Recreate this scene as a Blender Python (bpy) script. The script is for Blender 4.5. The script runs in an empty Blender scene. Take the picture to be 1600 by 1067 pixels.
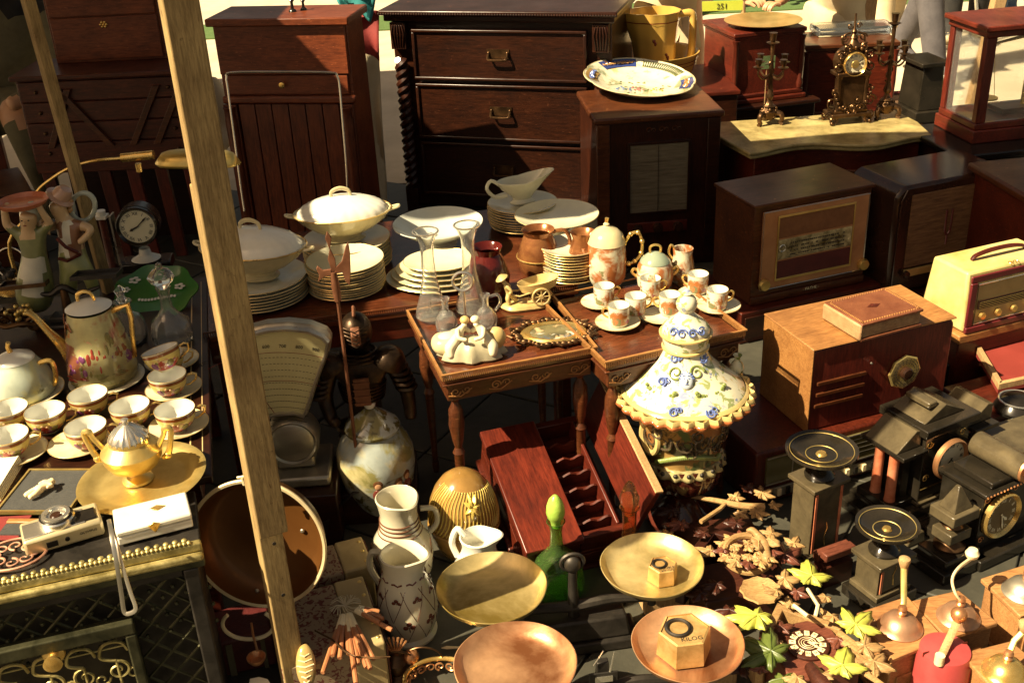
import bpy, bmesh, math, random
from mathutils import Vector, Matrix, Euler
random.seed(7)
S=bpy.context.scene; C=S.collection
rad=math.radians; PI=math.pi
# ---------------------------------------------------------------- camera, world, sun
CAMH=1.8; FP=1732.0; PIT=rad(27); ROLL=.05
FW=Vector((0,math.cos(PIT),-math.sin(PIT))); RR=Vector((1,0,0)); UU=Vector((0,math.sin(PIT),math.cos(PIT)))
CX=math.cos(ROLL)*RR-math.sin(ROLL)*UU; CY=math.cos(ROLL)*UU+math.sin(ROLL)*RR
cd=bpy.data.cameras.new('camera'); cam=bpy.data.objects.new('camera',cd); C.objects.link(cam)
cd.sensor_width=36; cd.lens=FP/1600*36; cd.clip_start=.05; cd.clip_end=300
mw=Matrix((CX,CY,-FW)).transposed().to_4x4(); mw.translation=Vector((0,0,CAMH)); cam.matrix_world=mw
S.camera=cam
SUN_AZ=rad(25); SUN_EL=rad(47)          # sun stands to the left, a little behind the camera
SDIR=Vector((-math.cos(SUN_AZ)*math.cos(SUN_EL),-math.sin(SUN_AZ)*math.cos(SUN_EL),math.sin(SUN_EL)))
W=bpy.data.worlds.new('World'); S.world=W; W.use_nodes=True
nt=W.node_tree; bg=nt.nodes['Background']; sky=nt.nodes.new('ShaderNodeTexSky'); sky.sky_type='NISHITA'
sky.sun_disc=False; sky.sun_elevation=SUN_EL; sky.sun_rotation=math.atan2(SDIR.x,SDIR.y); sky.dust_density=3; sky.ozone_density=.6
tint=nt.nodes.new('ShaderNodeMix'); tint.data_type='RGBA'; tint.blend_type='MULTIPLY'; tint.inputs[0].default_value=1
tint.inputs[7].default_value=(.86,.63,.40,1)
nt.links.new(sky.outputs[0],tint.inputs[6]); nt.links.new(tint.outputs[2],bg.inputs[0]); bg.inputs[1].default_value=.05
sl=bpy.data.lights.new('sun','SUN'); sl.energy=5.0; sl.angle=rad(.5); sl.color=(1,.83,.54)
so=bpy.data.objects.new('sun',sl); C.objects.link(so); so.rotation_euler=(-SDIR).to_track_quat('-Z','Y').to_euler(); so.location=SDIR*20
S.view_settings.view_transform='Standard'; S.view_settings.look='None'; S.view_settings.exposure=1.42; S.view_settings.gamma=1; S.view_settings.use_curve_mapping=False
# ---------------------------------------------------------------- placing helpers
def ray(x,y): return FW+(x-800)/FP*CX-(y-533.5)/FP*CY
def P(x,y,z=0.):
    d=ray(x,y); return Vector((0,0,CAMH))+d*((z-CAMH)/d.z)
def PD(x,y,dep): return Vector((0,0,CAMH))+ray(x,y)*dep
def PY(x,y,Y):
    d=ray(x,y); return Vector((0,0,CAMH))+d*(Y/d.y)
def mpp(q): return (q-Vector((0,0,CAMH))).dot(FW)/FP
def kv(y): return 1/(math.cos(PIT)-(y-533.5)/FP*math.sin(PIT))
# ---------------------------------------------------------------- materials
MC={}
def _mat(name):
    m=bpy.data.materials.new(name); m.use_nodes=True; n=m.node_tree.nodes; b=n['Principled BSDF']; return m,m.node_tree,b
def c4(c): return (c[0],c[1],c[2],1)
def coords(t,sc=(1,1,1),rot=(0,0,0)):
    tc=t.nodes.new('ShaderNodeTexCoord'); mp=t.nodes.new('ShaderNodeMapping'); mp.inputs['Scale'].default_value=sc; mp.inputs['Rotation'].default_value=rot
    oi=t.nodes.new('ShaderNodeObjectInfo'); ad=t.nodes.new('ShaderNodeVectorMath'); ad.operation='ADD'
    t.links.new(tc.outputs['Object'],ad.inputs[0]); t.links.new(oi.outputs['Random'],ad.inputs[1]); t.links.new(ad.outputs[0],mp.inputs[0]); return mp.outputs[0]
def plaincoords(t,sc=(1,1,1)):
    tc=t.nodes.new('ShaderNodeTexCoord'); mp=t.nodes.new('ShaderNodeMapping'); mp.inputs['Scale'].default_value=sc
    t.links.new(tc.outputs['Object'],mp.inputs[0]); return mp.outputs[0]
def noise(t,v,scale,det=4,dist=0,rough=.55):
    n=t.nodes.new('ShaderNodeTexNoise'); n.inputs['Scale'].default_value=scale; n.inputs['Detail'].default_value=det; n.inputs['Distortion'].default_value=dist; n.inputs['Roughness'].default_value=rough
    t.links.new(v,n.inputs['Vector']); return n.outputs['Fac']
def ramp(t,f,stops,interp='LINEAR'):
    r=t.nodes.new('ShaderNodeValToRGB'); cr=r.color_ramp; cr.interpolation=interp
    while len(cr.elements)<len(stops): cr.elements.new(.5)
    for e,(p,c) in zip(cr.elements,stops): e.position=p; e.color=c4(c) if len(c)==3 else c
    t.links.new(f,r.inputs[0]); return r.outputs[0]
def mix(t,f,a,b,bt='MIX'):
    m=t.nodes.new('ShaderNodeMix'); m.data_type='RGBA'; m.blend_type=bt
    for s,v in ((0,f),(6,a),(7,b)):
        if isinstance(v,(int,float)): m.inputs[s].default_value=v
        elif isinstance(v,tuple): m.inputs[s].default_value=c4(v)
        else: t.links.new(v,m.inputs[s])
    return m.outputs[2]
def bump(t,b,h,st=.3,d=.002):
    n=t.nodes.new('ShaderNodeBump'); n.inputs['Strength'].default_value=st; n.inputs['Distance'].default_value=d; t.links.new(h,n.inputs['Height']); t.links.new(n.outputs[0],b.inputs['Normal'])
def wood(name,c1,c2,ax='x',sc=1.,ro=.35,coat=.3,wear=None,streak=9):
    m,t,b=_mat(name); s={'x':(1.2,streak,streak),'y':(streak,1.2,streak),'z':(streak,streak,1.2)}[ax]
    v=coords(t,tuple(sc*k for k in s)); n1=noise(t,v,3,6,1.2,.6); n2=noise(t,v,17,5,.3,.7); n3=noise(t,coords(t,(3,3,3)),2.2,4)
    col=ramp(t,n1,[(.3,c2),(.7,c1)]); col=mix(t,.5,col,ramp(t,n2,[(.35,tuple(x*.55 for x in c2)),(.65,tuple(min(1,x*1.25) for x in c1))]))
    col=mix(t,ramp(t,n3,[(.3,(0,0,0)),(.7,(1,1,1))]),col,mix(t,1.,col,(.55,.5,.5),'MULTIPLY'))
    if wear: 
        w=ramp(t,noise(t,coords(t,(11,11,11)),4,8,0,.75),[(.62,(0,0,0)),(.7,(1,1,1))]); col=mix(t,w,col,wear); sp=ramp(t,noise(t,coords(t,(5,5,60) if ax!='z' else (60,60,5)),7,3,0,.5),[(.70,(0,0,0)),(.72,(1,1,1))]); col=mix(t,sp,col,tuple(min(1,x*1.3) for x in wear))
    t.links.new(col,b.inputs['Base Color']); r=t.nodes.new('ShaderNodeMapRange'); r.inputs[3].default_value=ro*.7; r.inputs[4].default_value=min(1,ro*1.6); t.links.new(n3,r.inputs[0]); t.links.new(r.outputs[0],b.inputs['Roughness'])
    b.inputs['Coat Weight'].default_value=coat*.4; b.inputs['Coat Roughness'].default_value=.18; b.inputs['Specular IOR Level'].default_value=.32; bump(t,b,n2,.25,.0015); return m
def metal(name,c1,c2,ro=.3,met=.85,sc=8,b_=.15):
    m,t,b=_mat(name); v=coords(t); n1=noise(t,v,sc,6,.4,.65); n2=noise(t,v,sc*6,4)
    col=ramp(t,n1,[(.35,c1),(.66,c2)]); t.links.new(col,b.inputs['Base Color']); b.inputs['Metallic'].default_value=met
    r=t.nodes.new('ShaderNodeMapRange'); r.inputs[3].default_value=ro*.7; r.inputs[4].default_value=ro*1.7; t.links.new(n1,r.inputs[0]); t.links.new(r.outputs[0],b.inputs['Roughness'])
    bump(t,b,n2,b_,.001); return m
def glaze(name,base,layers=(),ro=.18,coat=.4,gr=None,bm=.05,mott=.12):
    """painted ceramic: layers=(colour,kind,scale,lo,hi,zlo,zhi)"""
    m,t,b=_mat(name); v=plaincoords(t); n0=noise(t,v,14,4); col=mix(t,ramp(t,n0,[(.3,(0,0,0)),(.75,(1,1,1))]),base,tuple(x*(1-mott*1.5) for x in base))
    sx=t.nodes.new('ShaderNodeSeparateXYZ'); t.links.new(v,sx.inputs[0])
    for i,(c,kind,s,lo,hi,z0,z1) in enumerate(layers):
        vv=plaincoords(t,(1,1,1)); mp=t.nodes[-1]; mp.inputs['Location'].default_value=(i*3.1,i*1.7,i*.9)
        if kind=='vor':
            vn=t.nodes.new('ShaderNodeTexVoronoi'); vn.inputs['Scale'].default_value=s; t.links.new(vv,vn.inputs['Vector']); f=vn.outputs['Distance']
        elif kind=='line':
            vn=t.nodes.new('ShaderNodeTexVoronoi'); vn.feature='DISTANCE_TO_EDGE'; vn.inputs['Scale'].default_value=s; t.links.new(vv,vn.inputs['Vector']); f=vn.outputs['Distance']
        else: f=noise(t,vv,s,5,.5,.6)
        f=ramp(t,f,[(lo,(1,1,1) if lo<hi and kind!='noise' else (0,0,0)),(hi,(0,0,0) if kind!='noise' else (1,1,1))])
        if z1 is not None:
            a=t.nodes.new('ShaderNodeMapRange'); a.inputs[1].default_value=z0; a.inputs[2].default_value=z0+.004; t.links.new(sx.outputs[2],a.inputs[0])
            c_=t.nodes.new('ShaderNodeMapRange'); c_.inputs[1].default_value=z1; c_.inputs[2].default_value=z1-.004; t.links.new(sx.outputs[2],c_.inputs[0])
            mm=t.nodes.new('ShaderNodeMath'); mm.operation='MULTIPLY'; t.links.new(a.outputs[0],mm.inputs[0]); t.links.new(c_.outputs[0],mm.inputs[1])
            m3=t.nodes.new('ShaderNodeMath'); m3.operation='MULTIPLY'; t.links.new(mm.outputs[0],m3.inputs[0]); t.links.new(f,m3.inputs[1]); f=m3.outputs[0]
        col=mix(t,f,col,c)
    t.links.new(col,b.inputs['Base Color']); b.inputs['Roughness'].default_value=ro; b.inputs['Coat Weight'].default_value=coat; b.inputs['Coat Roughness'].default_value=.06
    bump(t,b,noise(t,v,60,3),bm,.001); return m
def glass(name,c,ro=.03):
    m,t,b=_mat(name); b.inputs['Base Color'].default_value=c4(c); b.inputs['Transmission Weight'].default_value=.95; b.inputs['Roughness'].default_value=ro; b.inputs['IOR'].default_value=1.45; return m
def rough(name,c1,c2,ro=.8,sc=12,b_=.4,met=0,sheen=0,stretch=(1,1,1)):
    m,t,b=_mat(name); v=coords(t,stretch); n1=noise(t,v,sc,6,.3,.65); t.links.new(ramp(t,n1,[(.3,c1),(.7,c2)]),b.inputs['Base Color']); b.inputs['Roughness'].default_value=ro; b.inputs['Metallic'].default_value=met; b.inputs['Sheen Weight'].default_value=sheen
    bump(t,b,noise(t,v,sc*5,5),b_,.003); return m
M=dict(
 mah=wood('mahogany',(.125,.020,.008),(.045,.007,.003),wear=(.20,.045,.02)), mahz=wood('mahogany_upright',(.115,.019,.008),(.042,.007,.003),'z'),
 dark=wood('dark_oak',(.042,.012,.005),(.012,.004,.002),ro=.3,wear=(.075,.026,.012)), darkz=wood('dark_oak_upright',(.055,.014,.006),(.016,.005,.002),'z',ro=.3),
 walnut=wood('walnut_veneer',(.13,.040,.013),(.045,.013,.005),ro=.3,wear=(.21,.085,.032)), red=wood('red_stained_wood',(.17,.026,.012),(.06,.010,.006),'y',ro=.35),
 redz=wood('red_stained_upright',(.17,.026,.014),(.07,.011,.008),'z',ro=.35),
 oak=wood('golden_oak',(.46,.23,.075),(.28,.115,.03),'x',1.6,ro=.4,wear=(.2,.09,.03)), box=wood('grinder_wood',(.52,.27,.10),(.34,.15,.05),'x',2,ro=.5,wear=(.24,.11,.04)),
 post=wood('weathered_post',(.46,.33,.14),(.27,.175,.065),'z',1.4,ro=.75,coat=0,wear=(.10,.05,.02),streak=12), pale=wood('pale_wood',(.62,.42,.2),(.4,.24,.1),'z',2,ro=.6,coat=0),
 table=wood('table_top',(.15,.042,.015),(.045,.012,.006),ro=.18,coat=.8), black=rough('black_lacquer',(.008,.007,.006),(.016,.013,.01),.18,6,.08), 
 brass=metal('aged_brass',(.60,.42,.12),(.82,.64,.25),.3,.8), gold=metal('bright_gilt',(.75,.46,.12),(.95,.68,.25),.22,.85,20), copper=metal('copper',(.55,.24,.10),(.80,.42,.20),.32,.8),
 bronze=metal('dark_bronze',(.055,.03,.014),(.17,.09,.04),.3,.85,14), iron=metal('old_iron',(.03,.026,.022),(.07,.06,.05),.4,.7,14), steel=metal('steel',(.45,.42,.35),(.65,.60,.5),.25,.9), silver=metal('silver_rod',(.7,.66,.56),(.9,.85,.75),.2,.9),
 pewter=metal('pewter_grey',(.30,.27,.2),(.48,.43,.33),.33,.8), rust=metal('rusty_iron',(.12,.045,.02),(.22,.09,.045),.5,.5,20),
 white=glaze('white_glaze',(.78,.76,.66)), cream=glaze('cream_glaze',(.68,.58,.33),mott=.25), ivory=rough('ivory',(.7,.55,.3),(.85,.72,.46),.4,20,.3), goldrim=metal('gilt_rim',(.6,.4,.12),(.75,.52,.2),.25,.7),
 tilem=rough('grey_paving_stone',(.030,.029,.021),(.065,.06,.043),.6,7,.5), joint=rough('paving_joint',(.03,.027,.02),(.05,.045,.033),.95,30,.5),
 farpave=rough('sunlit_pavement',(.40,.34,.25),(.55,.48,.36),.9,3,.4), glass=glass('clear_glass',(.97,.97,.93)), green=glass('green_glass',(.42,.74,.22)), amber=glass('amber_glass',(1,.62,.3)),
 marble=rough('yellow_marble',(.16,.12,.045),(.50,.40,.17),.25,9,.1), bmarble=rough('black_marble',(.008,.007,.005),(.028,.022,.015),.13,8,.05), greym=rough('grey_brown_marble',(.045,.035,.02),(.115,.09,.05),.2,14,.3),
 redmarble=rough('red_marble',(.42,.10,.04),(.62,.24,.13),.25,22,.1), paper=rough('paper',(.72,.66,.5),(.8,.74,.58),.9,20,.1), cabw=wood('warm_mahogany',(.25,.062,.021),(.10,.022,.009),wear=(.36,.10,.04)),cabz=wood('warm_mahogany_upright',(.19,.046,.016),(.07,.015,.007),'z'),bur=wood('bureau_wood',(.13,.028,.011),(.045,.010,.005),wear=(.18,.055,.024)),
 dial=rough('dial_enamel',(.80,.74,.50),(.88,.82,.60),.35,20,.05), ink=rough('ink',(.02,.015,.01),(.04,.03,.02),.6,10,.0),
 cloth=rough('awning_cloth',(.26,.2,.12),(.34,.27,.17),.9,30,.3,sheen=.2), velvet=rough('black_velvet',(.012,.012,.010),(.03,.03,.026),.95,60,.4,sheen=.3),
 skin=rough('skin',(.50,.26,.14),(.58,.32,.18),.5,20,.1), hair=rough('grey_hair',(.14,.12,.09),(.34,.3,.23),.7,60,.8,stretch=(1,1,.2)), trousers=rough('grey_trousers',(.060,.055,.062),(.10,.092,.10),.85,14,.3),
 jeans=rough('blue_jeans',(.05,.08,.13),(.10,.15,.22),.85,20,.3), olive=rough('olive_shirt',(.10,.085,.045),(.16,.14,.075),.85,12,.4), tgreen=rough('green_shirt',(.22,.27,.06),(.30,.36,.09),.85,8,.3), beige=rough('beige_cloth',(.5,.4,.24),(.62,.52,.34),.85,8,.3), blackc=rough('black_cloth',(.01,.01,.01),(.025,.022,.02),.9,20,.4),
 bakelite=rough('bakelite',(.02,.010,.006),(.05,.02,.011),.18,6,.03), teal=rough('teal_cloth',(.02,.20,.21),(.05,.30,.30),.8,10,.4), redc=rough('red_cloth',(.14,.012,.012),(.24,.025,.02),.8,10,.4))
# ---------------------------------------------------------------- mesh builder
class B:
    SH=Matrix.Identity(4)
    def __init__(s,sc=(1,1,1),Mx=None): s.bm=bmesh.new(); s.sc=Vector(sc) if not isinstance(sc,(int,float)) else Vector((sc,)*3); s.M=B.SH@(Mx or Matrix.Identity(4))
    def v(s,p):
        p=s.M@Vector(p); return s.bm.verts.new((p.x*s.sc.x,p.y*s.sc.y,p.z*s.sc.z))
    def f(s,vs):
        try: return s.bm.faces.new(vs)
        except ValueError: pass
    def box(s,x0,x1,y0,y1,z0,z1,tx=0,ty=0):
        v=[s.v(p) for p in ((x0,y0,z0),(x1,y0,z0),(x1,y1,z0),(x0,y1,z0),(x0+tx,y0+ty,z1),(x1-tx,y0+ty,z1),(x1-tx,y1-ty,z1),(x0+tx,y1-ty,z1))]
        for q in ((3,2,1,0),(4,5,6,7),(0,1,5,4),(1,2,6,5),(2,3,7,6),(3,0,4,7)): s.f([v[i] for i in q])
        return s
    def lathe(s,prof,c=(0,0,0),n=28,mod=None,axis='z'):
        rings=[]
        for r,z in prof:
            if r<=1e-6: rings.append([s.v(s._ax((0,0,z),c,axis))]); continue
            rg=[]
            for i in range(n):
                a=2*PI*i/n; k=r*(mod(a,z,r) if mod else 1); rg.append(s.v(s._ax((k*math.cos(a),k*math.sin(a),z),c,axis)))
            rings.append(rg)
        for A,Bq in zip(rings,rings[1:]):
            for i in range(n):
                j=(i+1)%n
                if len(A)==1 and len(Bq)==1: continue
                if len(A)==1: s.f([A[0],Bq[j],Bq[i]][::-1])
                elif len(Bq)==1: s.f([A[i],A[j],Bq[0]])
                else: s.f([A[i],A[j],Bq[j],Bq[i]])
        if len(rings[0])>1 and prof[0][0]>1e-6 and getattr(s,'cap',True): s.f(rings[0][::-1])
        if len(rings[-1])>1 and getattr(s,'captop',True) and not getattr(s,'open',False): s.f(rings[-1])
        return s
    def _ax(s,p,c,a):
        x,y,z=p
        if a=='y': x,y,z=x,z,-y      # lathe axis along +y
        if a=='x': x,y,z=z,y,-x
        return (c[0]+x,c[1]+y,c[2]+z)
    def cyl(s,c,r,h,n=20,axis='z',r2=None): return s.lathe([(r,0),(r if r2 is None else r2,h)],c,n,None,axis)
    def ball(s,c,r,n=16,m=10):
        rx,ry,rz=(r,r,r) if isinstance(r,(int,float)) else r
        old=s.M; s.M=old@Matrix.Translation(c)@Matrix.Diagonal((rx,ry,rz,1)); s.lathe([(math.sin(PI*i/m),-math.cos(PI*i/m)) for i in range(m+1)],n=n); s.M=old; return s
    def tube(s,pts,r,n=8,closed=False,flat=1.):
        pts=[Vector(p) for p in pts]; N=len(pts); rs=list(r) if isinstance(r,(list,tuple)) else [r]*N
        if 4<=N<=13 and not closed and n>=6 and not getattr(s,'angular',False):
            q=[];qr=[]
            for i in range(N-1):
                p0=pts[max(i-1,0)];p1=pts[i];p2=pts[i+1];p3=pts[min(i+2,N-1)]
                for j in range(4):
                    u=j/4; q.append(.5*((2*p1)+(p2-p0)*u+(2*p0-5*p1+4*p2-p3)*u*u+(3*p1-p0-3*p2+p3)*u**3)); qr.append(rs[i]+(rs[i+1]-rs[i])*u)
            q.append(pts[-1]);qr.append(rs[-1]); pts,rs,N=q,qr,len(q)
        rings=[]; up=None
        for i,p in enumerate(pts):
            a=pts[i-1] if (i>0 or closed) else p; b_=pts[(i+1)%N] if (i<N-1 or closed) else p
            t=(b_-a); t=t.normalized() if t.length>1e-9 else Vector((0,0,1))
            if up is None: up=Vector((0,0,1)) if abs(t.z)<.9 else Vector((1,0,0))
            u=(up-t*up.dot(t)); u=u.normalized() if u.length>1e-6 else t.orthogonal().normalized(); w=t.cross(u); up=u
            rings.append([s.v(p+(u*math.cos(2*PI*k/n)*flat+w*math.sin(2*PI*k/n))*rs[i]) for k in range(n)])
        for i in range(N if closed else N-1):
            A=rings[i];Q=rings[(i+1)%N]
            for k in range(n): s.f([A[k],A[(k+1)%n],Q[(k+1)%n],Q[k]])
        if not closed: s.f(rings[0][::-1]); s.f(rings[-1])
        return s
    def prism(s,pts,y0,y1,plane='xz'):
        """polygon in plane, extruded along the third axis"""
        def q(a,b_,h): return {'xz':(a,h,b_),'xy':(a,b_,h),'yz':(h,a,b_)}[plane]
        A=[s.v(q(a,b_,y0)) for a,b_ in pts]; Z=[s.v(q(a,b_,y1)) for a,b_ in pts]; n=len(pts)
        s.f(A[::-1]); s.f(Z)
        for i in range(n): s.f([A[i],A[(i+1)%n],Z[(i+1)%n],Z[i]])
        return s
    def scroll(s,cx,y,cz,R,turns=1.25,a0=0,d=1,r=.002,flat=1):
        N=int(14*turns)+3; s.tube([(cx+R*(1-.8*i/N)*math.cos(a0+d*2*PI*turns*i/N),y,cz+R*(1-.8*i/N)*math.sin(a0+d*2*PI*turns*i/N)) for i in range(N)],[r*(1-.4*i/N) for i in range(N)],5); return s
    def text(s,txt,size,Mx,ext=.0004):
        cu=bpy.data.curves.new('t','FONT'); cu.body=txt; cu.size=size; cu.align_x='CENTER'; cu.align_y='CENTER'; cu.extrude=ext; cu.resolution_u=2
        o=bpy.data.objects.new('t',cu); me=bpy.data.meshes.new_from_object(o); me.transform(s.M@Mx)
        k=len(s.bm.verts); s.bm.from_mesh(me); s.bm.verts.ensure_lookup_table()
        for vv in s.bm.verts[k:]: vv.co=Vector((vv.co.x*s.sc.x,vv.co.y*s.sc.y,vv.co.z*s.sc.z))
        bpy.data.objects.remove(o); bpy.data.meshes.remove(me); bpy.data.curves.remove(cu); return s
    def each(s,name,mat,parent=None,**k):
        """one part per separate piece"""
        bm=s.bm; bm.verts.ensure_lookup_table(); seen=set(); out=[]
        for v0 in list(bm.verts):
            if v0 in seen: continue
            st=[v0]; comp=[]; seen.add(v0)
            while st:
                a=st.pop(); comp.append(a)
                for e in a.link_edges:
                    o=e.other_vert(a)
                    if o not in seen: seen.add(o); st.append(o)
            b=B(); mp={a:b.bm.verts.new(a.co) for a in comp}; fs={f for a in comp for f in a.link_faces}
            for f in fs: b.bm.faces.new([mp[x] for x in f.verts])
            out.append(b.part(name,mat,parent,**k))
        bm.free(); return out
    def part(s,name,mat,parent=None,bev=0,sharp=38,solid=0,sub=0,label=None,kind=None,loc=None,rot=None):
        bmesh.ops.recalc_face_normals(s.bm,faces=s.bm.faces)
        for f in s.bm.faces: f.smooth=True
        lim=rad(sharp)
        for e in s.bm.edges:
            if len(e.link_faces)==2 and e.calc_face_angle(0)>lim: e.smooth=False
        me=bpy.data.meshes.new(name); s.bm.to_mesh(me); s.bm.free()
        for x in (mat if isinstance(mat,(list,tuple)) else [mat]): me.materials.append(M[x] if isinstance(x,str) else x)
        o=bpy.data.objects.new(name,me); C.objects.link(o)
        if parent: o.parent=parent
        if loc: o.location=loc
        if rot: o.rotation_euler=rot
        if solid:
            q=o.modifiers.new('s','SOLIDIFY'); q.thickness=solid; q.offset=0
        if sub:
            q=o.modifiers.new('u','SUBSURF'); q.levels=sub; q.render_levels=sub
        if bev:
            q=o.modifiers.new('b','BEVEL'); q.width=bev; q.segments=2; q.limit_method='ANGLE'; q.angle_limit=rad(40); q.harden_normals=False
        if label: o['label']=label
        if kind: o['kind']=kind
        return o
def T(name,label,cat,loc=(0,0,0),rot=0,group=None):
    o=bpy.data.objects.new(name,None); C.objects.link(o); o.empty_display_size=.05; o.location=loc
    o.rotation_euler=(0,0,rot) if isinstance(rot,(int,float)) else rot
    tag(o,label,cat,group); return o
def tag(o,label,cat,group=None):
    o['label']=label; o['category']=cat
    if group: o['group']=group
    return o
def copy_thing(o,label,loc,rot=None,parent=None):
    c=o.copy(); C.objects.link(c); c.parent=parent
    if parent is None:
        c.location=loc; c['label']=label
        if rot is not None: c.rotation_euler=(0,0,rot) if isinstance(rot,(int,float)) else rot
    for ch in list(o.children): copy_thing(ch,None,None,None,c)
    return c
def fit(TL,TR,dep,zb=0.):
    """front top edge seen from pixel TL to TR; returns origin(front left, at zb), yaw, width, height"""
    a=PD(*TL,dep); b_=P(*TR,a.z); d=b_-a; return Vector((a.x,a.y,zb)),math.atan2(d.y,d.x),math.hypot(d.x,d.y),a.z-zb
def fitz(TL,TR,z,zb=0.):
    a=P(*TL,z); b_=P(*TR,z); d=b_-a; return Vector((a.x,a.y,zb)),math.atan2(d.y,d.x),math.hypot(d.x,d.y),z-zb
def skin(name,V,E,mats,parent=None,zone=None,sub=2,sm=.6):
    """V: {key:(x,y,z,r)}; one continuous body"""
    keys=list(V); me=bpy.data.meshes.new('k'); me.from_pydata([V[k][:3] for k in keys],[(keys.index(a),keys.index(b_)) for a,b_ in E],[])
    o=bpy.data.objects.new('k',me); C.objects.link(o); md=o.modifiers.new('s','SKIN'); md.branch_smoothing=sm
    for i,k in enumerate(keys):
        r=V[k][3]; d=me.skin_vertices[0].data[i]; d.radius=(r,r) if isinstance(r,(int,float)) else r; d.use_root=(i==0)
    o.modifiers.new('u','SUBSURF').levels=sub
    dg=bpy.context.evaluated_depsgraph_get(); nm=bpy.data.meshes.new_from_object(o.evaluated_get(dg)); bpy.data.objects.remove(o); bpy.data.meshes.remove(me)
    nm.materials.clear()
    for x in mats: nm.materials.append(M[x] if isinstance(x,str) else x)
    for p in nm.polygons:
        p.use_smooth=True
        if zone: p.material_index=zone(p.center)
    nm.name=name; q=bpy.data.objects.new(name,nm); C.objects.link(q)
    if parent: q.parent=parent
    return q
def chain(*ks): return list(zip(ks,ks[1:]))
RN=['XII','I','II','III','IIII','V','VI','VII','VIII','IX','X','XI']
def clockface(root,Mx,R,h=7,mi=25,dial='dial',bez='brass',ink='ink',depth=.012,glassy=False):
    """Mx maps the dial plane (x right, y up, z out) into the thing"""
    b=B(Mx=Mx); b.cap=True; b.lathe([(R*.98,0),(R*.98,depth*.5),(0,depth*.5)],n=40); d=b.part('dial',dial,root)
    b=B(Mx=Mx); b.cap=False; b.open=True; b.lathe([(R*1.14,0),(R*1.14,depth),(R*1.08,depth*1.3),(R*1.02,depth),(R*.95,depth*.55)],n=40); b.part('bezel',bez,root)
    b=B(Mx=Mx)
    for i in range(12):
        a=PI/2-i*PI/6; b.text(RN[i],R*.26,Matrix.Translation((R*.76*math.cos(a),R*.76*math.sin(a),depth*.5+.0006))@Matrix.Rotation(a-PI/2,4,'Z'),.0003)
    for i in range(60):
        a=i*PI/30; q=Mx@Matrix.Rotation(a,4,'Z'); o=b.M; b.M=q; b.box(R*.915,R*.945,-R*.006,R*.006,depth*.5+.0002,depth*.5+.0007); b.M=o
    b.part('numerals',ink,d)
    for nm,ln,wd,an in (('hour_hand',.5,.045,PI/2-(h+mi/60)*PI/6),('minute_hand',.8,.03,PI/2-mi*PI/30)):
        b=B(Mx=Mx@Matrix.Rotation(an,4,'Z')); b.prism([(-.1*R,-wd*R*.6),(ln*R*.55,-wd*R),(ln*R*.7,-wd*R*1.8),(ln*R,0),(ln*R*.7,wd*R*1.8),(ln*R*.55,wd*R),(-.1*R,wd*R*.6)],depth*.5+.002,depth*.5+.0035,'xy'); b.part(nm,ink,d)
def FACE(x,y,z,rx=PI/2,rz=0): return Matrix.Translation((x,y,z))@Matrix.Rotation(rz,4,'Z')@Matrix.Rotation(rx,4,'X')   # dial facing -y

def inv(root): return Matrix.LocRotScale(root.location,root.rotation_euler.to_quaternion(),None).inverted()
def onf(root,x,y,off=0.):
    """where the sight line of a pixel meets the plane y=off of the thing; returns local (x,z)"""
    Mi=inv(root); o=Mi@Vector((0,0,CAMH)); d=(Mi.to_3x3()@ray(x,y)); t=(off-o.y)/d.y; q=o+d*t; return q.x,q.z
def ont(root,x,y,z=0.):
    Mi=inv(root); o=Mi@Vector((0,0,CAMH)); d=(Mi.to_3x3()@ray(x,y)); t=(z-o.z)/d.z; q=o+d*t; return q.x,q.y
def pp(q,bx,rows):
    """profile in metres from pixel rows (y of ring centre, radius) on the vertical axis through q"""
    out=[]
    for y,r in rows:
        t=q
        for _ in range(3):
            xx=800+FP*((t-Vector((0,0,CAMH))).dot(CX))/((t-Vector((0,0,CAMH))).dot(FW)); t=PY(xx,y,q.y)
        out.append((r*mpp(t),t.z-q.z))
    return out
def up(name,label,cat,x,y,z,group=None,rot=0):
    q=P(x,y,z); t=T(name,label,cat,q,rot,group); return t,q,mpp(q),kv(y)
# ================================================================ THE SETTING
def fitb(BL,BR,TP,zb=0.):
    a=P(*BL,zb); b_=P(*BR,zb); d=b_-a; t=PY(*TP,a.y); return a,math.atan2(d.y,d.x),math.hypot(d.x,d.y),t.z-zb
b=B(); b.box(-60,60,-6,120,-.5,-.012); ground=b.part('ground','joint'); ground['kind']='structure'
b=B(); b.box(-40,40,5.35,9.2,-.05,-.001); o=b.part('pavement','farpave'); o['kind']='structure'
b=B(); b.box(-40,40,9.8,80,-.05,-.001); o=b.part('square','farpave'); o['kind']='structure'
b=B(); b.box(-40,40,9.2,9.8,-.05,.01); o=b.part('grass_strip',rough('grass_green',(.05,.10,.02),(.09,.15,.04),.9,30,.8)); o['kind']='structure'
pv=T('paving','x','x',(0,2.9,0),math.atan2(*(lambda d:(d.y,d.x))(P(712,973)-P(658,1035)))); del pv['label'],pv['category']; pv['kind']='structure'
tm=[]
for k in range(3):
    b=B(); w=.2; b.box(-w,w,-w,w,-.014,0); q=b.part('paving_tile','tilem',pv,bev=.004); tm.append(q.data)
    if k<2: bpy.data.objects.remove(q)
first=q; nt_=0
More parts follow.
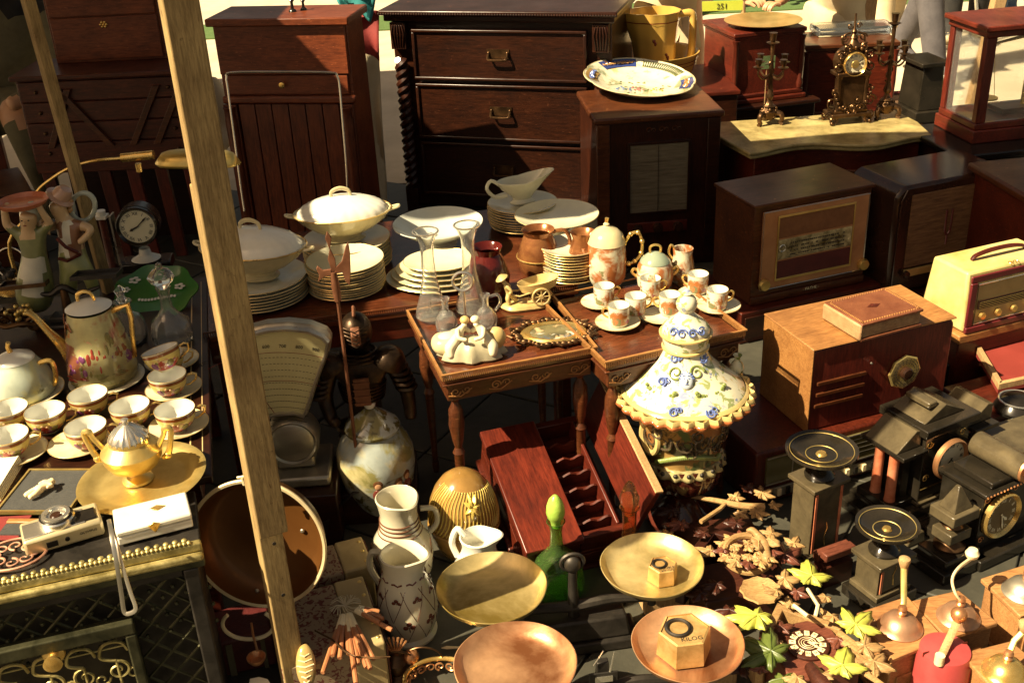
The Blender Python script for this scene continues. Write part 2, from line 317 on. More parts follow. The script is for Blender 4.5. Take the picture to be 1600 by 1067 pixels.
for i in range(-11,12):
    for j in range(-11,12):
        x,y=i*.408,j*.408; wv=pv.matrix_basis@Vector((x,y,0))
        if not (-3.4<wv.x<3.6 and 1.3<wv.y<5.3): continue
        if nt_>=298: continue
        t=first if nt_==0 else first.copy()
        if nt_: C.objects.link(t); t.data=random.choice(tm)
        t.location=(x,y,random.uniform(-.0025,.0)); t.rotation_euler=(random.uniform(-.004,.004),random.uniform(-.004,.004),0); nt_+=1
# the stall's awning, out of view, its outline shaped to shade the back left
aw=T('awning','beige cloth awning above the view, shaped to shade the left of the stall','awning',(-3.05,3.9,2.3))
b=B()
N=14
g=[[b.v((-1.9+3.0*i/N+(0.05*math.sin(j*1.9) if i==N else 0),-2.2+5.2*j/N+(0.06*math.sin(i*2.3) if j==0 else 0),.05*math.sin(i*.8)*math.cos(j*.6))) for j in range(N+1)] for i in range(N+1)]
for i in range(N):
    for j in range(N): b.f([g[i][j],g[i+1][j],g[i+1][j+1],g[i][j+1]])
b.part('canvas','cloth',aw,solid=.003)
b=B(); b.tube([(1.12,-2.2,-.02),(1.12,3,-.02)],.02,8); b.tube([(-1.9,-2.2,-.02),(1.12,-2.2,-.02)],.02,8); b.part('pole','pale',aw)

shade_strip=T('awning','narrow unseen cloth strip added above the stall to shade the radios','awning',(-.72,3.1,2.32))  # unseen cloth strip, added to put the radios at the right in shade
b=B(); N=10
g=[[b.v((-1.2+2.5*i/N,-.55+.98*j/N+(.03*math.sin(i*2.1) if j in (0,N) else 0),.03*math.sin(i*.9))) for j in range(N+1)] for i in range(N+1)]
for i in range(N):
    for j in range(N): b.f([g[i][j],g[i+1][j],g[i+1][j+1],g[i][j+1]])
b.part('canvas','cloth',shade_strip,solid=.003)
b=B(); b.tube([(-1.2,0,-.03),(1.3,0,-.03)],.02,8); b.part('pole','pale',shade_strip)

# ================================================================ BIG FURNITURE
# --- chest of drawers
o_,yw,w,h=fit((607,14),(960,8),4.8)
yw=rad(-17)
ch=T('chest_of_drawers','tall dark carved chest of drawers with rope twist corner columns at the back','chest of drawers',o_,yw)
b=B(); b.box(0,w,.02,.5,.03,h-.05); b.part('carcass','dark',ch,bev=.004)
b=B(); b.box(.004,.06,-.006,.5,0,.09); b.box(w-.06,w-.004,-.006,.5,0,.09); b; b.each('foot','dark',ch,bev=.005)
b=B(); b.box(-.035,w+.035,-.045,.52,h-.022,h); b.box(-.02,w+.02,-.025,.51,h-.05,h-.022); b.part('top','dark',ch,bev=.006)
b=B(); 
for i in range(90): b.ball((-.03+(w+.06)*i/89,-.046,h-.014),.006,6,4)
b.part('carved_edge','dark',ch)
for s,x in ((1,.04),(-1,w-.04)):
    b=B(); n=120
    for ph in (0,PI): b.tube([(x+.017*math.cos(s*i*.42+ph),-.004+.017*math.sin(s*i*.42+ph),.12+(h-.34)*i/n) for i in range(n+1)],.016,7)
    b.part('twist_column','bronze' if 0 else 'darkz',ch)
    b=B(); b.box(x-.03,x+.03,-.02,.03,.05,.12); b.part('column_base','dark',ch,bev=.003); b=B(); b.box(x-.035,x+.035,-.02,.03,h-.17,h-.055)
    for k in range(5): b.tube([(x-.02+.01*k,-.022,h-.16),(x-.028+.014*k,-.026,h-.1),(x-.02+.01*k,-.022,h-.065)],.004,5)
    b.part('column_capital','dark',ch,bev=.003)
zt=h-.075
for k,dh in enumerate((.235,.265,.265)):
    b=B(); x0,x1=.1,w-.1; b.box(x0,x1,-.008,.02,zt-dh+.012,zt-.012)
    d=b.part('drawer','dark',ch,bev=.003)
    b=B()
    for a0,a1,c0,c1 in ((x0,x1,zt-.022,zt-.008),(x0,x1,zt-dh+.008,zt-dh+.022),(x0,x0+.014,zt-dh+.022,zt-.022),(x1-.014,x1,zt-dh+.022,zt-.022)): b.box(a0,a1,-.018,-.0081,c0,c1)
    b.part('moulding','dark',d,bev=.004)
    for xx in (x0+.5*(x1-x0),):
        b=B(); b.box(xx-.05,xx+.05,-.012,-.0085,zt-dh/2-.012,zt-dh/2+.028); b.tube([(xx-.042,-.012,zt-dh/2+.012),(xx-.042,-.03,zt-dh/2-.008),(xx-.03,-.034,zt-dh/2-.014),(xx+.03,-.034,zt-dh/2-.014),(xx+.042,-.03,zt-dh/2-.008),(xx+.042,-.012,zt-dh/2+.012)],.005,6)
        b.ball((xx-.042,-.013,zt-dh/2+.012),.007,8,6); b.ball((xx+.042,-.013,zt-dh/2+.012),.007,8,6); b.part('drawer_pull','bronze',d)
    zt-=dh
# --- mahogany cabinet with tambour front
o_,yw,w,h=fit((326,30),(536,27),4.3)
c2=T('mahogany_cabinet','red brown cabinet with vertical slatted front and small round knob','cabinet',o_,yw)
b=B(); b.box(.0,w,.03,.24,.02,h-.03); b.part('carcass','cabw',c2,bev=.003)
b=B(); b.box(-.015,w+.02,-.012,.26,h-.03,h); b.part('top','cabw',c2,bev=.005)
b=B(); b.box(.005,w-.005,.012,.03,h-.22,h-.032); b.part('upper_panel','cabw',c2,bev=.003)
b=B(); b.box(.0,w+.012,.0,.03,h-.335,h-.305); b.part('moulding','cabw',c2,bev=.008)
b=B(); b.box(.015,w-.015,.016,.0295,h-.3,h-.225); dr=b.part('shallow_drawer','cabw',c2,bev=.003)
b=B(); b.lathe([(0.006,0),(.006,.008),(.011,.014),(.012,.019),(0,.023)],(w*.48,.016,h-.26),14,axis='y'); b.M=Matrix.Identity(4); q=b.part('knob','gold',dr); q.scale=(1,-1,1); q.location.y=.032
n=6
for i in range(n):
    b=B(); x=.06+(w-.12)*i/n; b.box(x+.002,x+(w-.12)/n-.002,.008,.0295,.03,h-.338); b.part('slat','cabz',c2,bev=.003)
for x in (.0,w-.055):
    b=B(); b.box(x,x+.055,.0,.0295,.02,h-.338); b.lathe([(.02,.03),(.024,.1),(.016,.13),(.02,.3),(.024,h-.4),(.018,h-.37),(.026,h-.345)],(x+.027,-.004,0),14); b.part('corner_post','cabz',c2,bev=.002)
# small things on it
for x,y,r,hh,mt in ((.3,.12,.016,.06,'black'),(.335,.15,.014,.05,'black')):
    t=T('chess_piece','small black turned piece standing on the red brown cabinet, '+('left one' if x<.31 else 'right one'),'game piece',c2.matrix_basis@Vector((x,y,h)),0); b=B(); b.lathe([(r,0),(r*.9,.006),(r*.4,.012),(r*.35,hh*.6),(r*.7,hh*.72),(r*.5,hh*.8),(0,hh)],n=14); b.part('turned_body',mt,t)
# bent wire frame leaning on it
fr=T('wire_stand','thin bent metal frame leaning against the slatted cabinet','frame',PY(378,300,3.95),0)
b=B(); L=[(382,330),(376,290),(366,215),(356,140),(354,122),(362,114),(440,113),(515,114),(527,120),(531,140),(536,200),(541,260),(544,330)]; o0=fr.location
pt=[]
for (x,y) in L: q=PY(x,y,3.95+.1*(330-y)/215)-o0; pt.append(q)
b.tube(pt,.0042,8); b.part('rod','silver',fr)
# --- left cabinet (lower) and fall front box on top
o_,yw,w,h=fit((18,120),(288,108),4.45)
c3=T('bureau','dark low bureau with plank drawers, folding brackets and sloping legs','bureau',o_,yw)
b=B(); b.box(0,w,.02,.30,.40,h-.02); b.part('carcass','bur',c3,bev=.003)
b=B(); b.box(-.01,w+.01,-.015,.31,h-.02,h); b.part('top','bur',c3,bev=.004)
b=B(); b.box(.01,w-.01,.29,.30,0,.399); b.part('added_backing','dark',c3)  # dark sheet added behind the legs to hide the sunlit paving beyond
for k in range(4):
    z=h-.03-k*.085; b=B(); b.box(.01,w-.01,.006,.0195,z-.08,z); d=b.part('drawer_front','bur',c3,bev=.003)
    b=B(); b.ball((.08,.002,z-.04),.008,8,6); b.ball((w-.08,.002,z-.04),.008,8,6); b.each('knob','bronze',d)
for x0,x1 in ((.08,.2),(.33,.16),(.42,.56),(.52,.66)):
    b=B(); z0,z1=h-.3,h-.06; q=.018; b.prism([(x0,z0),(x0+q*1.6,z0),(x1+q*1.6,z1),(x1,z1)],-.012,.0055); b.part('bracket','walnut',c3,bev=.002)
for i in range(6):
    b=B(); x=.03+i*(w-.1)/5; b.prism([(x,.0),(x+.05,.0),(x+.03,.4),(x-.02,.4)],.03,.055); b.part('leg','redz' if i%2 else 'mahz',c3,bev=.003)
o_,yw,w2,h2=fit((66,12),(232,4),4.5,h)
h2=abs(h2); bx=T('writing_box','fall front mahogany writing box standing on the dark bureau','box',o_,yw)
b=B(); b.box(0,w2+.03,.02,.24,0,h2+.12); b.part('carcass','cabw',bx,bev=.003)
b=B(); b.box(.012,w2+.018,.008,.0195,.012,h2-.05); f_=b.part('flap','cabw',bx,bev=.003)
b=B(); b.box(.012,w2+.018,.008,.0195,h2-.045,h2+.1); b.part('upper_panel','cabw',bx,bev=.003)
b=B()
for a in range(6): b.ball(((w2+.03)/2+.012*math.cos(a*PI/3),.004,h2-.08+.01*math.sin(a*PI/3)),.006,8,5)
b.ball(((w2+.03)/2,.003,h2-.08),.006,8,5); b.part('lock_plate','gold',f_)
# small extra furniture at the left border
for nm,lb,px,py,z1,w_,d_,mt,yr in (('chair_leg_frame','dark red upright board at the left edge of the stall',8,300,.62,.05,.05,'mahz',.1),('crate','brown wooden crate lying at the left edge behind the figurines',-15,400,.32,.22,.2,'walnut',.5)):
    q=P(px,py,0); t=T(nm,lb,'board' if 'board' in lb else 'crate',q,yr); 
    if nm=='crate':
        for i in range(4):
            b=B(); b.box(-w_,w_,-d_,d_,z1*i/4+.003,z1*(i+1)/4-.003); b.part('plank',mt,t,bev=.004)
    else: b=B(); b.box(-w_,w_,-.02,.02,0,z1+.2); b.part('board',mt,t,bev=.004)
# --- tall radio with the dish on it
o_,yw,w,h=fit((932,186),(1127,172),4.2)
tr=T('console_radio','tall worn wooden radio with square cloth grille and three dark knobs','radio',o_,yw); TR=(o_,yw,w,h)
b=B(); b.box(0,w,.006,.42,0,h-.025); b.part('cabinet','darkz',tr,bev=.004)
b=B(); b.box(-.012,w+.012,-.012,.43,h-.025,h); b.part('top','walnut',tr,bev=.007)
b=B(); b.box(.0,.05,-.004,.0055,.02,h-.027); b.part('corner_strip','walnut',tr,bev=.003)
b=B(); b.box(w-.05,w,-.004,.0055,.02,h-.027); b.part('corner_strip','dark',tr,bev=.003)
gm=rough('radio_grille_cloth',(.09,.065,.035),(.22,.18,.11),.85,8,.9,stretch=(1,1,14))
b=B(); b.box(.13,w-.125,-.002,.0058,.24,h-.115); g_=b.part('grille_cloth',gm,tr)
b=B(); b.box(w/2-.001,w/2+.001,-.004,-.0021,.24,h-.115); b.box(.12,.13,-.006,.0058,.23,h-.105); b.box(w-.125,w-.115,-.006,.0058,.23,h-.105); b.box(.13,w-.125,-.006,.0058,.23,.24); b.box(.13,w-.125,-.006,.0058,h-.115,h-.105); b.part('grille_frame','dark',tr,bev=.002)
b=B(); b.box(.12,w-.12,-.003,.0055,.15,.195); b.part('control_panel','red',tr,bev=.002)
for i in range(3):
    b=B(Mx=FACE(.16+i*(w-.32)/2,-.003,.172)); b.lathe([(.02,0),(.021,.01),(.017,.024),(0,.025)],n=18); b.part('knob','bakelite',tr)
b=B()
for i in range(3):
    x=w*.42+i*.05; b.scroll(x,.003,h-.06,.012,1,0,1,.0025); b.scroll(x+.02,.003,h-.062,.01,1,PI,-1,.002)
b.part('carved_flourish','walnut',tr)
# basin with jug behind it, on a low cupboard
q=PD(1022,128,5.05); zc=q.z
cb=T('low_cupboard','dark cupboard under the yellow basin','cupboard',(q.x-.32,q.y-.25,0),.05)
b=B(); b.box(0,.66,0,.5,0,zc-.02); b.part('carcass','dark',cb,bev=.004)
b=B(); b.box(-.01,.67,-.01,.51,zc-.02,zc); b.part('top','mah',cb,bev=.004)
yel=glaze('mustard_glaze',(.60,.37,.085),ro=.15,mott=.1); mar=glaze('maroon_band',(.18,.03,.02)); 
m=mpp(q); k=kv(100)
bs=T('wash_basin','round mustard yellow wash basin with brown bands behind the painted dish','basin',q)
b=B((m,m,m*k)); b.cap=True; b.open=True; b.lathe([(44,0),(52,4),(60,20),(66,42),(69,46),(69,48),(67,48),(64,44),(58,22),(46,6),(0,5)],n=48); b.part('bowl',yel,bs)
b=B((m,m,m*k)); b.cap=False; b.open=True; b.lathe([(66.3,37.5),(66.9,39)],n=48); b.lathe([(64.9,32),(65.2,33)],n=48); b.part('painted_band',mar,bs)
jg=T('wash_jug','mustard yellow ribbed wash jug with painted sprigs standing in the basin','jug',q+Vector((.003,0,5*m*k)))
def lipm(a0,amt,zs):
    def f(a,z,r):
        d=math.cos((a-a0)); return 1+(amt*max(0,d)**6*max(0,(z-zs[0])/(zs[1]-zs[0])) if z>zs[0] else 0)
    return f
b=B((m,m,m*k)); b.cap=True; b.open=True; rib=lambda a,z,r:(1+.02*math.cos(10*a))*(lipm(PI,.45,(40,104))(a,z,r))
b.lathe([(29,0),(31,3),(31,30),(32,60),(34,80),(37,100),(38,104),(36,104),(33,80),(30,40),(28,8),(0,6)],n=60,mod=rib); b.part('body',yel,jg)
b=B((m,m,m*k)); b.tube([(34,0,96),(50,0,98),(56,0,94),(57,0,80),(56,0,40),(52,0,26),(44,0,20),(31,0,22)],[5,6,6,6,6,6,5,5],10); b.part('handle',yel,jg)
b=B((m,m,m*k)); b.cap=False; b.open=True; b.lathe([(36.6,90),(36.9,91.5)],n=60,mod=rib); b.part('painted_band',mar,jg)
b=B((m,m,m*k))
for (a,z) in ((-1.75,62),(-1.15,40)):
    for i in range(6): r=33.2; aa=a+random.uniform(-.09,.09); zz=z+random.uniform(-5,5); b.ball((r*math.cos(aa),r*math.sin(aa),zz),(1.8,1.2,2.2),6,5)
b.part('painted_sprig',mar,jg)
# --- record cabinets back right
def chestbox(name,label,TL,TR_,dep,zb,D,mat='red',lid=None,extra=0):
    o_,yw,w,h=fit(TL,TR_,dep,zb); t=T(name,label,'box',o_,yw)
    b=B(); b.box(.012,w-.012,.012,D-.012,.03,h-.02); b.part('carcass',mat,t,bev=.003)
    b=B(); b.box(0,w,0,D,h-.02,h); b.box(.006,w-.006,.006,D-.006,h-.03,h-.02); b.part('lid',lid or mat,t,bev=.004)
    b=B(); b.box(-.012,w+.012,-.012,D+.012,0,.022); b.box(0,w,0,D,.022,.03+.012); b.part('plinth','mah',t,bev=.005)
    for x in (.015,w-.015):
        b=B(); b.lathe([(.014,.045),(.018,.07),(.010,.09),(.014,h*.5),(.012,h-.06),(.018,h-.035)],(x,.012,0),12); b.part('corner_column','mahz',t)
    return t,w,h,D
g1,gw,gh,gD=chestbox('gramophone','mahogany gramophone box with brass dish on its lid behind the candelabra',(1148,54),(1262,42),4.9,.42,.36)
t=T('gramophone_stand','dark stand under the gramophone box','stand',g1.location-Vector((.06,.05,.42)),g1.rotation_euler.z); b=B(); b.box(0,gw+.12,0,.5,0,.40); b.box(-.015,gw+.135,-.02,.52,.40,.42); b.part('body','dark',t,bev=.006)
b=B(); b.box(.03,gw+.09,-.006,0,.1,.34); b.part('door_panel','mah',t,bev=.004)
q=PD(1170,30,5.1); bd=T('brass_dish','shallow brass dish lying on the gramophone lid under two hands','dish',(g1.location.x+.16,g1.location.y+.16,.42+gh)); b=B(); b.open=True; b.lathe([(.06,0),(.09,.004),(.17,.022),(.175,.026),(.165,.024),(.09,.008),(0,.006)],n=40); b.part('dish_body','brass',bd)
g2,gw2,gh2,_=chestbox('record_box','long wooden record box with pale lid behind the gilt clock',(1258,72),(1408,66),5.2,.25,.3,'mah','walnut')
pk=T('plastic_tray','clear plastic wrapped parcel on the pale lidded box','parcel',g2.location+Vector((.12,.2,gh2))); b=B(); b.box(-.02,.36,-.05,.12,0,.04); b.part('wrapping',glass('plastic',(.85,.9,.9),.2),pk,bev=.01)
# low board and books right of the clock
for i,(nm,lb,x,y,w_,d_,h_,mt,yr) in enumerate((('book','orange wooden tray with red cover behind the right candelabra',1400,165,.26,.2,.02,'oak',.05),('cloth_sheet','red cloth strip lying on the ground beyond the candelabra',1420,148,.3,.08,.02,'redc',0))):
    q=P(x,y,.30); t=T(nm,lb,'board' if i==0 else 'cloth',(q.x-.1,q.y,0),yr); b=B(); b.box(0,w_,0,d_,.28,.28+h_+.0); b.part('board',mt,t,bev=.003)
    b=B(); b.box(.01,w_-.01,.01,d_-.01,0,.278); b.part('support','dark',t)
# red bundle left of basin
q=PD(965,60,5.4); t=T('red_bundle','crumpled dark red cloth bundle between chest and basin','cloth',(q.x,q.y,0)); b=B(); b.ball((0,0,q.z-.0),(.11,.08,.04),20,12); 
for i in range(7): b.tube([(.1*math.cos(i),-.06,q.z-.02+.008*i),(.0,-.085,q.z-.02+.008*i),(-.09,-.05,q.z-.015+.008*i)],.008,6)
b.part('folds','redc',t); b=B(); b.box(-.2,.2,-.1,.15,0,q.z-.035); b.part('crate_below','pale',t,bev=.004)
# black clock case and dark cabinet between candelabra and display case
o_,yw,w,h=fitb((1432,192),(1470,188),(1440,100),.34); t=T('black_slate_case','black slate clock case with gilt beaded edge beside the glass case','clock case',o_,yw)
b=B(); b.box(-.02,w+.02,-.02,.2,0,.05); b.box(0,w,0,.18,.05,h-.02,.01,.01); b.box(-.01,w+.01,-.01,.19,h-.02,h); b.part('case','bmarble',t,bev=.004)
b=B()
for i in range(18): b.ball((w-.004,-.004,.06+i*(h-.1)/18),.004,6,4)
b.part('beading','brass',t)
# --- marble topped commode
o_,yw,w,h=fit((1168,231),(1452,211),4.3)
cm=T('marble_commode','serpentine commode with mottled yellow marble top and small gilt handles','commode',o_,yw); CMZ=h
D=.36
def serp(off,n=26):
    pts=[]
    for i in range(n+1):
        u=i/n; x=-off+(w+2*off)*u; y=-off-.035*math.cos(2*PI*(u*1.5)+.2)-.02; pts.append((x,y))
    return pts+[(w+off+.02,D*.5),(w+off,D+off),(-off,D+off),(-off-.06,D*.5)]
for nm,off,z0,z1,mt in (('marble_top',.012,h-.014,h,'marble'),('marble_edge',.004,h-.03,h-.014,'marble'),('carcass',-.02,.06,h-.0305,'mah')):
    b=B(); b.prism(serp(off),z0,z1,'xy'); b.part(nm,mt,cm,bev=.005 if 'marble' in nm else .003)
for zz in (h*.62,h*.3):
    b=B(); b.prism([(x*.999,y) for x,y in serp(-.012)[2:25]]+[(w-.06,.05),(.06,.05)],zz-.09,zz+.07,'xy'); d=b.part('drawer_front','walnut',cm,bev=.004)
    for x in (.17,.55):
        b=B(); y=-.08
        for s in (-1,1):
            b.tube([(x+s*.045,y,zz+.02),(x+s*.035,y-.01,zz+.04),(x+s*.05,y-.004,zz+.055)],[.004,.005,.002],6); b.scroll(x+s*.045,y,zz+.015,.012,1,0,s,.003)
        b.tube([(x-.045,y,zz+.02),(x-.02,y-.02,zz-.005),(x+.02,y-.02,zz-.005),(x+.045,y,zz+.02)],.0035,6); b.part('handle','gold',d)
for x,y in ((.02,.03),(w-.04,.03),(.02,D-.05),(w-.04,D-.05)):
    b=B(); b.tube([(x,y,.12),(x-.01,y-.01,.06),(x,y,.0)],[.025,.016,.014],8); b.part('leg','mah',cm)
# --- dark table with glass display case
o_,yw,w,h=fit((1497,245),(1680,226),4.1)
dt=T('black_table','dark polished table carrying the glass display case','table',o_,yw)
b=B(); b.box(0,w,0,.42,h-.02,h); b.box(.015,w,.015,.40,h-.035,h-.02); b.part('tabletop','black',dt,bev=.005)
b=B(); b.box(.03,w-.02,.03,.38,.0,h-.035); b.part('body','dark',dt,bev=.004)
o2=o_.copy(); q=P(1518,224,h); z0=h
a,yw3,w3,h3=fitb((1518,226),(1640,214),(1545,42),z0)
w3=.52; dc=T('display_case','red wood glazed display case standing on the dark table','display case',(a.x,a.y,z0),.16)
D3=.28
b=B(); b.box(0,w3,0,D3,0,.05); b.box(.008,w3-.008,.008,D3-.008,.05,.075); b.part('base','red',dc,bev=.004)
b=B(); b.box(-.01,w3+.01,-.01,D3+.01,h3-.02,h3); b.box(.004,w3-.004,.004,D3-.004,h3-.045,h3-.02); b.part('top','red',dc,bev=.004)
for x,y in ((.01,.01),(w3-.05,.01),(.01,D3-.04),(w3-.05,D3-.04)):
    b=B(); b.box(x,x+.04,y,y+.03,.0755,h3-.0455); b.part('corner_post','redz',dc,bev=.003)
for nm,bb in (('front_pane',(.051,w3-.051,.02,.024)),('back_pane',(.051,w3-.051,D3-.03,D3-.026)),('side_pane',(.02,.024,.041,D3-.041)),('side_pane',(w3-.034,w3-.03,.041,D3-.041))):
    b=B(); b.box(*bb,.076,h3-.046); b.part(nm,'glass',dc)
sc=T('balance_scale','brass laboratory balance inside the glass display case','scale',dc.matrix_basis@Vector((w3*.55,D3*.5,.076)),.16)
b=B(); b.box(-.12,.12,-.05,.05,0,.02); b.part('base','walnut',sc,bev=.003)
b=B(); b.cyl((0,0,.02),.012,h3-.2,14); b.ball((0,0,h3-.17),.018); b.part('column','brass',sc)
b=B(); b.tube([(-.16,0,h3-.175),(0,0,h3-.15),(.16,0,h3-.175)],[.005,.008,.005],8); b.part('beam','brass',sc)
for s in (-1,1):
    b=B(); b.tube([(s*.16,0,h3-.175),(s*.13,0,.06)],.0012,5); b.tube([(s*.16,0,h3-.175),(s*.19,0,.06)],.0012,5); b.cyl((s*.16,0,.054),.04,.006,20); b.part('pan','brass',sc)
# brown table corner far right, middle
o_,yw,w,h=fit((1628,320),(1740,302),3.5); t=T('side_table','brown veneered table top cut by the right edge','table',o_,.14); b=B(); b.box(-.0,.5,0,.45,h-.03,h); b.part('tabletop','walnut',t,bev=.01); b=B(); b.box(.02,.5,.02,.43,0,h-.031); b.part('body','mah',t)
# ---- people and the far side
def seated():
    q=P(25,112,0); q=Vector((PY(8,60,5.4).x,5.4,0)); t=T('person','person in dark and olive clothes crouching behind the bureau','person',q)
    V={'p':(0,0,.45,.2),'c':(.02,-.05,.8,.24),'n':(.05,-.1,1.02,.08),'h':(.07,-.14,1.2,.11),'sl':(-.2,-.05,.92,.08),'el':(-.3,-.25,.7,.06),'wl':(-.12,-.42,.6,.04),'sr':(.25,-.05,.92,.08),'er':(.35,-.28,.72,.06),'wr':(.22,-.45,.62,.04),'hr':(.16,-.52,.6,.035),'hl':(-.06,-.48,.6,.035),
       'kl':(-.12,-.42,.55,.1),'al':(-.14,-.3,.1,.06),'fl':(-.14,-.45,.04,.04),'kr':(.16,-.42,.55,.1),'ar':(.16,-.3,.1,.06),'fr':(.16,-.45,.04,.04)}
    skin('body',V,chain('p','c','n','h')+chain('c','sl','el','wl','hl')+chain('c','sr','er','wr','hr')+chain('p','kl','al','fl')+chain('p','kr','ar','fr'),['olive','skin','blackc'],t,lambda c:(1 if c.z>1.04 or (c.y<-.36 and c.z>.5 and abs(c.x)<.3 and c.z<.64) else 2 if c.z>.93 else 0))
    hd=(.07,-.14,1.2); b=B(); b.ball((hd[0],hd[1]+.02,hd[2]+.03),(.1,.11,.1)); b.part('hair','hair',t)
seated()
def head_person():
    q=PD(252,62,5.1); t=T('person','person with grey hair seen from behind between the two left cabinets','person',(q.x,q.y,0))
    z=q.z+.02
    V={'p':(0,0,.2,.16),'c':(0,-.02,z-.32,.17),'n':(0,-.03,z-.12,.065),'h1':(0,-.02,z-.02,.085),'h':(0,-.02,z+.05,.09),'sl':(-.2,0,z-.22,.07),'el':(-.26,-.1,z-.45,.05),'hl':(-.2,-.25,z-.5,.04),'sr':(.2,0,z-.22,.07),'er':(.26,-.1,z-.45,.05),'hr':(.2,-.25,z-.5,.04)}
    skin('body',V,chain('p','c','n','h1','h')+chain('c','sl','el','hl')+chain('c','sr','er','hr'),['skin','beige'],t,lambda c:(0 if c.z>z-.14 else 1),sm=.8)
    b=B(); b.ball((0,-.02,z+.05),(.1,.105,.095),24,14); b.part('hair','hair',t)
    b=B()
    for s in (-1,1): b.ball((s*.098,-.05,z-.01),(.012,.022,.034),12,8)
    b.each('ear','skin',t)
head_person()
def legs(nm,lb,x,y,yaw,mt,stride,top=1.0,shoe='beige',arm=None,shirt='blackc'):
    q=P(x,y,0); t=T('person',lb,'person',q,yaw)
    V={'p':(0,0,.95,.15),'kl':(-.09,-stride*.5,.5,.085),'al':(-.09,-stride*.9 if stride>0 else 0,.1,.07),'tl':(-.09,-stride*.9-.16,.04,.045),'kr':(.1,stride*.25,.5,.085),'ar':(.1,stride*.9,.12,.07),'tr':(.1,stride*.9-.15,.05,.045),
       'c':(0,0,1.25,.17),'n':(0,0,1.48,.06),'h1':(0,-.01,1.58,.08),'h':(0,-.01,1.68,.085),'sl':(-.2,0,1.4,.07),'el':(-.27,-.02,1.1,.05),'wl':(-.26,-.12,.86,.035),'hl':(-.25,-.15,.76,.04),'sr':(.2,0,1.4,.07),'er':(.27,.02,1.1,.05),'wr':(.28,-.05,.84,.035),'hr':(.28,-.08,.75,.04)}
    sw=[(v[0],) for v in V.values()]
    skin('body',V,chain('p','c','n','h1','h')+chain('c','sl','el','wl','hl')+chain('c','sr','er','wr','hr')+chain('p','kl','al','tl')+chain('p','kr','ar','tr'),[mt,'skin',shirt,shoe],t,
      lambda c:(1 if c.z>1.5 or (abs(c.x)>.2 and c.z<1.12) else 3 if c.z<.09 else 2 if c.z>1.0 else 0))
    b=B(); b.ball((0,.01,1.70),(.095,.105,.11),20,12); b.part('hair','hair',t)
    b=B()
    for s in (-1,1):
        for i in range(5): a=-.02+i*.01; x0=s*.265; b.tube([(x0,-.12+a,.76),(x0+s*.005,-.14+a*1.6,.71),(x0,-.13+a*1.6,.665+abs(i-2)*.006)],[.010,.009,.006],6)
    b.each('finger','skin',t); return t
legs('a','person in grey trousers walking past behind the right candelabra',1428,120,.5,'trousers',.26,shoe='white')
legs('b','person in black standing beyond the walking one at the top right',1500,62,-.3,'blackc',.1)
legs('c','person in pale beige trousers and brown boots beyond the clock',1385,60,.2,'beige',.12,shirt='redc')
legs('d','person in blue jeans at the top right above the display case',1560,40,0,'jeans',.16)
legs('e','person in light clothes far behind the yellow jug',1085,22,0,'beige',.1,shirt='beige')
legs('f','person in dark trousers far behind the chess pieces',375,-12,0,'blackc',.12,shirt='jeans')
def reacher(lb,hx,hy,hz,sx,sy,shirt,name='person',sleeve=.5):
    # leaning over the gramophone; hand at (hx,hy,hz), body at (sx,sy)
    t=T('person',lb,'person',(sx,sy,0)); dx,dy=hx-sx,hy-sy; u=1 if dx>0 else -1
    V={'p':(0,.1,.95,.16),'c':(dx*.12,-.02,1.2,.18),'n':(dx*.2,-.1,1.42,.06),'h1':(dx*.22,-.14,1.52,.08),'h':(dx*.22,-.15,1.62,.085),
       's1':(dx*.25,-.08,1.28,.075),'e1':(dx*.55,dy*.5,hz+.13,.05),'w1':(dx*.9,dy*.92,hz+.035,.032),'h_':(dx,dy,hz+.01,.034),
       's2':(-dx*.2-.1*u,.02,1.3,.07),'e2':(-dx*.2-.18*u,0,1.05,.05),'w2':(-dx*.15-.15*u,-.18,.92,.034),'h2':(-dx*.12-.14*u,-.25,.9,.035),
       'kl':(-.1,.05,.5,.09),'al':(-.1,.1,.08,.06),'tl':(-.1,-.05,.04,.045),'kr':(.1,.05,.5,.09),'ar':(.1,.1,.08,.06),'tr':(.1,-.05,.04,.045)}
    skin('body',V,chain('p','c','n','h1','h')+chain('c','s1','e1','w1','h_')+chain('c','s2','e2','w2','h2')+chain('p','kl','al','tl')+chain('p','kr','ar','tr'),[shirt,'skin','beige'],t,
      lambda c:(1 if c.z>1.44 or abs(c.x)>abs(dx)*sleeve and c.x*dx>0 and c.z<hz+.3 else 2 if c.z<.9 else 0))
    b=B(); b.ball((dx*.22,-.14,1.64),(.1,.105,.11),20,12); b.part('hair','hair',t)
    b=B(); D_=Vector((dx,dy,0)).normalized(); S_=Vector((-D_.y,D_.x,0)); 
    for i in range(4):
        o=Vector((dx,dy,hz+.005))+S_*(-.024+.016*i); b.tube([o,o+D_*.03+Vector((0,0,.006)),o+D_*(.05+.004*(i%2))+Vector((0,0,-.006)),o+D_*.058+Vector((0,0,-.022))],[.010,.009,.008,.006],7)
    o=Vector((dx,dy,hz))-S_*.03; b.tube([o-D_*.01,o+D_*.02-S_*.012,o+D_*.042-S_*.006+Vector((0,0,-.012))],[.011,.010,.007],7); b.each('finger','skin',t)
gz=.42+gh
q=PD(1212,20,5.25); reacher('person in a green shirt reaching one bare arm over the gramophone',q.x,q.y,gz+.04,q.x+.42,q.y+.25,'tgreen')
q=PD(1175,14,5.3); reacher('person in a pale top reaching in from the left over the brass dish',q.x,q.y,gz+.05,q.x-.32,q.y+.35,'beige',sleeve=.4)
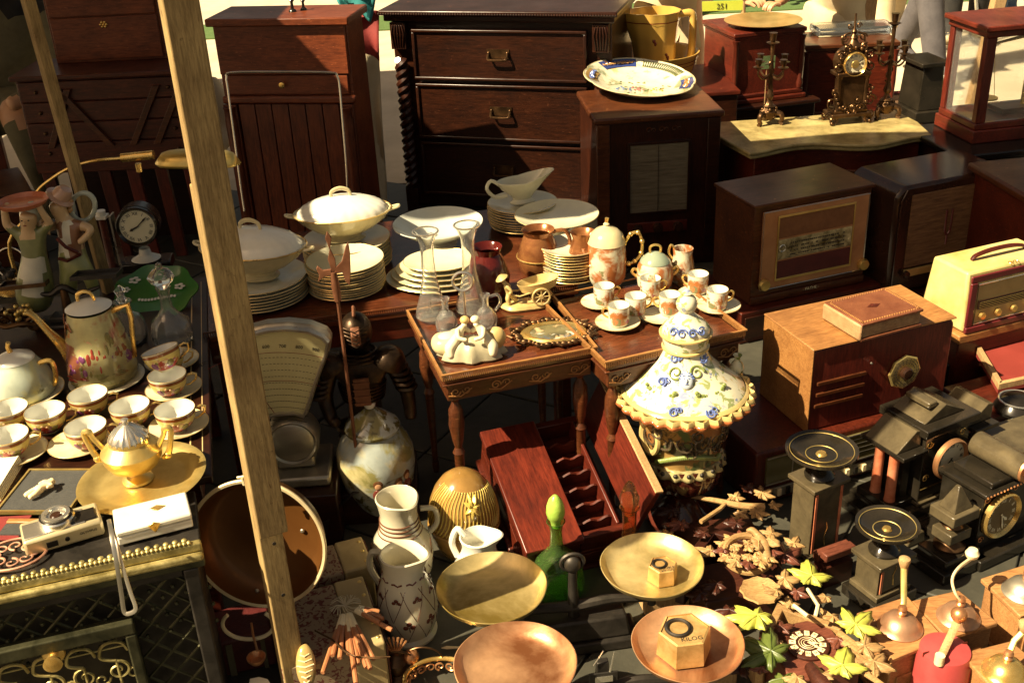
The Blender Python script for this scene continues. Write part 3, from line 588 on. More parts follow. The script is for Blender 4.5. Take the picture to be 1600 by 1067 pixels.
# right-hand stall posts and chair wheel
for x,y,x1,lb in ((1345,75,1352,'pale wooden post behind the gilt clock'),(1530,60,1545,'pale slanting post above the display case')):
    q=PD(x,y,5.6); t=T('stall_post',lb,'post',(q.x,q.y,0)); b=B(); b.box(-.03,.03,-.03,.03,0,2.4); o=b.part('post_body','pale',t,bev=.004); o.rotation_euler.y=.03 if x<1400 else .1
q=P(1458,80,.0); t=T('pushchair','pushchair wheel and frame standing beyond the stall','pushchair',(q.x,q.y,0),.3)
for x in (0,.35):
    b=B(); b.tube([(x,.085*math.cos(a*PI/12),.1+.085*math.sin(a*PI/12)) for a in range(24)],.014,8,True); w_=b.part('wheel','blackc',t)
    b=B(); b.cyl((x-.012,0,.1),.05,.024,16,'x'); b.part('hub','pewter',w_)
b=B(); b.tube([(0,0,.1),(.1,.1,.6),(.15,.3,1.0)],.012,8); b.tube([(.35,0,.1),(.3,.1,.6),(.2,.3,1.0)],.012,8); b.tube([(0,0,.1),(.35,0,.1)],.01,8); b.part('frame','silver',t)
# yellow-green banner with number, beyond the jug
q=PD(1100,12,6.2); t=T('number_banner','yellow green banner strip printed 251 behind the yellow jug','banner',(q.x,q.y,0),-.1)
b=B(); b.box(-.25,.22,0,.008,q.z-.022,q.z+.03); bb=b.part('banner_strip',rough('lime_cloth',(.42,.48,.03),(.5,.56,.06),.8,6,.1),t); bb.rotation_euler.y=.0
b=B(); b.text('251',.042,FACE(.1,-.003,q.z+.002)); b.part('number','ink',bb)
for x in (-.25,.22): b=B(); b.cyl((x,.01,0),.012,q.z+.05,10); b.part('upright','pale',t)
# teal and red cloths and pale drape between cabinet and chest
def drape(name,lb,pts,mt,wav=.02,th=.004,n=14):
    """pts: 4 world corners (a,b,c,d)"""
    a,b_,c,d=[Vector(p) for p in pts]; t=T(name,lb,'cloth',(a.x,a.y,0)); o=t.location; b=B(); g=[]
    for i in range(n+1):
        row=[]
        for j in range(n+1):
            u,v_=i/n,j/n; p=a.lerp(b_,u).lerp(d.lerp(c,u),v_); p=p+Vector((0,wav*math.sin(7*u+3*math.sin(4*v_)),wav*.4*math.sin(9*u+2*v_))); row.append(b.v(p-o))
        g.append(row)
    for i in range(n):
        for j in range(n): b.f([g[i][j],g[i+1][j],g[i+1][j+1],g[i][j+1]])
    b.part('folds',mt,t,solid=th); return t
drape('white_drape','crumpled pale sunlit cloth hanging between cabinet and tall chest',(PY(538,45,4.9),PY(592,100,4.9),PY(606,335,4.75),PY(556,335,4.75)),'beige',.03)
drape('red_blanket','dark red blanket behind the pale cloth between cabinet and chest',(PY(528,18,5.2),PY(592,20,5.2),PY(592,120,5.1),PY(528,50,5.1)),'redc',.02)
drape('teal_cloth','teal cloth corner hanging at the top beside the tall chest',(PY(510,-30,5.0),PY(592,-30,5.0),PY(580,32,5.0),PY(530,8,5.0)),'teal',.02)
# ================================================================ LEFT TABLE, STOVE
TZ=.5
a=P(331,742,TZ); lt=T('cup_table','dark inlaid table carrying the painted tea cups and the coffee pot','table',(a.x,a.y,0),rad(13))
b=B(); b.box(-1.3,0,0,1.12,TZ-.022,TZ); b.part('tabletop','dark',lt,bev=.004)
b=B(); b.box(-1.27,-.03,.03,1.08,TZ-.10,TZ-.0225); b.part('apron','mah',lt,bev=.003)
b=B()
for x,y in ((-.09,.05),(-.09,1.02),(-1.25,1.02)): b.box(x,x+.05,y,y+.05,0,TZ-.1005)
b.each('leg','mah',lt,bev=.003)
inl=rough('light_inlay',(.5,.36,.16),(.62,.46,.22),.4,20,.05)
b=B(); zz=TZ+.0007
for x0,x1,y0,y1 in ((-.047,-.044,.02,1.08),(-.02,-.018,.02,1.08),(-.1,-.05,.2,.203),(-.1,-.05,.245,.248),(-.1,-.05,.62,.623),(-.1,-.05,.665,.668),(-.1,-.097,.203,.245),(-.1,-.097,.623,.665),(-1.25,-.1,.222,.2245)): b.box(x0,x1,y0,y1,TZ-.001,zz)
b.part('inlay_line',inl,lt)
# stove / iron cabinet in front
a=P(303,853,TZ); c=P(0,918,TZ); d=a-c; sv=T('iron_stove','ornate iron stove with gilt rope edge and pierced diamond lattice front at bottom left','stove',(a.x,a.y,0),math.atan2(d.y,d.x))
gil=metal('worn_gilt_cast',(.26,.21,.07),(.62,.52,.22),.4,.7,25,.4); dgr=metal('dark_green_bronze',(.035,.035,.018),(.10,.095,.05),.4,.7,18,.3)
b=B(); b.box(-1.1,-.0,.045,.19,.0,TZ-.03); b.part('body','iron',sv,bev=.003)
b=B(); b.box(-1.11,.012,.02,.2,TZ-.03,TZ-.002); b.part('top_plate','iron',sv,bev=.003)
for y0,z0,z1,mt,e in ((.004,TZ-.018,TZ+.002,gil,.004),(-.006,TZ-.036,TZ-.0185,gil,.006),(.0,TZ-.052,TZ-.0365,dgr,.003)):
    b=B(); b.box(-1.11,.014,y0,.0195 if y0>0 else .03,z0,z1); b.part('moulding',mt,sv,bev=e)
b=B(); n=110
for i in range(n):
    x=-.95+.95*i/n; b.ball((x,.009,TZ+.004),(.0048,.006,.0045),7,5)
    if i%2==0: b.ball((x,.021,TZ+.003),(.006,.006,.004),7,5)
b.part('rope_edge',gil,sv,kind='stuff')
b=B(); b.box(-.03,0,.0,.045,0,TZ-.0525); b.box(-1.1,-.03,.012,.045,TZ-.075,TZ-.0525); b.part('frame','iron',sv,bev=.004)
# lattice bars
zt,zb_=TZ-.078,.0; s_=.043
def clipbar(c0,sg,x0,x1,z0,z1):
    pts=[]
    # line z = sg*(x)+c0
    for x in (x0,x1):
        z=sg*x+c0
        if z0<=z<=z1: pts.append((x,z))
    for z in (z0,z1):
        x=(z-c0)/sg
        if x0<x<x1: pts.append((x,z))
    return pts[:2] if len(pts)>=2 else None
for (x0,x1,z0,z1) in ((-.62,-.03,TZ-.2,zt),(-.155,-.03,.1,TZ-.201)):
    for sg in (.95,-.95):
        for k in range(-30,30):
            q=clipbar(k*s_*1.25,sg,x0,x1,z0,z1)
            if q and math.hypot(q[0][0]-q[1][0],q[0][1]-q[1][1])>.02:
                b=B(); yo=.024 if sg>0 else .0255; b.tube([(q[0][0],yo,q[0][1]),(q[1][0],yo,q[1][1])],.0032,5); b.part('lattice_bar',dgr,sv)
b=B()
x0,z0_=-.62,TZ-.2
for i in range(14):
    for j in range(6):
        x=-.6+i*.0453; z=zt-.02-j*.0215; b.ball((x+(j%2)*.0226,.022,z),.0048,6,4)
b.part('lattice_flower',dgr,sv,kind='stuff')
# inner door with scrolls and knob
X1,Z1=onf(sv,208,975,-.01)
b=B(); b.box(-1.0,X1,-.004,.0235,Z1-.03,Z1); b.box(X1-.022,X1,-.004,.0235,.02,Z1-.0302); b.each('door_rail',dgr,sv,bev=.004)
b=B(); b.box(-1.0,X1-.0225,.008,.012,Z1-.062,Z1-.0585); b.box(-1.0,X1-.0225,-.002,.02,Z1-.19,Z1-.182); b.part('door_bar',gil,sv,bev=.001)
b=B(); yy=.006
for i in range(9):
    x=X1-.05-i*.062; 
    b.tube([(x+.026,yy,Z1-.07),(x+.018,yy,Z1-.05),(x,yy,Z1-.043),(x-.02,yy,Z1-.05),(x-.028,yy,Z1-.075),(x-.015,yy,Z1-.085),(x,yy,Z1-.09)],.0035,6)
    b.scroll(x,yy,Z1-.115,.024,1.4,PI/2,1 if i%2 else -1,.0036); b.scroll(x+.028,yy,Z1-.13,.016,1.2,0,-1 if i%2 else 1,.003)
    b.tube([(x,yy,Z1-.09),(x,yy,Z1-.18)],.003,5); b.scroll(x-.02,yy,Z1-.16,.016,1.2,PI,1,.003)
b.part('scrollwork',gil,sv)
kx,kz=onf(sv,82,1045,-.04)
b=B(); b.lathe([(.022,0),(.02,.004),(.007,.008),(.006,.02),(.017,.026),(.018,.032),(.006,.037),(0,.037)],n=20); q=b.part('knob','gold',sv); q.rotation_euler=(PI/2,0,0); q.location=(kx,.004,kz)
# ---------------------------------------------------------------- painted tea set
scene_l=[((.36,.05,.035),'noise',24,.43,.47,.003,.038),((.22,.05,.20),'noise',30,.50,.53,.006,.034),((.62,.50,.16),'noise',20,.42,.52,.0,.05),((.12,.16,.04),'noise',30,.6,.66,.0,.014)]
pcup=glaze('cup_porcelain_painted',(.72,.68,.50),scene_l,mott=.2); pin=glaze('cup_porcelain_inner',(.74,.74,.66))
grim='goldrim'
FIGM=[glaze('figure_red',(.34,.05,.03)),glaze('figure_purple',(.20,.05,.16)),glaze('figure_olive',(.20,.17,.05)),glaze('figure_flesh',(.60,.36,.20)),glaze('border_rust',(.30,.10,.03),mott=.4)]
CUPFIG=[(-.28,.022,.009,.011,1),(-.05,.024,.007,.012,2),(.2,.023,.009,.012,0),(.42,.020,.006,.009,0),(-.5,.019,.007,.008,2),(-.22,.033,.0035,.0035,3),(.12,.034,.0035,.0035,3),(.35,.031,.003,.003,3),(.75,.022,.009,.010,2),(-.8,.02,.008,.009,4),(1.05,.018,.008,.008,4)]
def teacup(label,x,y,z,sc=1.,rot=0,tilt=None,group='painted tea cups on the inlaid table'):
    q=P(x,y,z); t=T('tea_cup',label,'cup',q,(0,0,rot) if tilt is None else tilt,group)
    b=B(sc); b.cap=True; b.open=True; b.lathe([(.020,0),(.021,.003),(.025,.006),(.038,.018),(.044,.034),(.0455,.052)],n=36); b.part('bowl',pcup,t)
    b=B(sc); b.cap=False; b.open=True; b.lathe([(.0455,.052),(.0452,.0545),(.044,.052),(.0425,.034),(.036,.018),(.02,.008),(0,.007)],n=36); b.part('inside',pin,t)
    for (da,zz,rx,rz,cc) in CUPFIG:
        aa=-PI/2-(rot if tilt is None else tilt[2])+da; rr_=.0435 if zz>.03 else .0385 if zz>.02 else .033
        b=B(sc,Matrix.Rotation(aa+PI/2,4,'Z')@Matrix.Translation((0,-rr_,zz))@Matrix.Rotation(rad(25),4,'X')); b.ball((0,0,0),(rx,.0018,rz),8,6); b.part('painted_figure',FIGM[cc],t)
    b=B(sc); b.cap=False; b.open=True; b.lathe([(.0447,.0425),(.0459,.0505)],n=36); b.part('painted_border',FIGM[4],t)
    b=B(sc); b.tube([(.0452*math.cos(i*PI/18),.0452*math.sin(i*PI/18),.0535) for i in range(36)],.0009,5,True); b.part('gold_rim',grim,t)
    b=B(sc); b.angular=True; b.tube([(.043,0,.044),(.058,0,.048),(.067,0,.044),(.064,0,.03),(.05,0,.02),(.040,0,.018)],[.0035,.004,.004,.0035,.003,.003],8,flat=.7); b.part('handle','gold',t)
    return t
def saucer(label,x,y,z,r=.068,group='saucers under the tea cups',mt=None,cat='saucer',name='saucer'):
    q=P(x,y,z); t=T(name,label,cat,q,0,group)
    b=B(r/.068); b.open=True; b.lathe([(.022,0),(.036,.002),(.055,.008),(.068,.013),(.0675,.0145),(.055,.0105),(.034,.005),(0,.004)],n=40); b.part('plate_body',mt or pcup2,t)
    b=B(r/.068); b.tube([(.0675*math.cos(i*PI/20),.0675*math.sin(i*PI/20),.014) for i in range(40)],.0009,5,True); b.part('gold_rim',grim,t); return t
pcup2=glaze('saucer_porcelain_painted',(.75,.70,.50),[((.45,.36,.12),'noise',14,.56,.66,0,None),((.34,.06,.04),'noise',24,.66,.70,0,None)],mott=.25)
z=TZ
for lb,x,y in (('saucer under the two stacked cups in front of the glass decanter',270,569),('saucer just below the one with stacked cups near the table edge',273,612),('saucer under the sunlit cup by the right table edge',281,670),('sunlit saucer under the cup left of the brass urn',125,698),('saucer at the left edge under the lowest cup',28,712)): saucer(lb,x,y,z)
for lb,x,y,zz,r in (('cup in front of the teapot, at the left edge of the view',20,668,z,.3),('second tea cup from the left in the middle row, without saucer',78,672,z,.2),('tea cup standing in front of the coffee pot',144,646,z,.15),('tea cup right of the brass urn lid, without saucer',209,664,z,.3),('sunlit tea cup nearest the right table edge',279,670,z+.004,.35),('brightly lit tea cup left of the brass urn',141,697,z+.004,.2),('lowest tea cup at the left edge on its saucer',20,711,z+.004,.3),('shaded tea cup below the stacked pair',267,615,z+.004,.2),('lower cup of the stacked pair before the decanter',263,581,z+.004,.3)):
    teacup(lb,x,y,zz,1,r)
q=P(262,579,z+.05); teacup('tilted upper cup of the stacked pair before the decanter',262,577,z+.045,1,.3,(rad(-14),rad(-10),.35))
# coffee pot
pot_l=[((.30,.045,.03),'noise',9,.50,.60,.10,.30),((.25,.09,.05),'noise',13,.50,.56,.03,.12),((.20,.05,.18),'noise',20,.60,.64,.05,.10),((.16,.17,.04),'noise',10,.52,.6,.0,.05),((.42,.16,.03),'noise',16,.6,.66,.06,.2)]
pot_m=glaze('coffee_pot_painted',(.55,.50,.24),pot_l,mott=.4)
t,q,m,k=up('coffee_pot','tall painted coffee pot with gilt spout and handle among the tea cups','coffee pot',165,590,z)
pr=pp(q,165,[(590,46),(584,52),(572,53),(550,50),(520,44),(495,37),(484,34)])
b=B(); b.open=True; b.lathe(pr,n=44); b.part('body',pot_m,t)
def potr(z_):
    for (r1,z1),(r2,z2) in zip(pr,pr[1:]):
        if z1<=z_<=z2: return r1+(r2-r1)*(z_-z1)/(z2-z1)
    return pr[-1][0]
for (da,y_,rx,rz,cc) in ((-.35,552,.020,.026,1),(-.12,556,.015,.024,2),(.16,545,.018,.032,0),(.4,540,.012,.028,0),(-.30,530,.008,.009,3),(.12,520,.007,.008,3),(.36,517,.007,.008,3),(-.55,556,.016,.02,1),(-1.2,520,.02,.05,4),(-1.5,540,.02,.06,4),(-.9,505,.03,.02,4),(.8,530,.02,.04,2),(1.1,545,.02,.03,4),(-.3,583,.045,.010,2),(.5,585,.04,.008,2),(-.5,572,.03,.008,0),(.6,568,.035,.006,2)):
    z_=pp(q,165,[(y_,1)])[0][1]; aa=-PI/2+da; b=B(Mx=Matrix.Rotation(aa+PI/2,4,'Z')@Matrix.Translation((0,-potr(z_)+.001,z_))@Matrix.Rotation(rad(-8),4,'X')); 
    for _ in range(7):
        b.ball((random.uniform(-.8,.8)*rx,.0006,random.uniform(-.8,.8)*rz),(rx*random.uniform(.18,.42),.0018,rz*random.uniform(.2,.45)),8,6)
    b.part('painted_figure',FIGM[cc],t,kind='stuff')
pl=pp(q,165,[(584,35),(480,35.5),(477,30),(472,16),(469,0)])[1:]
b=B(); b.open=True; b.lathe(pl,n=40); ld=b.part('lid',pin,t)
b=B(); b.tube([(r*0+.0335*1.5*math.cos(a*PI/18),.0335*1.5*math.sin(a*PI/18),pl[0][1]) for a in range(36)],.0012,5,True); b.part('gold_rim',grim,ld)
h=pl[-1][1]; b=B(); b.tube([(-.022,0,h-.002),(-.02,0,h+.014),(-.004,0,h+.022),(.012,.0,h+.016),(.018,0,h-.002)],[.004,.005,.005,.004,.004],8); b.part('knob','gold',ld)
mm=m; Zp=lambda y:pp(q,165,[(y,1)])[0][1]
b=B(); b.tube([(-.066,-.01,Zp(558)),(-.082,-.012,Zp(535)),(-.105,-.014,Zp(512)),(-.13,-.016,Zp(486)),(-.145,-.017,Zp(480))],[.022,.017,.011,.009,.008],10,flat=.8); b.part('spout','gold',t)
b=B(); b.angular=True; b.tube([(.046,0,Zp(490)),(.075,0,Zp(484)),(.094,0,Zp(480)),(.097,0,Zp(500)),(.09,0,Zp(530)),(.085,0,Zp(560)),(.066,0,Zp(566))],[.007,.007,.008,.007,.006,.006,.006],8); b.part('handle','gold',t)
t2,q2,_,_=up('saucer','plate under the tall coffee pot','plate',168,594,z-.0); 
b=B(); b.open=True; b.lathe([(.06,0),(.085,.004),(.092,.008),(.09,.009),(.06,.003),(0,.002)],n=40); b.part('plate_body',pcup2,t2); t.location.z+=.004
# teapot at the left edge
tea_m=glaze('teapot_painted',(.50,.56,.46),[((.55,.50,.2),'noise',7,.48,.6,0,None),((.12,.11,.04),'noise',12,.56,.62,.0,.05),((.10,.2,.3),'noise',25,.62,.66,.03,.05)],mott=.3)
t,q,m,k=up('teapot','squat painted teapot with white lid at the left edge','teapot',38,618,z+.004)
b=B(); b.open=True; b.lathe(pp(q,38,[(618,44),(610,50),(596,50),(578,44),(564,33),(560,30)]),n=40); b.part('body',tea_m,t)
pl=pp(q,38,[(560,31),(557,29),(551,15),(548,0)]); b=B(); b.lathe(pl,n=32); ld=b.part('lid',pin,t)
h=pl[-1][1]; b=B(); b.tube([(-.004,0,h-.003),(-.008,0,h+.012),(-.003,0,h+.024)],[.007,.005,.006],8); b.part('knob','gold',ld)
b=B(); b.tube([(.05,0,.085),(.085,0,.092),(.09,0,.06),(.082,0,.03),(.07,0,.028)],.006,8); b.part('handle','gold',t)
saucer('large plate under the squat teapot',40,622,z,.095)
# sugar urn on brass tray (metal)
t,q,m,k=up('brass_tray','round brass tray with ridged rim holding the lidded brass urn','tray',224,752,z+.006)
b=B(); b.open=True; b.lathe([(.10,0),(.12,.003),(.128,.010),(.15,.013),(.152,.016),(.148,.0165),(.126,.013),(.117,.006),(.098,.004),(0,.004)],n=64); b.part('tray_body','brass',t); t.rotation_euler=(rad(1),rad(-2),0); t.scale=(.88,.88,.88)
t,q,m,k=up('sugar_urn','lidded brass urn with two angular handles on the brass tray','urn',216,748,z+.012)
b=B(); b.open=True; b.lathe(pp(q,216,[(748,24),(745,23),(741,12),(737,9),(733,18),(724,37),(712,45),(701,47),(694,40),(688,32),(682,31)]),n=40); b.part('bowl','brass',t)
pl=pp(q,216,[(684,31),(679,30),(671,22),(665,13),(661,5),(657,4),(654,6),(651,0)])
b=B(); b.lathe(pl,n=60,mod=lambda a,z,r:1+.035*math.cos(20*a) if r>.015 else 1); b.part('lid','silver',t)
for s in (-1,1):
    b=B(); b.tube([(s*.055,0,.075),(s*.073,0,.105),(s*.078,0,.12),(s*.09,0,.118),(s*.085,0,.09),(s*.075,0,.06),(s*.062,0,.05)],[.006,.005,.007,.006,.006,.007,.005],8); b.ball((s*.074,0,.056),.009,10,8); b.part('handle','brass',t)
# velvet framed panel with ivory baby, book
c1,c2,c3,c4_=[P(x,y,TZ) for x,y in ((-2,802),(105,802),(131,738),(30,733))]
ang=math.atan2((c2-c1).y,(c2-c1).x)
t=T('velvet_panel','black velvet square in a thin gilt frame lying on the table','panel',(c1.x,c1.y,TZ+.0),ang); 
b=B(); b.box(0,.148,0,.148,0,.006); b.part('velvet','velvet',t)
b=B()
for v in ((-.004,0,-.004,.152),(.148,.152,-.004,.152),(0,.148,-.004,0),(0,.148,.148,.152)): b.box(*v,0,.009)
b.each('frame_side','brass',t)
t=T('small_panel','dark framed panel in front of the velvet square, edge only','panel',P(-2,838,TZ),ang); b=B(); b.box(0,.13,0,.035,0,.006); b.part('velvet','velvet',t); b=B(); b.box(0,.135,.035,.048,0,.01); b.part('frame_side','oak',t,bev=.002)
t=T('open_book','pale book with ruled pages at the left edge','book',P(-30,785,TZ),ang+.12); b=B()
for i in range(6): b.box(-.06,.042-i*.001,0,.14,i*.004+.0005,i*.004+.0035)
b.part('pages','paper',t); b=B(); b.box(-.065,.046,-.003,.143,-.002,.0003); b.part('cover','mah',t)
t,q,m,k=up('figurine','tiny ivory cherub lying on the black velvet square','figurine',66,770,TZ+.006,rot=.9)
V={'p':(0,0,.012,.010),'c':(.014,0,.014,.011),'n':(.024,0,.014,.006),'h':(.033,0,.015,.010),'a':(.02,.016,.012,.005),'b':(.006,.02,.01,.004),'d':(.018,-.016,.014,.005),'e':(.004,-.016,.018,.004),'l':(-.016,.008,.01,.007),'m':(-.034,.01,.007,.006),'r':(-.016,-.007,.011,.007),'s':(-.034,-.006,.008,.006)}
skin('body',V,chain('p','c','n','h')+chain('c','a','b')+chain('c','d','e')+chain('p','l','m')+chain('p','r','s'),['ivory'],t)
# camera
a=P(42,872,TZ+.004); c=P(166,836,TZ+.004); an=math.atan2((c-a).y,(c-a).x)
ca=T('film_camera','silver compact film camera lying on its back at the stove edge','camera',(a.x,a.y,TZ+.004),an+.02)
wc=(c-a).length; alu=metal('camera_aluminium',(.55,.47,.27),(.68,.58,.36),.3,.5,5,.02)
b=B(); b.box(0,wc,0,.075,0,.035); b.part('body',alu,ca,bev=.006)
b=B(); b.box(.004,wc-.03,.008,.06,.035,.037); b.part('face_plate','silver',ca,bev=.002)
b=B(); b.box(wc*.62,wc-.008,.012,.052,.0352,.0385); b.part('leatherette','black',ca,bev=.003)
b=B(); b.cap=True; b.lathe([(.033,.035),(.034,.046),(.031,.05),(.028,.05),(.027,.056),(.020,.057),(.018,.052),(.011,.05),(0,.049)],(wc*.47,.04,0),36); ln=b.part('lens_barrel','silver',ca)
b=B(); b.lathe([(.012,.0505),(.009,.0535),(0,.0545)],(wc*.47,.04,0),24); b.part('lens_glass','bakelite',ln)
b=B(); b.tube([(wc*.47+.0305*math.cos(i*PI/15),.04+.0305*math.sin(i*PI/15),.0505) for i in range(30)],.0018,5,True); b.part('knurled_ring','black',ln)
b=B(); b.cyl((wc*.53,.0,.017),.0045,-.003,14,'y'); b.box(wc*.27,wc*.41,-.0018,.0,.009,.021); b.each('back_fitting','black',ca)
b=B(); b.text('OLYMPUS',.0075,FACE(wc*.8,-.0006,.019),.0003); b.part('maker_name','ink',ca)
st=T('camera_strap','grey wrist strap hanging from the film camera over the stove front','strap',(a.x,a.y,TZ),0)
pt=[PY(x,y,yy)-st.location for x,y,yy in ((170,812,1.69),(172,822,1.655),(176,845,1.62),(183,885,1.60),(190,930,1.598),(194,955,1.597),(202,958,1.596),(212,950,1.597),(204,925,1.60),(193,890,1.603),(182,850,1.625),(176,828,1.655))]
b=B(); b.tube(pt,[.0045]*len(pt),6,flat=.4); b.part('strap_band','steel',st)
# white box
a=P(186,853,TZ+.004); c=P(303,823,TZ+.004); an=math.atan2((c-a).y,(c-a).x); wb=(c-a).length
t=T('white_box','small white lidded box with gilt lozenge and clasp beside the camera','box',(a.x,a.y,TZ+.004),an)
b=B(); b.box(0,wb,0,.085,0,.018); b.part('base','white',t,bev=.003); b=B(); b.box(-.001,wb+.001,-.001,.086,.019,.032); ld=b.part('lid','white',t,bev=.004)
b=B(); b.prism([(wb*.58-.018,.05),(wb*.58,.04),(wb*.58+.018,.05),(wb*.58,.06)],.032,.0338,'xy'); b.part('lozenge','gold',ld,bev=.001)
b=B(); b.prism([(wb*.5-.012,.03),(wb*.5,.036),(wb*.5+.012,.03),(wb*.5+.006,.02),(wb*.5,.012),(wb*.5-.006,.02)],-.004,-.001); b.part('clasp','gold',t,bev=.001)
# pierced trivet
t,q,m,k=up('trivet','pierced pinkish metal trivet under the left end of the camera','trivet',22,868,TZ+.004,rot=.2)
pk=metal('pink_cast_iron',(.35,.16,.10),(.62,.36,.24),.5,.4,20,.3); b=B()
b.tube([(.062*math.cos(i*PI/16),.05*math.sin(i*PI/16),.004) for i in range(32)],.003,6,True)
for i in range(8): a_=i*PI/4; b.M=Matrix.Translation((.034*math.cos(a_),.028*math.sin(a_),.004))@Matrix.Rotation(PI/2,4,'X'); b.scroll(0,0,0,.015,1.1,a_,1,.0025); b.M=Matrix.Identity(4)
b.part('openwork',pk,t)
t,q,m,k=up('cloth','red velvet scrap under the trivet at the left edge','cloth',10,835,TZ); b=B(); b.box(-.06,.03,-.02,.06,0,.003); b.part('fabric','redc',t,bev=.001)
# ---------------------------------------------------------------- back of the left table
def decanter(label,x,y,z,rows,stop,mt,name='decanter',cut=0,stopmat=None,smooth_n=36,liquid=None):
    t,q,m,k=up(name,label,'decanter',x,y,z); pr=pp(q,x,rows); md=(lambda a,z,r:1+cut*math.cos(12*a)) if cut else None
    inn=[(max(r-.0025,.002),z_) for r,z_ in pr[::-1]]; inn[-1]=(inn[-1][0]*.9,inn[-1][1]+.004); 
    b=B(); b.lathe(pr+inn+[(0,inn[-1][1])],n=smooth_n,mod=md); b.part('bottle',mt,t)
    if stop: b=B(); b.lathe(pp(q,x,stop),n=14 if cut else 24,mod=(lambda a,z,r:1+.06*math.cos(7*a)) if cut else None); b.part('stopper',stopmat or mt,t)
    return t
decanter('tall cut glass decanter with ball stopper behind the stacked cups',272,535,z,[(535,26),(530,31),(515,32),(500,28),(490,16),(480,9),(462,8),(452,10),(448,12)],[(450,6),(444,10),(438,17),(430,20),(423,15),(418,6),(412,5),(408,0)],'glass',cut=.03)
decanter('short glass decanter with diamond stopper behind the coffee pot handle',205,535,z,[(535,24),(525,28),(505,27),(494,22),(488,10),(478,9),(470,15)],[(472,5),(466,8),(461,5),(452,9),(444,0)],'glass',cut=.03)
# balance scale with two square pans
t,q,m,k=up('kitchen_balance','iron balance with two oblong brass pans behind the coffee pot','scale',112,505,z)
hz=pp(q,112,[(440,1)])[0][1]
b=B(); b.box(-.09,.09,-.04,.04,0,.012); b.box(-.05,.05,-.025,.025,.012,.03); b.part('base','iron',t,bev=.004)
b=B(); b.tube([(0,0,.03),(0,0,hz-.02)],[.016,.009],12); b.part('column','bronze',t)
b=B(); b.tube([(-.09,0,hz-.02),(-.04,0,hz-.035),(0,0,hz-.015),(.04,0,hz-.035),(.1,0,hz-.02)],[.005,.008,.01,.008,.005],8); b.part('beam','iron',t)
for s,dz,ro in ((-1,-.005,.15),(1,.012,.05)):
    x=s*.1; b=B(Mx=Matrix.Translation((x,0,hz+dz))@Matrix.Rotation(ro,4,'Z')@Matrix.Rotation(rad(-8),4,'X')); b.box(-.062,.062,-.035,.035,0,.003); b.box(-.062,.062,-.035,-.032,.003,.011); b.box(-.062,.062,.032,.035,.003,.011); b.box(-.062,-.059,-.032,.032,.003,.011); b.box(.059,.062,-.032,.032,.003,.011); b.text('A&B',.014,Matrix.Translation((0,0,.0035))); b.part('pan','bronze' if s<0 else 'iron',t,bev=.001)
# green glass dish
t,q,m,k=up('leaf_dish','green glass dish painted with white flowers behind the decanter','dish',245,462,z+.02); t.rotation_euler=(rad(28),0,.1)
grn=rough('opaline_green',(.035,.14,.03),(.06,.20,.045),.12,6,.03); md=lambda a,z,r:1+.05*math.cos(7*a)*(r/.1)
b=B((1.12,.92,1)); b.open=True; b.lathe([(.05,0),(.08,.006),(.105,.02),(.104,.023),(.078,.011),(.0,.006)],n=56,mod=md); b.part('dish_body',grn,t)
for (fx,fy,s) in ((-.055,.055,.016),(.03,.06,.015),(.06,.015,.014),(-.075,.02,.012)):
    b=B((1.12,.92,1))
    for i in range(5): a_=i*2*PI/5; b.ball((fx+s*.6*math.cos(a_),fy+s*.6*math.sin(a_),.0165 if abs(fx)>.05 else .0135),(s*.45,s*.3,.002),8,5)
    b.part('painted_flower','white',t)
b=B((1.12,.92,1))
for i in range(12): b.ball((-.04+i*.008,-.02-.004*math.sin(i*.5),.0125),(.004,.006,.002),6,4)
b.part('painted_spray','white',t)
# porcelain girl and boy
SHK=.262/kv(420); B.SH=Matrix(((1,0,SHK,0),(0,1,0,0),(0,0,1,0),(0,0,0,1)))
def SH(V): return {k:(v[0]+SHK*v[2],)+tuple(v[1:]) for k,v in V.items()}
gg=glaze('figurine_green',(.26,.27,.10),mott=.4,ro=.3); gs=glaze('figurine_skin',(.62,.42,.22),mott=.15,ro=.3); gv=glaze('figurine_veil',(.42,.46,.38),mott=.2,ro=.3); gb=glaze('figurine_brown',(.26,.11,.05),mott=.3,ro=.3); gw_=glaze('figurine_white',(.68,.64,.5),mott=.2,ro=.3); gy=glaze('figurine_lime',(.36,.37,.13),mott=.35,ro=.3)
q=P(50,500,z); t=T('figurine','porcelain peasant girl in a green dress carrying a dish on her head','figurine',q)
Z=lambda y:pp(q,50,[(y,1)])[0][1]; w_=mpp(q)*.9
X=lambda x:(x-46)*w_
V={'b':(X(50),0,.02,.055),'s':(X(52),0,Z(440),.058),'wst':(X(52),0,Z(402),.034),'c':(X(44),0,Z(372),.036),'n':(X(41),0,Z(355),.016),'h':(X(42),-.01,Z(338),.026),'h2':(X(42),-.008,Z(328),.022),
   'sl':(X(26),0,Z(365),.018),'el':(X(4),0,Z(350),.013),'wl':(X(0),0,Z(325),.009),'hl':(X(8),0,Z(316),.009),'sr':(X(62),0,Z(360),.017),'er':(X(76),0,Z(350),.013),'wr':(X(66),-.01,Z(332),.009),'hr':(X(58),-.01,Z(318),.009)}
def gz_(c): 
    c=Vector((c.x-SHK*c.z,c.y,c.z))
    if c.z>Z(352) or abs(c.x-X(44))>.06 and c.z>Z(395): return 1
    if c.z>Z(372) and abs(c.x-X(42))<.02 and c.y<0: return 1
    if c.y<-.015 and c.z<Z(398) and c.z>Z(455) and abs(c.x-X(54))<.03: return 2
    return 0
skin('body',SH(V),chain('b','s','wst','c','n','h','h2')+chain('c','sl','el','wl','hl')+chain('c','sr','er','wr','hr'),[gg,gs,gw_],t,gz_)
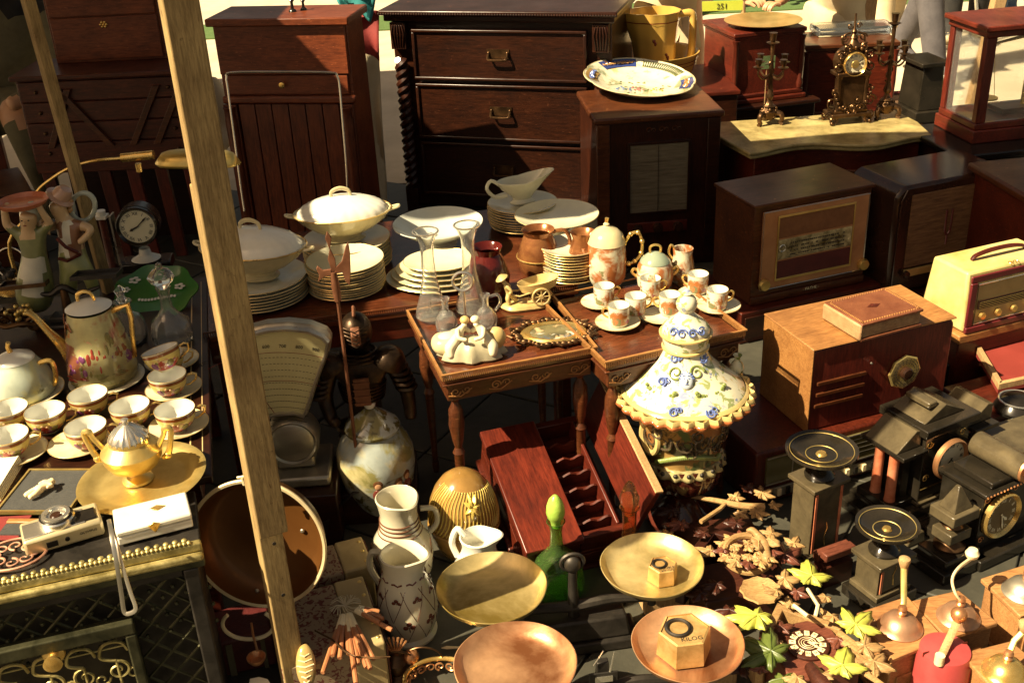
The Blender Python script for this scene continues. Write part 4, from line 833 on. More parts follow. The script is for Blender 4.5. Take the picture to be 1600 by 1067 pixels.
b=B(); b.ball((X(42),.012,Z(336)),(.031,.026,.034),18,12); b.tube([(X(32),.01,Z(345)),(X(28),.014,Z(362))],[.014,.008],8); b.part('veil',gv,t)
b=B()
for s in (-1,1): b.ball((X(42)+s*.009,-.0335,Z(338)),(.003,.002,.0018),6,5)
b.part('eye','ink',t); b=B(); b.ball((X(42),-.037,Z(341)),(.003,.004,.005),8,6); b.part('nose',gs,t); b=B(); b.ball((X(42),-.034,Z(346)),(.005,.002,.0015),8,5); b.part('mouth','redc',t)
b=B(); b.open=True; b.lathe([(.04,0),(.06,.008),(.068,.02),(.066,.021),(.056,.010),(0,.006)],(X(32),-.005,Z(322)),32); b.part('head_dish','redmarble',t)
q=P(112,488,z+.0); t=T('figurine','porcelain peasant boy with hat, brown waistcoat and a basket on his back','figurine',q)
Z=lambda y:pp(q,112,[(y,1)])[0][1]; X=lambda x:(x-108)*w_
V={'p':(X(110),0,Z(408),.042),'w':(X(105),0,Z(390),.036),'c':(X(100),0,Z(362),.042),'n':(X(90),0,Z(338),.018),'h':(X(82),-.005,Z(322),.025),'h2':(X(80),-.003,Z(312),.022),
 'sl':(X(80),-.01,Z(352),.017),'el':(X(62),-.03,Z(352),.012),'wl':(X(54),-.02,Z(330),.009),'hl':(X(56),-.02,Z(322),.009),'sr':(X(118),0,Z(348),.02),'er':(X(142),-.01,Z(360),.013),'wr':(X(128),-.03,Z(372),.009),'hr':(X(122),-.035,Z(372),.009),
 'kl':(X(104),-.02,Z(440),.026),'al':(X(118),-.01,Z(476),.014),'fl':(X(116),-.04,.012,.014),'kr':(X(140),-.02,Z(425),.026),'ar':(X(150),-.005,Z(462),.014),'fr':(X(148),-.03,.012,.014)}
def bz(c):
    c=Vector((c.x-SHK*c.z,c.y,c.z))
    if c.z>Z(342) or (c.x<X(80) and c.z>Z(375)) or (c.x>X(124) and c.z>Z(385)): return 1
    if c.z>Z(392): return 2 if abs(c.x-X(100))>.012 else 3
    if c.z>Z(448): return 0
    return 4
skin('body',SH(V),chain('p','w','c','n','h','h2')+chain('c','sl','el','wl','hl')+chain('c','sr','er','wr','hr')+chain('p','kl','al','fl')+chain('p','kr','ar','fr'),[gy,gs,gb,gw_,gv],t,bz)
b=B(Mx=Matrix.Translation((X(84),.004,Z(308)))@Matrix.Rotation(rad(35),4,'Y')); b.lathe([(.042,-.002),(.043,.001),(.028,.004),(.026,.018),(.018,.028),(0,.03)],n=24); b.part('hat',glaze('figurine_hat',(.5,.3,.2)),t)
b=B()
for i in range(16): a_=i*.9; b.ball((X(88)+.018*math.cos(a_),.012+.01*math.sin(a_),Z(322)+.016*math.sin(a_*1.7)),.009,8,6)
b.part('hair',glaze('figurine_hair',(.45,.26,.1)),t)
b=B(); b.tube([(X(118)+.033*math.cos(i*PI/12),.03,Z(330)+.04*math.sin(i*PI/12)) for i in range(24)],.007,8,True); b.M=Matrix.Translation((X(122),.035,Z(334)))@Matrix.Rotation(PI/2,4,'X'); b.cap=False; b.open=True; b.lathe([(.034,0),(.036,-.02),(.026,-.045),(0,-.055)],n=24); b.part('basket',gv,t)
b=B(); b.tube([(X(90),-.045,Z(362)),(X(106),-.048,Z(376)),(X(124),-.035,Z(388))],.005,6); b.tube([(X(92),-.038,Z(395)),(X(108),-.046,Z(398)),(X(128),-.03,Z(392))],.005,6); b.each('belt','mah',t)
B.SH=Matrix.Identity(4)
# scrap metal ornaments on the left
for nm,lb,x,y,s in (('bronze_ornament','curled bronze ornament with berries at the left edge above the teapot',30,512,1.),('hoop_ornament','thin iron hoop and scrap fittings left of the porcelain girl',25,440,.9)):
    t,q,m,k=up(nm,lb,'ornament',x,y,z+.02); b=B()
    if nm[0]=='b':
        for i in range(9): a_=i*.7; b.scroll(.012*i-.05,-.01*math.sin(i),.03+.012*math.cos(i*2),.022,1.3,a_,1 if i%2 else -1,.006)
        b.tube([(-.06,0,.03),(-.03,-.02,.015),(.02,-.02,.02),(.05,-.01,.012),(.075,0,.02)],[.008,.008,.006,.006,.004],8); b.part('curl','bronze',t)
        b=B(); 
        for i in range(26): b.ball((.01+random.uniform(-.03,.03),random.uniform(-.02,.02),.045+random.uniform(-.012,.012)),.007,8,6)
        b.part('berries','brass',t,kind='stuff')
    else:
        b.tube([(.045*math.cos(i*PI/14),.01*math.sin(i*PI/14),.06+.045*math.sin(i*PI/14)) for i in range(28)],.0022,6,True); b.part('hoop','silver',t)
        b=B()
        for i in range(12): b.ball((random.uniform(-.06,.06),random.uniform(-.02,.03),random.uniform(0,.05)),random.uniform(.008,.016),8,6)
        b.part('fittings','iron',t,kind='stuff')
# brass desk lamp: arm curves over the figurines to a half-round shade
t=T('desk_lamp','brass desk lamp with long curved arm and oblong shade in front of the dark bureau','lamp',P(40,470,z)+Vector((-.05,.1,0)),0); o=t.location
Yl=o.y; path=[PY(x,y,Yl)-o for x,y in ((50,330),(58,300),(80,280),(110,262),(145,252),(185,248),(240,246))]
b=B(); b.tube([(0,0,.01),(0,0,path[0].z*.6)]+path,[.006,.006]+[.0045]*len(path),8); b.part('arm','gold',t)
b=B(); b.lathe([(.07,0),(.07,.008),(.02,.018),(.008,.03),(0,.03)],n=28); b.part('base','gold',t)
qa=PY(190,247,Yl)-o; qb=PY(240,242,Yl)-o; b=B(); b.tube([qa,qb],.013,12,flat=1); b.part('joint','gold',t)
b=B(); kq=PY(217,262,Yl-.01)-o; b.tube([kq+Vector((0,0,.012)),kq-Vector((0,0,.012))],.009,10); b.part('switch_knob','gold',t)
qc=PY(243,250,Yl)-o; qd=PY(375,250,Yl)-o; L_=(qd-qc).length; b=B(Mx=Matrix.Translation(qc)@Matrix.Rotation(math.atan2(qc.z-qd.z,(qd-qc).xy.length),4,'Y')); b.captop=False; b.cap=False; n=16; g=[]
for i in range(13):
    u=i/12; R_=.040*(1-(abs(2*u-1))**4)**.5+.006 if 0<u<1 else .006
    g.append([b.v((L_*u,-R_*1.0*math.cos(PI*j/n),R_*.9*math.sin(PI*j/n)-.012)) for j in range(n+1)])
for i in range(12):
    for j in range(n): b.f([g[i][j],g[i+1][j],g[i+1][j+1],g[i][j+1]])
b.part('shade','brass',t,solid=.002)
b=B(Mx=Matrix.Translation(qc)); b.tube([(.01,0,-.008),(.05,0,-.012)],.009,12); b.part('socket','silver',t); b=B(Mx=Matrix.Translation(qc)); b.ball((.08,0,-.014),(.03,.014,.014),16,10); b.part('bulb','white',t)
# round wall clock behind the post, small columns
t,q,m,k=up('mantel_clock','round faced clock in black case with white columns behind the green dish','clock',232,420,z-.02,rot=.1)
zc=pp(q,232,[(348,1)])[0][1]
b=B(); b.box(-.075,.075,-.03,.05,0,.03); b.part('base','black',t,bev=.004)
b=B(); b.open=True; b.lathe([(.03,.03),(.045,.036),(.02,.05),(.016,.07)],n=20); b.part('neck','white',t)
b=B(Mx=FACE(0,-.02,zc)); b.lathe([(.062,-.05),(.064,0),(.05,.004),(0,.004)],n=36); b.part('case','black',t)
clockface(t,FACE(0,-.025,zc),.055,h=8,mi=8,bez='black')
t,q,m,k=up('column_ornament','dark red marble column with white capital left of the round clock','column',178,425,z-.02)
hz=pp(q,178,[(325,1)])[0][1]; b=B(); b.lathe([(.02,0),(.018,.02),(.012,.03),(.011,hz-.03)],n=20); b.part('shaft','mah',t)
b=B(); b.box(-.018,.018,-.018,.018,hz-.03,hz-.0215); b.cyl((0,0,hz-.0218),.015,.015,18); b.part('capital','white',t); b=B(); b.box(.028,.034,-.02,.02,.03,hz-.02); b.part('mirror_strip','steel',t)
# ---------------------------------------------------------------- posts and copper pan
base=P(470,1110,0); po=T('wooden_post','weathered wooden post of two lapped boards rising in front of the stall','post',base,rad(24))
wp=.060
zj=PY(432,812,base.y).z
b=B(); b.box(-wp*.40,wp*.40,-.012,.045,0,1.2); b.part('lower_board','post',po,bev=.003)
b=B(); b.box(-wp*.47,wp*.47,-.058,-.0125,zj,2.4); b.part('upper_board','post',po,bev=.003)
b=B()
for zz in (.33,.46,.62): b.cyl((.004,-.0121,zz),.004,-.0012,10,'y')
b.each('screw_hole','ink',po)
bt=PY(160,420,3.0); tp=PY(45,5,2.95); t=T('wooden_post','thin brown wooden post leaning behind the porcelain boy','post',(bt.x,bt.y,0)); d=tp-bt; b=B(); e=Vector((bt.x,bt.y,0)); 
v0=bt-e; v1=tp-e+(tp-bt)*.35; dn=(v1-v0).normalized(); v00=v0-dn*(v0.z/dn.z)
b.tube([v00,v0,v1],.0205,4,flat=1); b.part('post_body','post',t,bev=.002)
# ================================================================ CHINA TABLE AND TRAY TABLES
a=P(318,527,TZ); c=P(905,450,TZ); an=math.atan2((c-a).y,(c-a).x); wt=(c-a).length
ct=T('china_table','long dark table carrying the stacked white china behind the armour figure','table',(a.x,a.y,0),an)
b=B(); b.box(0,wt,0,.72,TZ-.02,TZ-.002); b.part('tabletop','table',ct,bev=.003)
b=B(); b.box(.01,wt-.01,.01,.7,TZ-.09,TZ-.0205); b.part('apron','mah',ct,bev=.003)
b=B()
for x,y in ((.02,.02),(wt-.07,.02),(.02,.62),(wt-.07,.62)): b.box(x,x+.045,y,y+.045,0,TZ-.0905)
b.each('leg','mah',ct,bev=.003)
b=B()
for i in range(int(wt/.006)): b.box(i*.006,i*.006+.003,-.002,.002,TZ-.002,TZ+.011)
b.part('gallery_bars','walnut',ct,kind='stuff')
b=B(); b.box(0,wt,-.003,.003,TZ+.011,TZ+.014); b.part('gallery_rail','walnut',ct)
def traytable(label,L_,R_,D,zt,nm='tray_table'):
    a=P(*L_,zt); c=P(*R_,zt); an=math.atan2((c-a).y,(c-a).x); w=(c-a).length; t=T(nm,label,'table',(a.x,a.y,0),an)
    b=B(); b.box(.004,w-.004,.004,D-.004,zt-.016,zt-.004); b.part('tabletop','table',t,bev=.002)
    b=B(); b.box(0,w,0,D,zt-.022,zt-.0162); b.part('moulding','walnut',t,bev=.002)
    b=B(); z0,z1=zt-.07,zt-.0222; b.box(.012,w-.012,.012,.028,z0,z1); b.box(.012,w-.012,D-.028,D-.012,z0,z1); b.box(.012,.028,.0285,D-.0285,z0,z1); b.box(w-.028,w-.012,.0285,D-.0285,z0,z1); b.each('apron','walnut',t,bev=.003)
    b=B(); n=int(w/.085)
    for i in range(n):
        x=.045+(w-.09)*i/(n-1 if n>1 else 1); zc=zt-.046
        b.scroll(x-.012,.010,zc,.013,1.4,0,1 if i%2 else -1,.0022); b.scroll(x+.016,.010,zc+.002,.011,1.2,PI,-1 if i%2 else 1,.002); b.tube([(x-.03,.010,zc-.008),(x,.008,zc-.013),(x+.03,.010,zc+.004)],.0018,5)
    b.part('carved_scrolls','oak',t,kind='stuff')
    b=B(); st=.0048
    for i in range(int(w/st)): x=i*st; b.box(x,x+.0026,-.001,.003,zt-.004,zt+.010)
    for i in range(int(D/st)):
        y=i*st+.004
        b.box(-.001,.003,y,y+.0026,zt-.004,zt+.010); b.box(w-.003,w+.001,y,y+.0026,zt-.004,zt+.010)
    b.part('gallery_bars','gold' if 0 else 'oak',t,kind='stuff')
    b=B(); b.box(-.002,w+.002,-.002,.004,zt+.010,zt+.0135); b.box(-.002,.004,.0045,D,zt+.010,zt+.0135); b.box(w-.004,w+.002,.0045,D,zt+.010,zt+.0135); b.box(.0045,w-.0045,D-.004,D,zt+.010,zt+.0135); b.each('gallery_rail','oak',t)
    for x,y in ((.035,.035),(w-.035,.035),(.035,D-.035),(w-.035,D-.035)):
        b=B(); b.lathe([(.008,0),(.011,.02),(.008,.05),(.012,.2),(.013,zt-.24),(.016,zt-.235),(.009,zt-.22),(.014,zt-.2),(.020,zt-.15),(.018,zt-.11),(.008,zt-.085),(.016,zt-.0702)],(x,y,0),18,mod=lambda a,z,r:1+(.07*math.cos(8*a+z*90) if zt-.2<z<zt-.1 else 0)); b.part('leg','walnut',t)
    return t,w
t1,w1=traytable('left gallery edged tray table with figurines and the oval miniature',(691,594),(933,549),.40,TZ)
t2_,w2_=traytable('right gallery edged tray table with the small coffee cups',(946,573),(1166,522),.42,TZ)
# ---- white plates
plt=glaze('white_plate',(.68,.65,.47),mott=.14)
def plate(label,q,R_,group,thin=.010,oval=1.,rot=0,name='plate',cat='plate',mt=None,deep=False,rim=True):
    t=T(name,label,cat,q,rot,group); b=B((R_,R_*oval,1)); b.open=True
    h=thin*(1.3 if not deep else 3)
    b.lathe([(.55,0),(.68,h*.18),(.98,h*.9),(1.0,h),(.99,h+.0022),(.68,h*.18+.0035),(.55,.003),(0,.003)],n=44); b.part('plate_body',mt or plt,t)
    if rim: b=B((R_,R_*oval,1)); b.tube([(.995*math.cos(i*PI/22),.995*math.sin(i*PI/22),h+.0012) for i in range(44)],.0014/R_*.9,4,True,flat=R_); b.part('gold_rim',grim,t)
    return t
ORD=['lowest','second lowest','third from below','fourth from below','fifth from below','sixth from below','seventh from below','eighth from below','ninth from below','tenth from below','eleventh from below','twelfth from below']
def stack(what,x,y,z,Rpx,n,step,group,oval=1.,rot=0,shrink=0,mt=None):
    q=P(x,y,z); R_=Rpx*mpp(q)
    for i in range(n):
        w_=ORD[i] if i<n-1 else 'topmost'
        plate(f'{w_} {what}',q+Vector((random.uniform(-.003,.003),random.uniform(-.003,.003),i*step)),R_*(1-shrink*i),group,oval=oval,rot=rot,mt=mt)
    return q+Vector((0,0,n*step)),R_
s3,_=stack('dinner plate of the neat round stack behind the halberd',543,451,TZ,60,12,.0072,'dinner plates stacked behind the halberd')
s1,_=stack('plate of the stack under the left tureen',408,464,TZ,76,7,.009,'plates under the left tureen')
s2,_=stack('dish of the stack under the rear tureen',545,412,TZ,68,8,.010,'dishes under the rear tureen')
s4,_=stack('oval dish in the tapering pile behind the glass carafes',690,436,TZ,86,5,.012,'oval dishes piled behind the carafes',oval=.8,shrink=.085)
s5,_=stack('small plate of the stack under the gravy boat',818,352,TZ,54,9,.0085,'small plates under the gravy boat')
s6,_=stack('plate of the dark stack behind the lustre jugs',893,432,TZ,46,11,.0085,'plates behind the lustre jugs')
q=s5+Vector((.10,-.10,-.0)); plate('large round plate tilted on top of the rear plate stacks',P(870,343,TZ+.07),66*mpp(P(870,343,TZ+.07)),'',thin=.014); 
t=T('cake_stand','white pedestal under the large rear plate','stand',P(872,388,TZ)); b=B(); b.lathe([(.05,0),(.045,.006),(.016,.014),(.014,.05),(.04,.068)],n=28); b.part('pedestal',plt,t)
def tureen(label,q,L_,rot=0,sc=1.,name='soup_tureen'):
    t=T(name,label,'tureen',q,rot); ov=.72; md=lambda a,z,r:1+.018*math.cos(24*a)*(1 if r>.06 else 0)
    s=(L_,L_*ov,L_)
    b=B(s); b.open=True; b.lathe([(.42,0),(.44,.03),(.34,.07),(.36,.12),(.62,.24),(.86,.42),(.97,.56),(1.02,.6),(1.0,.62),(.93,.6)],n=72,mod=lambda a,z,r:1+.012*math.cos(24*a)); b.part('bowl','cream',t)
    b=B(s); b.open=True; b.cap=False; b.lathe([(.95,.60),(.93,.66),(.80,.76),(.55,.86),(.28,.92),(.12,.94),(0,.945)],n=72,mod=lambda a,z,r:1+.014*math.cos(24*a)*(1 if r>.3 else 0)); ld=b.part('lid','white',t)
    b=B((L_,L_*ov*.9,L_)); b.tube([(-.2,0,.92),(-.17,0,1.04),(0,0,1.1),(.17,0,1.04),(.2,0,.92)],[.03,.04,.045,.04,.03],8); b.part('handle','cream',ld)
    for sg in (-1,1):
        b=B((L_,L_,L_)); b.tube([(sg*.95,-.08,.56),(sg*1.13,-.06,.6),(sg*1.18,0,.62),(sg*1.13,.06,.6),(sg*.95,.08,.56)],.03,8); b.part('side_handle','cream',t)
    b=B(s); b.tube([(1.02*math.cos(i*PI/30),1.02*math.sin(i*PI/30),.61) for i in range(60)],.012,5,True); b.part('gold_rim',grim,t)
    return t
tureen('cream and white soup tureen on the left plate stack, partly behind the post',s1+Vector((.0,0,.004)),84*mpp(s1),-.25)
tureen('cream soup tureen with loop handle on the rear stack',s2+Vector((.0,.0,.004)),74*mpp(s2),.12)
# big shallow bowl
q=P(686,372,TZ+.05); m=mpp(q)
t=T('serving_bowl','wide pale grey serving bowl behind the carafe rims','bowl',q); b=B(); b.open=True; md=None
b.lathe([(.05,-.05),(.055,-.045),(.05,-.03),(.06,0),(.11,.03),(.138,.05),(.137,.053),(.108,.033),(.055,.004),(0,.002)],n=48); b.part('bowl_body',glaze('grey_white_glaze',(.60,.61,.54)),t)
# gravy boat
q=s5+Vector((0,0,.002)); t=T('gravy_boat','white gravy boat with raised spout on top of the small plate stack','gravy boat',q,.25)
b=B((1.35,.75,1)); b.open=True; b.lathe([(.03,0),(.032,.004),(.022,.014),(.03,.03),(.05,.05),(.062,.075),(.060,.077),(.048,.053),(.02,.03),(0,.028)],n=48,mod=lambda a,z,r:1+(max(0,math.cos(a))**5*.3*max(0,z-.04)/.035)); q_=b.part('boat_body',plt,t)
for v in q_.data.vertices:
    if v.co.z>.05: v.co.z+=max(0,v.co.x)*.22
b=B(); b.tube([(-.07,0,.065),(-.1,0,.085),(-.115,0,.06),(-.09,0,.03),(-.05,0,.03)],.006,8); b.part('handle',plt,t)
# carafes
for lb,x,y in (('left tall glass carafe with flared silvery rim in front of the oval dishes',676,496),('right tall glass carafe with flared silvery rim beside the dark red vase',738,486)):
    decanter(lb,x,y,TZ,[(y,22),(y-4,26),(y-16,24),(y-36,17),(y-60,12),(y-95,10),(y-115,11),(y-128,16),(y-135,20)],None,'glass',name='carafe')
    q=P(x,y,TZ); r_,z_=pp(q,x,[(y-135,20)])[0]; t=[o for o in C.objects if o.name.startswith('carafe')][-1]
    b=B(); b.tube([(r_*math.cos(i*PI/16),r_*math.sin(i*PI/16),z_) for i in range(32)],.0025,6,True); b.part('rim_band','silver',t)
# red vases, lustre jugs
rv=rough('ruby_glaze',(.05,.005,.004),(.09,.01,.007),.12,5,.02); lus=metal('copper_lustre',(.16,.05,.02),(.36,.15,.05),.2,.5,14,.05)
for nm,lb,x,y,rows,mt in (('vase','dark red glass vase behind the rickshaw figurine',765,462,[(462,20),(455,30),(430,34),(405,26),(395,20),(385,24)],rv),
      ('lustre_jug','dark copper lustre jug behind the rickshaw figurine',843,428,[(428,22),(420,30),(400,34),(380,28),(366,22),(358,26)],lus),
      ('lustre_jug','brown gold lustre jug left of the painted tall coffee pot',912,437,[(437,16),(430,24),(412,27),(390,22),(372,16),(362,20)],lus)):
    t,q,m,k=up(nm,lb,'vase' if nm=='vase' else 'jug',x,y,TZ); b=B(); b.open=True; b.lathe(pp(q,x,rows)+[(pp(q,x,[rows[-1]])[0][0]-.003,pp(q,x,[rows[-1]])[0][1]-.002),(pp(q,x,[rows[-2]])[0][0]-.004,pp(q,x,[rows[-2]])[0][1]-.003)],n=36); b.part('body',mt,t)
    if nm!='vase':
        b=B(); h=pp(q,x,[rows[-1]])[0][1]; r0=pp(q,x,[rows[2]])[0][0]; b.tube([(r0*.6,0,h*.92),(r0*1.2,0,h*.95),(r0*1.45,0,h*.7),(r0*1.2,0,h*.4),(r0*.9,0,h*.35)],.006,8); b.part('handle',mt,t)
        b=B(); b.tube([(r0*1.01*math.cos(i*PI/16),r0*1.01*math.sin(i*PI/16),h*.42) for i in range(32)],.0025,5,True); b.part('painted_band','gold',t)
# ---- coffee set on the right tray
mo_l=[((.34,.12,.04),'noise',16,.42,.52,.004,None),((.14,.14,.05),'noise',22,.55,.62,.0,.06),((.16,.05,.03),'noise',30,.60,.64,.01,.05),((.55,.42,.12),'noise',12,.6,.7,0,None)]
for l in range(len(mo_l)): mo_l[l]=mo_l[l][:6]+((.5,) if mo_l[l][6] is None else (mo_l[l][6],))
mpot=glaze('mocha_painted',(.64,.60,.44),mo_l,mott=.3)
t,q,m,k=up('mocha_pot','tall painted mocha pot with ornate gilt handle on the right tray','coffee pot',948,441,TZ)
rows=[(441,24),(437,27),(430,30),(405,31),(385,30),(378,29)]
b=B(); b.open=True; b.lathe(pp(q,948,rows),n=40); b.part('body',mpot,t)
b=B(); b.open=True; pl=pp(q,948,[(378,30),(376,29),(366,26),(358,17),(354,7),(352,4),(350,5),(345,0)]); b.lathe(pl,n=36); ld=b.part('lid','cream',t)
b=B(); b.tube([(0,0,pl[-1][1]-.008),(0.002,0,pl[-1][1]+.008)],[.004,.006],8); b.part('knob','gold',ld)
Zp=lambda y:pp(q,948,[(y,1)])[0][1]
b=B(); hp=[(.05,0,Zp(382)),(.068,0,Zp(368)),(.088,0,Zp(366)),(.10,0,Zp(380)),(.098,0,Zp(398)),(.08,0,Zp(410)),(.062,0,Zp(414))]; b.tube(hp,.0045,8); 
for p_ in hp: b.ball(p_,.0075,8,6)
b.part('handle','gold',t)
b=B(); b.tube([(-.045,-.005,Zp(420)),(-.06,-.006,Zp(405)),(-.066,-.006,Zp(385))],[.012,.009,.006],8); b.part('spout',mpot,t)
t,q,m,k=up('sugar_bowl','painted lidded sugar bowl with gilt handles between mocha pot and creamer','sugar bowl',1023,449,TZ)
b=B(); b.open=True; b.lathe(pp(q,1023,[(449,20),(443,27),(428,29),(414,27),(408,23)]),n=36); b.part('body',mpot,t)
pl=pp(q,1023,[(408,24),(404,22),(397,13),(394,6),(393,0)]); b=B(); b.lathe(pl,n=32); ld=b.part('lid',glaze('lid_greenish',(.25,.30,.22)),t)
h=pl[-1][1]; b=B(); b.tube([(-.014,0,h-.002),(-.014,0,h+.014),(0,0,h+.02),(.014,0,h+.014),(.014,0,h-.002)],.0035,8); b.part('knob','gold',ld)
for s in (-1,1): b=B(); b.tube([(s*.044,0,.05),(s*.058,0,.06),(s*.064,0,.05),(s*.05,0,.035)],.0042,8); b.part('handle','gold',t)
t,q,m,k=up('creamer','pale painted cream jug at the back right of the right tray','jug',1066,437,TZ)
b=B(); b.open=True; r=pp(q,1066,[(437,17),(430,19),(412,18),(398,15),(388,16)]); b.lathe(r+[(r[-1][0]-.003,r[-1][1]),(r[-2][0]-.003,r[-2][1]),(r[-3][0]-.003,r[-3][1]-.01)],n=32); b.part('body',mpot,t)
b=B(); b.tube([(-.024,0,r[-1][1]),(-.034,0,r[-1][1]+.012),(-.04,0,r[-1][1]-.01),(-.03,0,r[-1][1]-.03)],.0035,8); b.part('handle','gold',t)
mcup=glaze('mocha_cup',(.70,.67,.54),[((.36,.13,.04),'noise',24,.42,.50,.006,.05),((.15,.15,.06),'noise',34,.54,.60,.004,.04),((.25,.05,.12),'noise',40,.58,.62,.01,.04)],mott=.2)
def mocha(label,x,y,z,rot=0,mt=None,blank=False):
    q=P(x,y,z); t=T('mocha_cup',label,'cup',q,rot,'small coffee cups on the right tray')
    b=B(); b.open=True; b.lathe([(.018,0),(.024,.003),(.0275,.012),(.0285,.035),(.029,.056)],n=28); b.part('bowl',(mt or mcup),t)
    b=B(); b.cap=False; b.open=True; b.lathe([(.029,.056),(.0285,.058),(.027,.055),(.026,.012),(.015,.006),(0,.005)],n=28); b.part('inside',pin,t)
    b=B(); b.tube([(.0285*math.cos(i*PI/14),.0285*math.sin(i*PI/14),.0572) for i in range(28)],.0008,5,True); b.part('gold_rim',grim,t)
    b=B(); b.tube([(.028,0,.047),(.037,0,.05),(.043,0,.043),(.039,0,.03),(.028,0,.022)],[.0028,.003,.003,.003,.0028],7); b.part('handle','gold',t)
for lb,x,y,r in (('small saucer under the painted cup nearest the tray left edge',938,476,.054),('small saucer under the sunlit white cup at the tray front',965,508,.060),('small saucer under the cup before the sugar bowl',1018,470,.054),('small saucer under the rear white cup',1088,463,.052),('small saucer under the rightmost painted cup',1122,482,.060),('small saucer under the cup left of the majolica finial',1035,498,.056)):
    saucer(lb,x,y,TZ,r,group='small saucers on the right tray')
for lb,x,y,ro in (('painted small coffee cup at the left of the right tray',944,476,.1),('bright white sunlit coffee cup at the front of the right tray',967,507,PI),('painted small coffee cup in front of the sugar bowl',1016,464,-.1),('white small coffee cup behind all others at the right',1090,457,PI*.9),('rightmost painted small coffee cup',1120,482,0),('sunlit small coffee cup right behind the front white one',993,492,0),('sunlit small coffee cup left of the majolica finial',1046,490,PI)):
    mocha(lb,x,y,TZ+.004,ro)
# ---- left tray: figurines
yl=glaze('biscuit_yellow',(.60,.44,.17),mott=.3,ro=.5)
q=P(822,478,TZ); t=T('rickshaw_figurine','yellow biscuit figurine of a rickshaw with its puller in a round hat','figurine',q,.15)
b=B((1,.5,1)); b.lathe([(.068,0),(.07,.004),(.062,.011),(0,.014)],n=28,mod=lambda a,z,r:1+.05*math.sin(5*a)); b.part('base',yl,t)
b=B(Mx=Matrix.Translation((.03,0,.062))@Matrix.Rotation(rad(-8),4,'Y')); b.M=b.M@Matrix.Diagonal((1.25,.75,1,1)); b.open=True; b.lathe([(.01,-.022),(.035,-.012),(.042,.012),(.040,.012),(.03,-.008),(0,-.015)],n=28,mod=lambda a,z,r:1+.25*max(0,math.cos(a))); b.part('basket',yl,t)
for s in (-1,1):
    b=B(); b.tube([(.038+.024*math.cos(i*PI/10),s*.03,.036+.024*math.sin(i*PI/10)) for i in range(20)],.0028,6,True); b.lathe([(.006,-.004),(.006,.004)],(.038,s*.03,.036),10,axis='y')
    for i in range(8): a_=i*PI/4; b.tube([(.038,s*.03,.036),(.038+.023*math.cos(a_),s*.03,.036+.023*math.sin(a_))],.0016,5)
    b.part('wheel',yl,t)
    b=B(); b.tube([(.02,s*.022,.05),(-.02,s*.02,.04),(-.05,s*.014,.048)],.0022,6); b.part('shaft',yl,t)
V={'p':(-.045,0,.045,.009),'c':(-.052,0,.066,.012),'n':(-.058,0,.078,.005),'h':(-.062,0,.086,.009),'sl':(-.052,-.012,.07,.006),'el':(-.04,-.018,.056,.005),'hl':(-.048,-.016,.048,.004),'sr':(-.052,.012,.07,.006),'er':(-.04,.018,.056,.005),'hr':(-.048,.016,.048,.004),'kl':(-.052,-.007,.03,.007),'fl':(-.046,-.007,.012,.006),'kr':(-.036,.007,.028,.007),'fr':(-.022,.007,.013,.006)}
skin('puller',V,chain('p','c','n','h')+chain('c','sl','el','hl')+chain('c','sr','er','hr')+chain('p','kl','fl')+chain('p','kr','fr'),[yl],t)
b=B(Mx=Matrix.Translation((-.064,0,.091))@Matrix.Rotation(rad(-25),4,'Y')); b.lathe([(.018,0),(.008,.008),(0,.011)],n=18); b.part('hat',yl,t)
# oval miniature
q=P(865,522,TZ); t=T('oval_miniature','oval painted miniature in a pierced gilt frame on the left tray','picture frame',q,.05)
b=B((1.35,.95,1)); b.open=True; b.lathe([(.062,.001),(.064,.006),(.058,.011),(.05,.008),(.046,.008)],n=48); b.part('frame_ring','gold',t)
b=B((1.35,.95,1)); b.cyl((0,0,.001),.048,.006,40); b.part('picture',glaze('miniature_paint',(.22,.19,.09),[((.55,.38,.2),'noise',22,.55,.62,0,.5),((.6,.6,.5),'noise',16,.6,.66,0,.5),((.1,.12,.14),'noise',12,.6,.66,0,.5)],ro=.2,mott=.6),t)
b=B((1.35,.95,1))
for i in range(46):
    a_=i*2*PI/46; b.ball((.074*math.cos(a_)*(1+.06*math.sin(9*a_)),.074*math.sin(a_)*(1+.06*math.sin(9*a_)),.006),random.uniform(.005,.009),7,5)
for i in range(12): a_=i*PI/6; b.scroll(.082*math.cos(a_),0,0,.001,1,0,1,.0005) if 0 else b.tube([(.07*math.cos(a_),.07*math.sin(a_),.006),(.09*math.cos(a_+.12),.09*math.sin(a_+.12),.008),(.083*math.cos(a_+.25),.083*math.sin(a_+.25),.006)],.0035,6)
b.part('frame_leaves','bronze',t,kind='stuff')
# glass cruet set
cr=T('cruet_set','glass cruet bottles in a holder with a ring handle behind the courting couple','cruet',P(728,515,TZ),0)
for x,y in ((-.05,0),(.055,.01)):
    b=B(); b.lathe([(.02,0),(.028,.006),(.03,.03),(.02,.05),(.009,.06),(.009,.085),(.014,.095),(.012,.095),(.006,.082),(.006,.06),(.016,.05),(.025,.03),(.02,.008),(0,.006)],(x,y,0),20); b.part('bottle','glass',cr)
    b=B(); s=-1 if x<0 else 1; b.tube([(x+s*.012,y,.088),(x+s*.034,y,.092),(x+s*.04,y,.07),(x+s*.026,y,.048)],.004,8); b.part('handle','glass',cr)
b=B(); b.tube([(0,.01,.0),(0,.01,.11)],.004,8); b.tube([(.026*math.cos(i*PI/12),.01,.135+.026*math.sin(i*PI/12)) for i in range(24)],.0042,8,True); b.part('ring_handle','silver',cr)
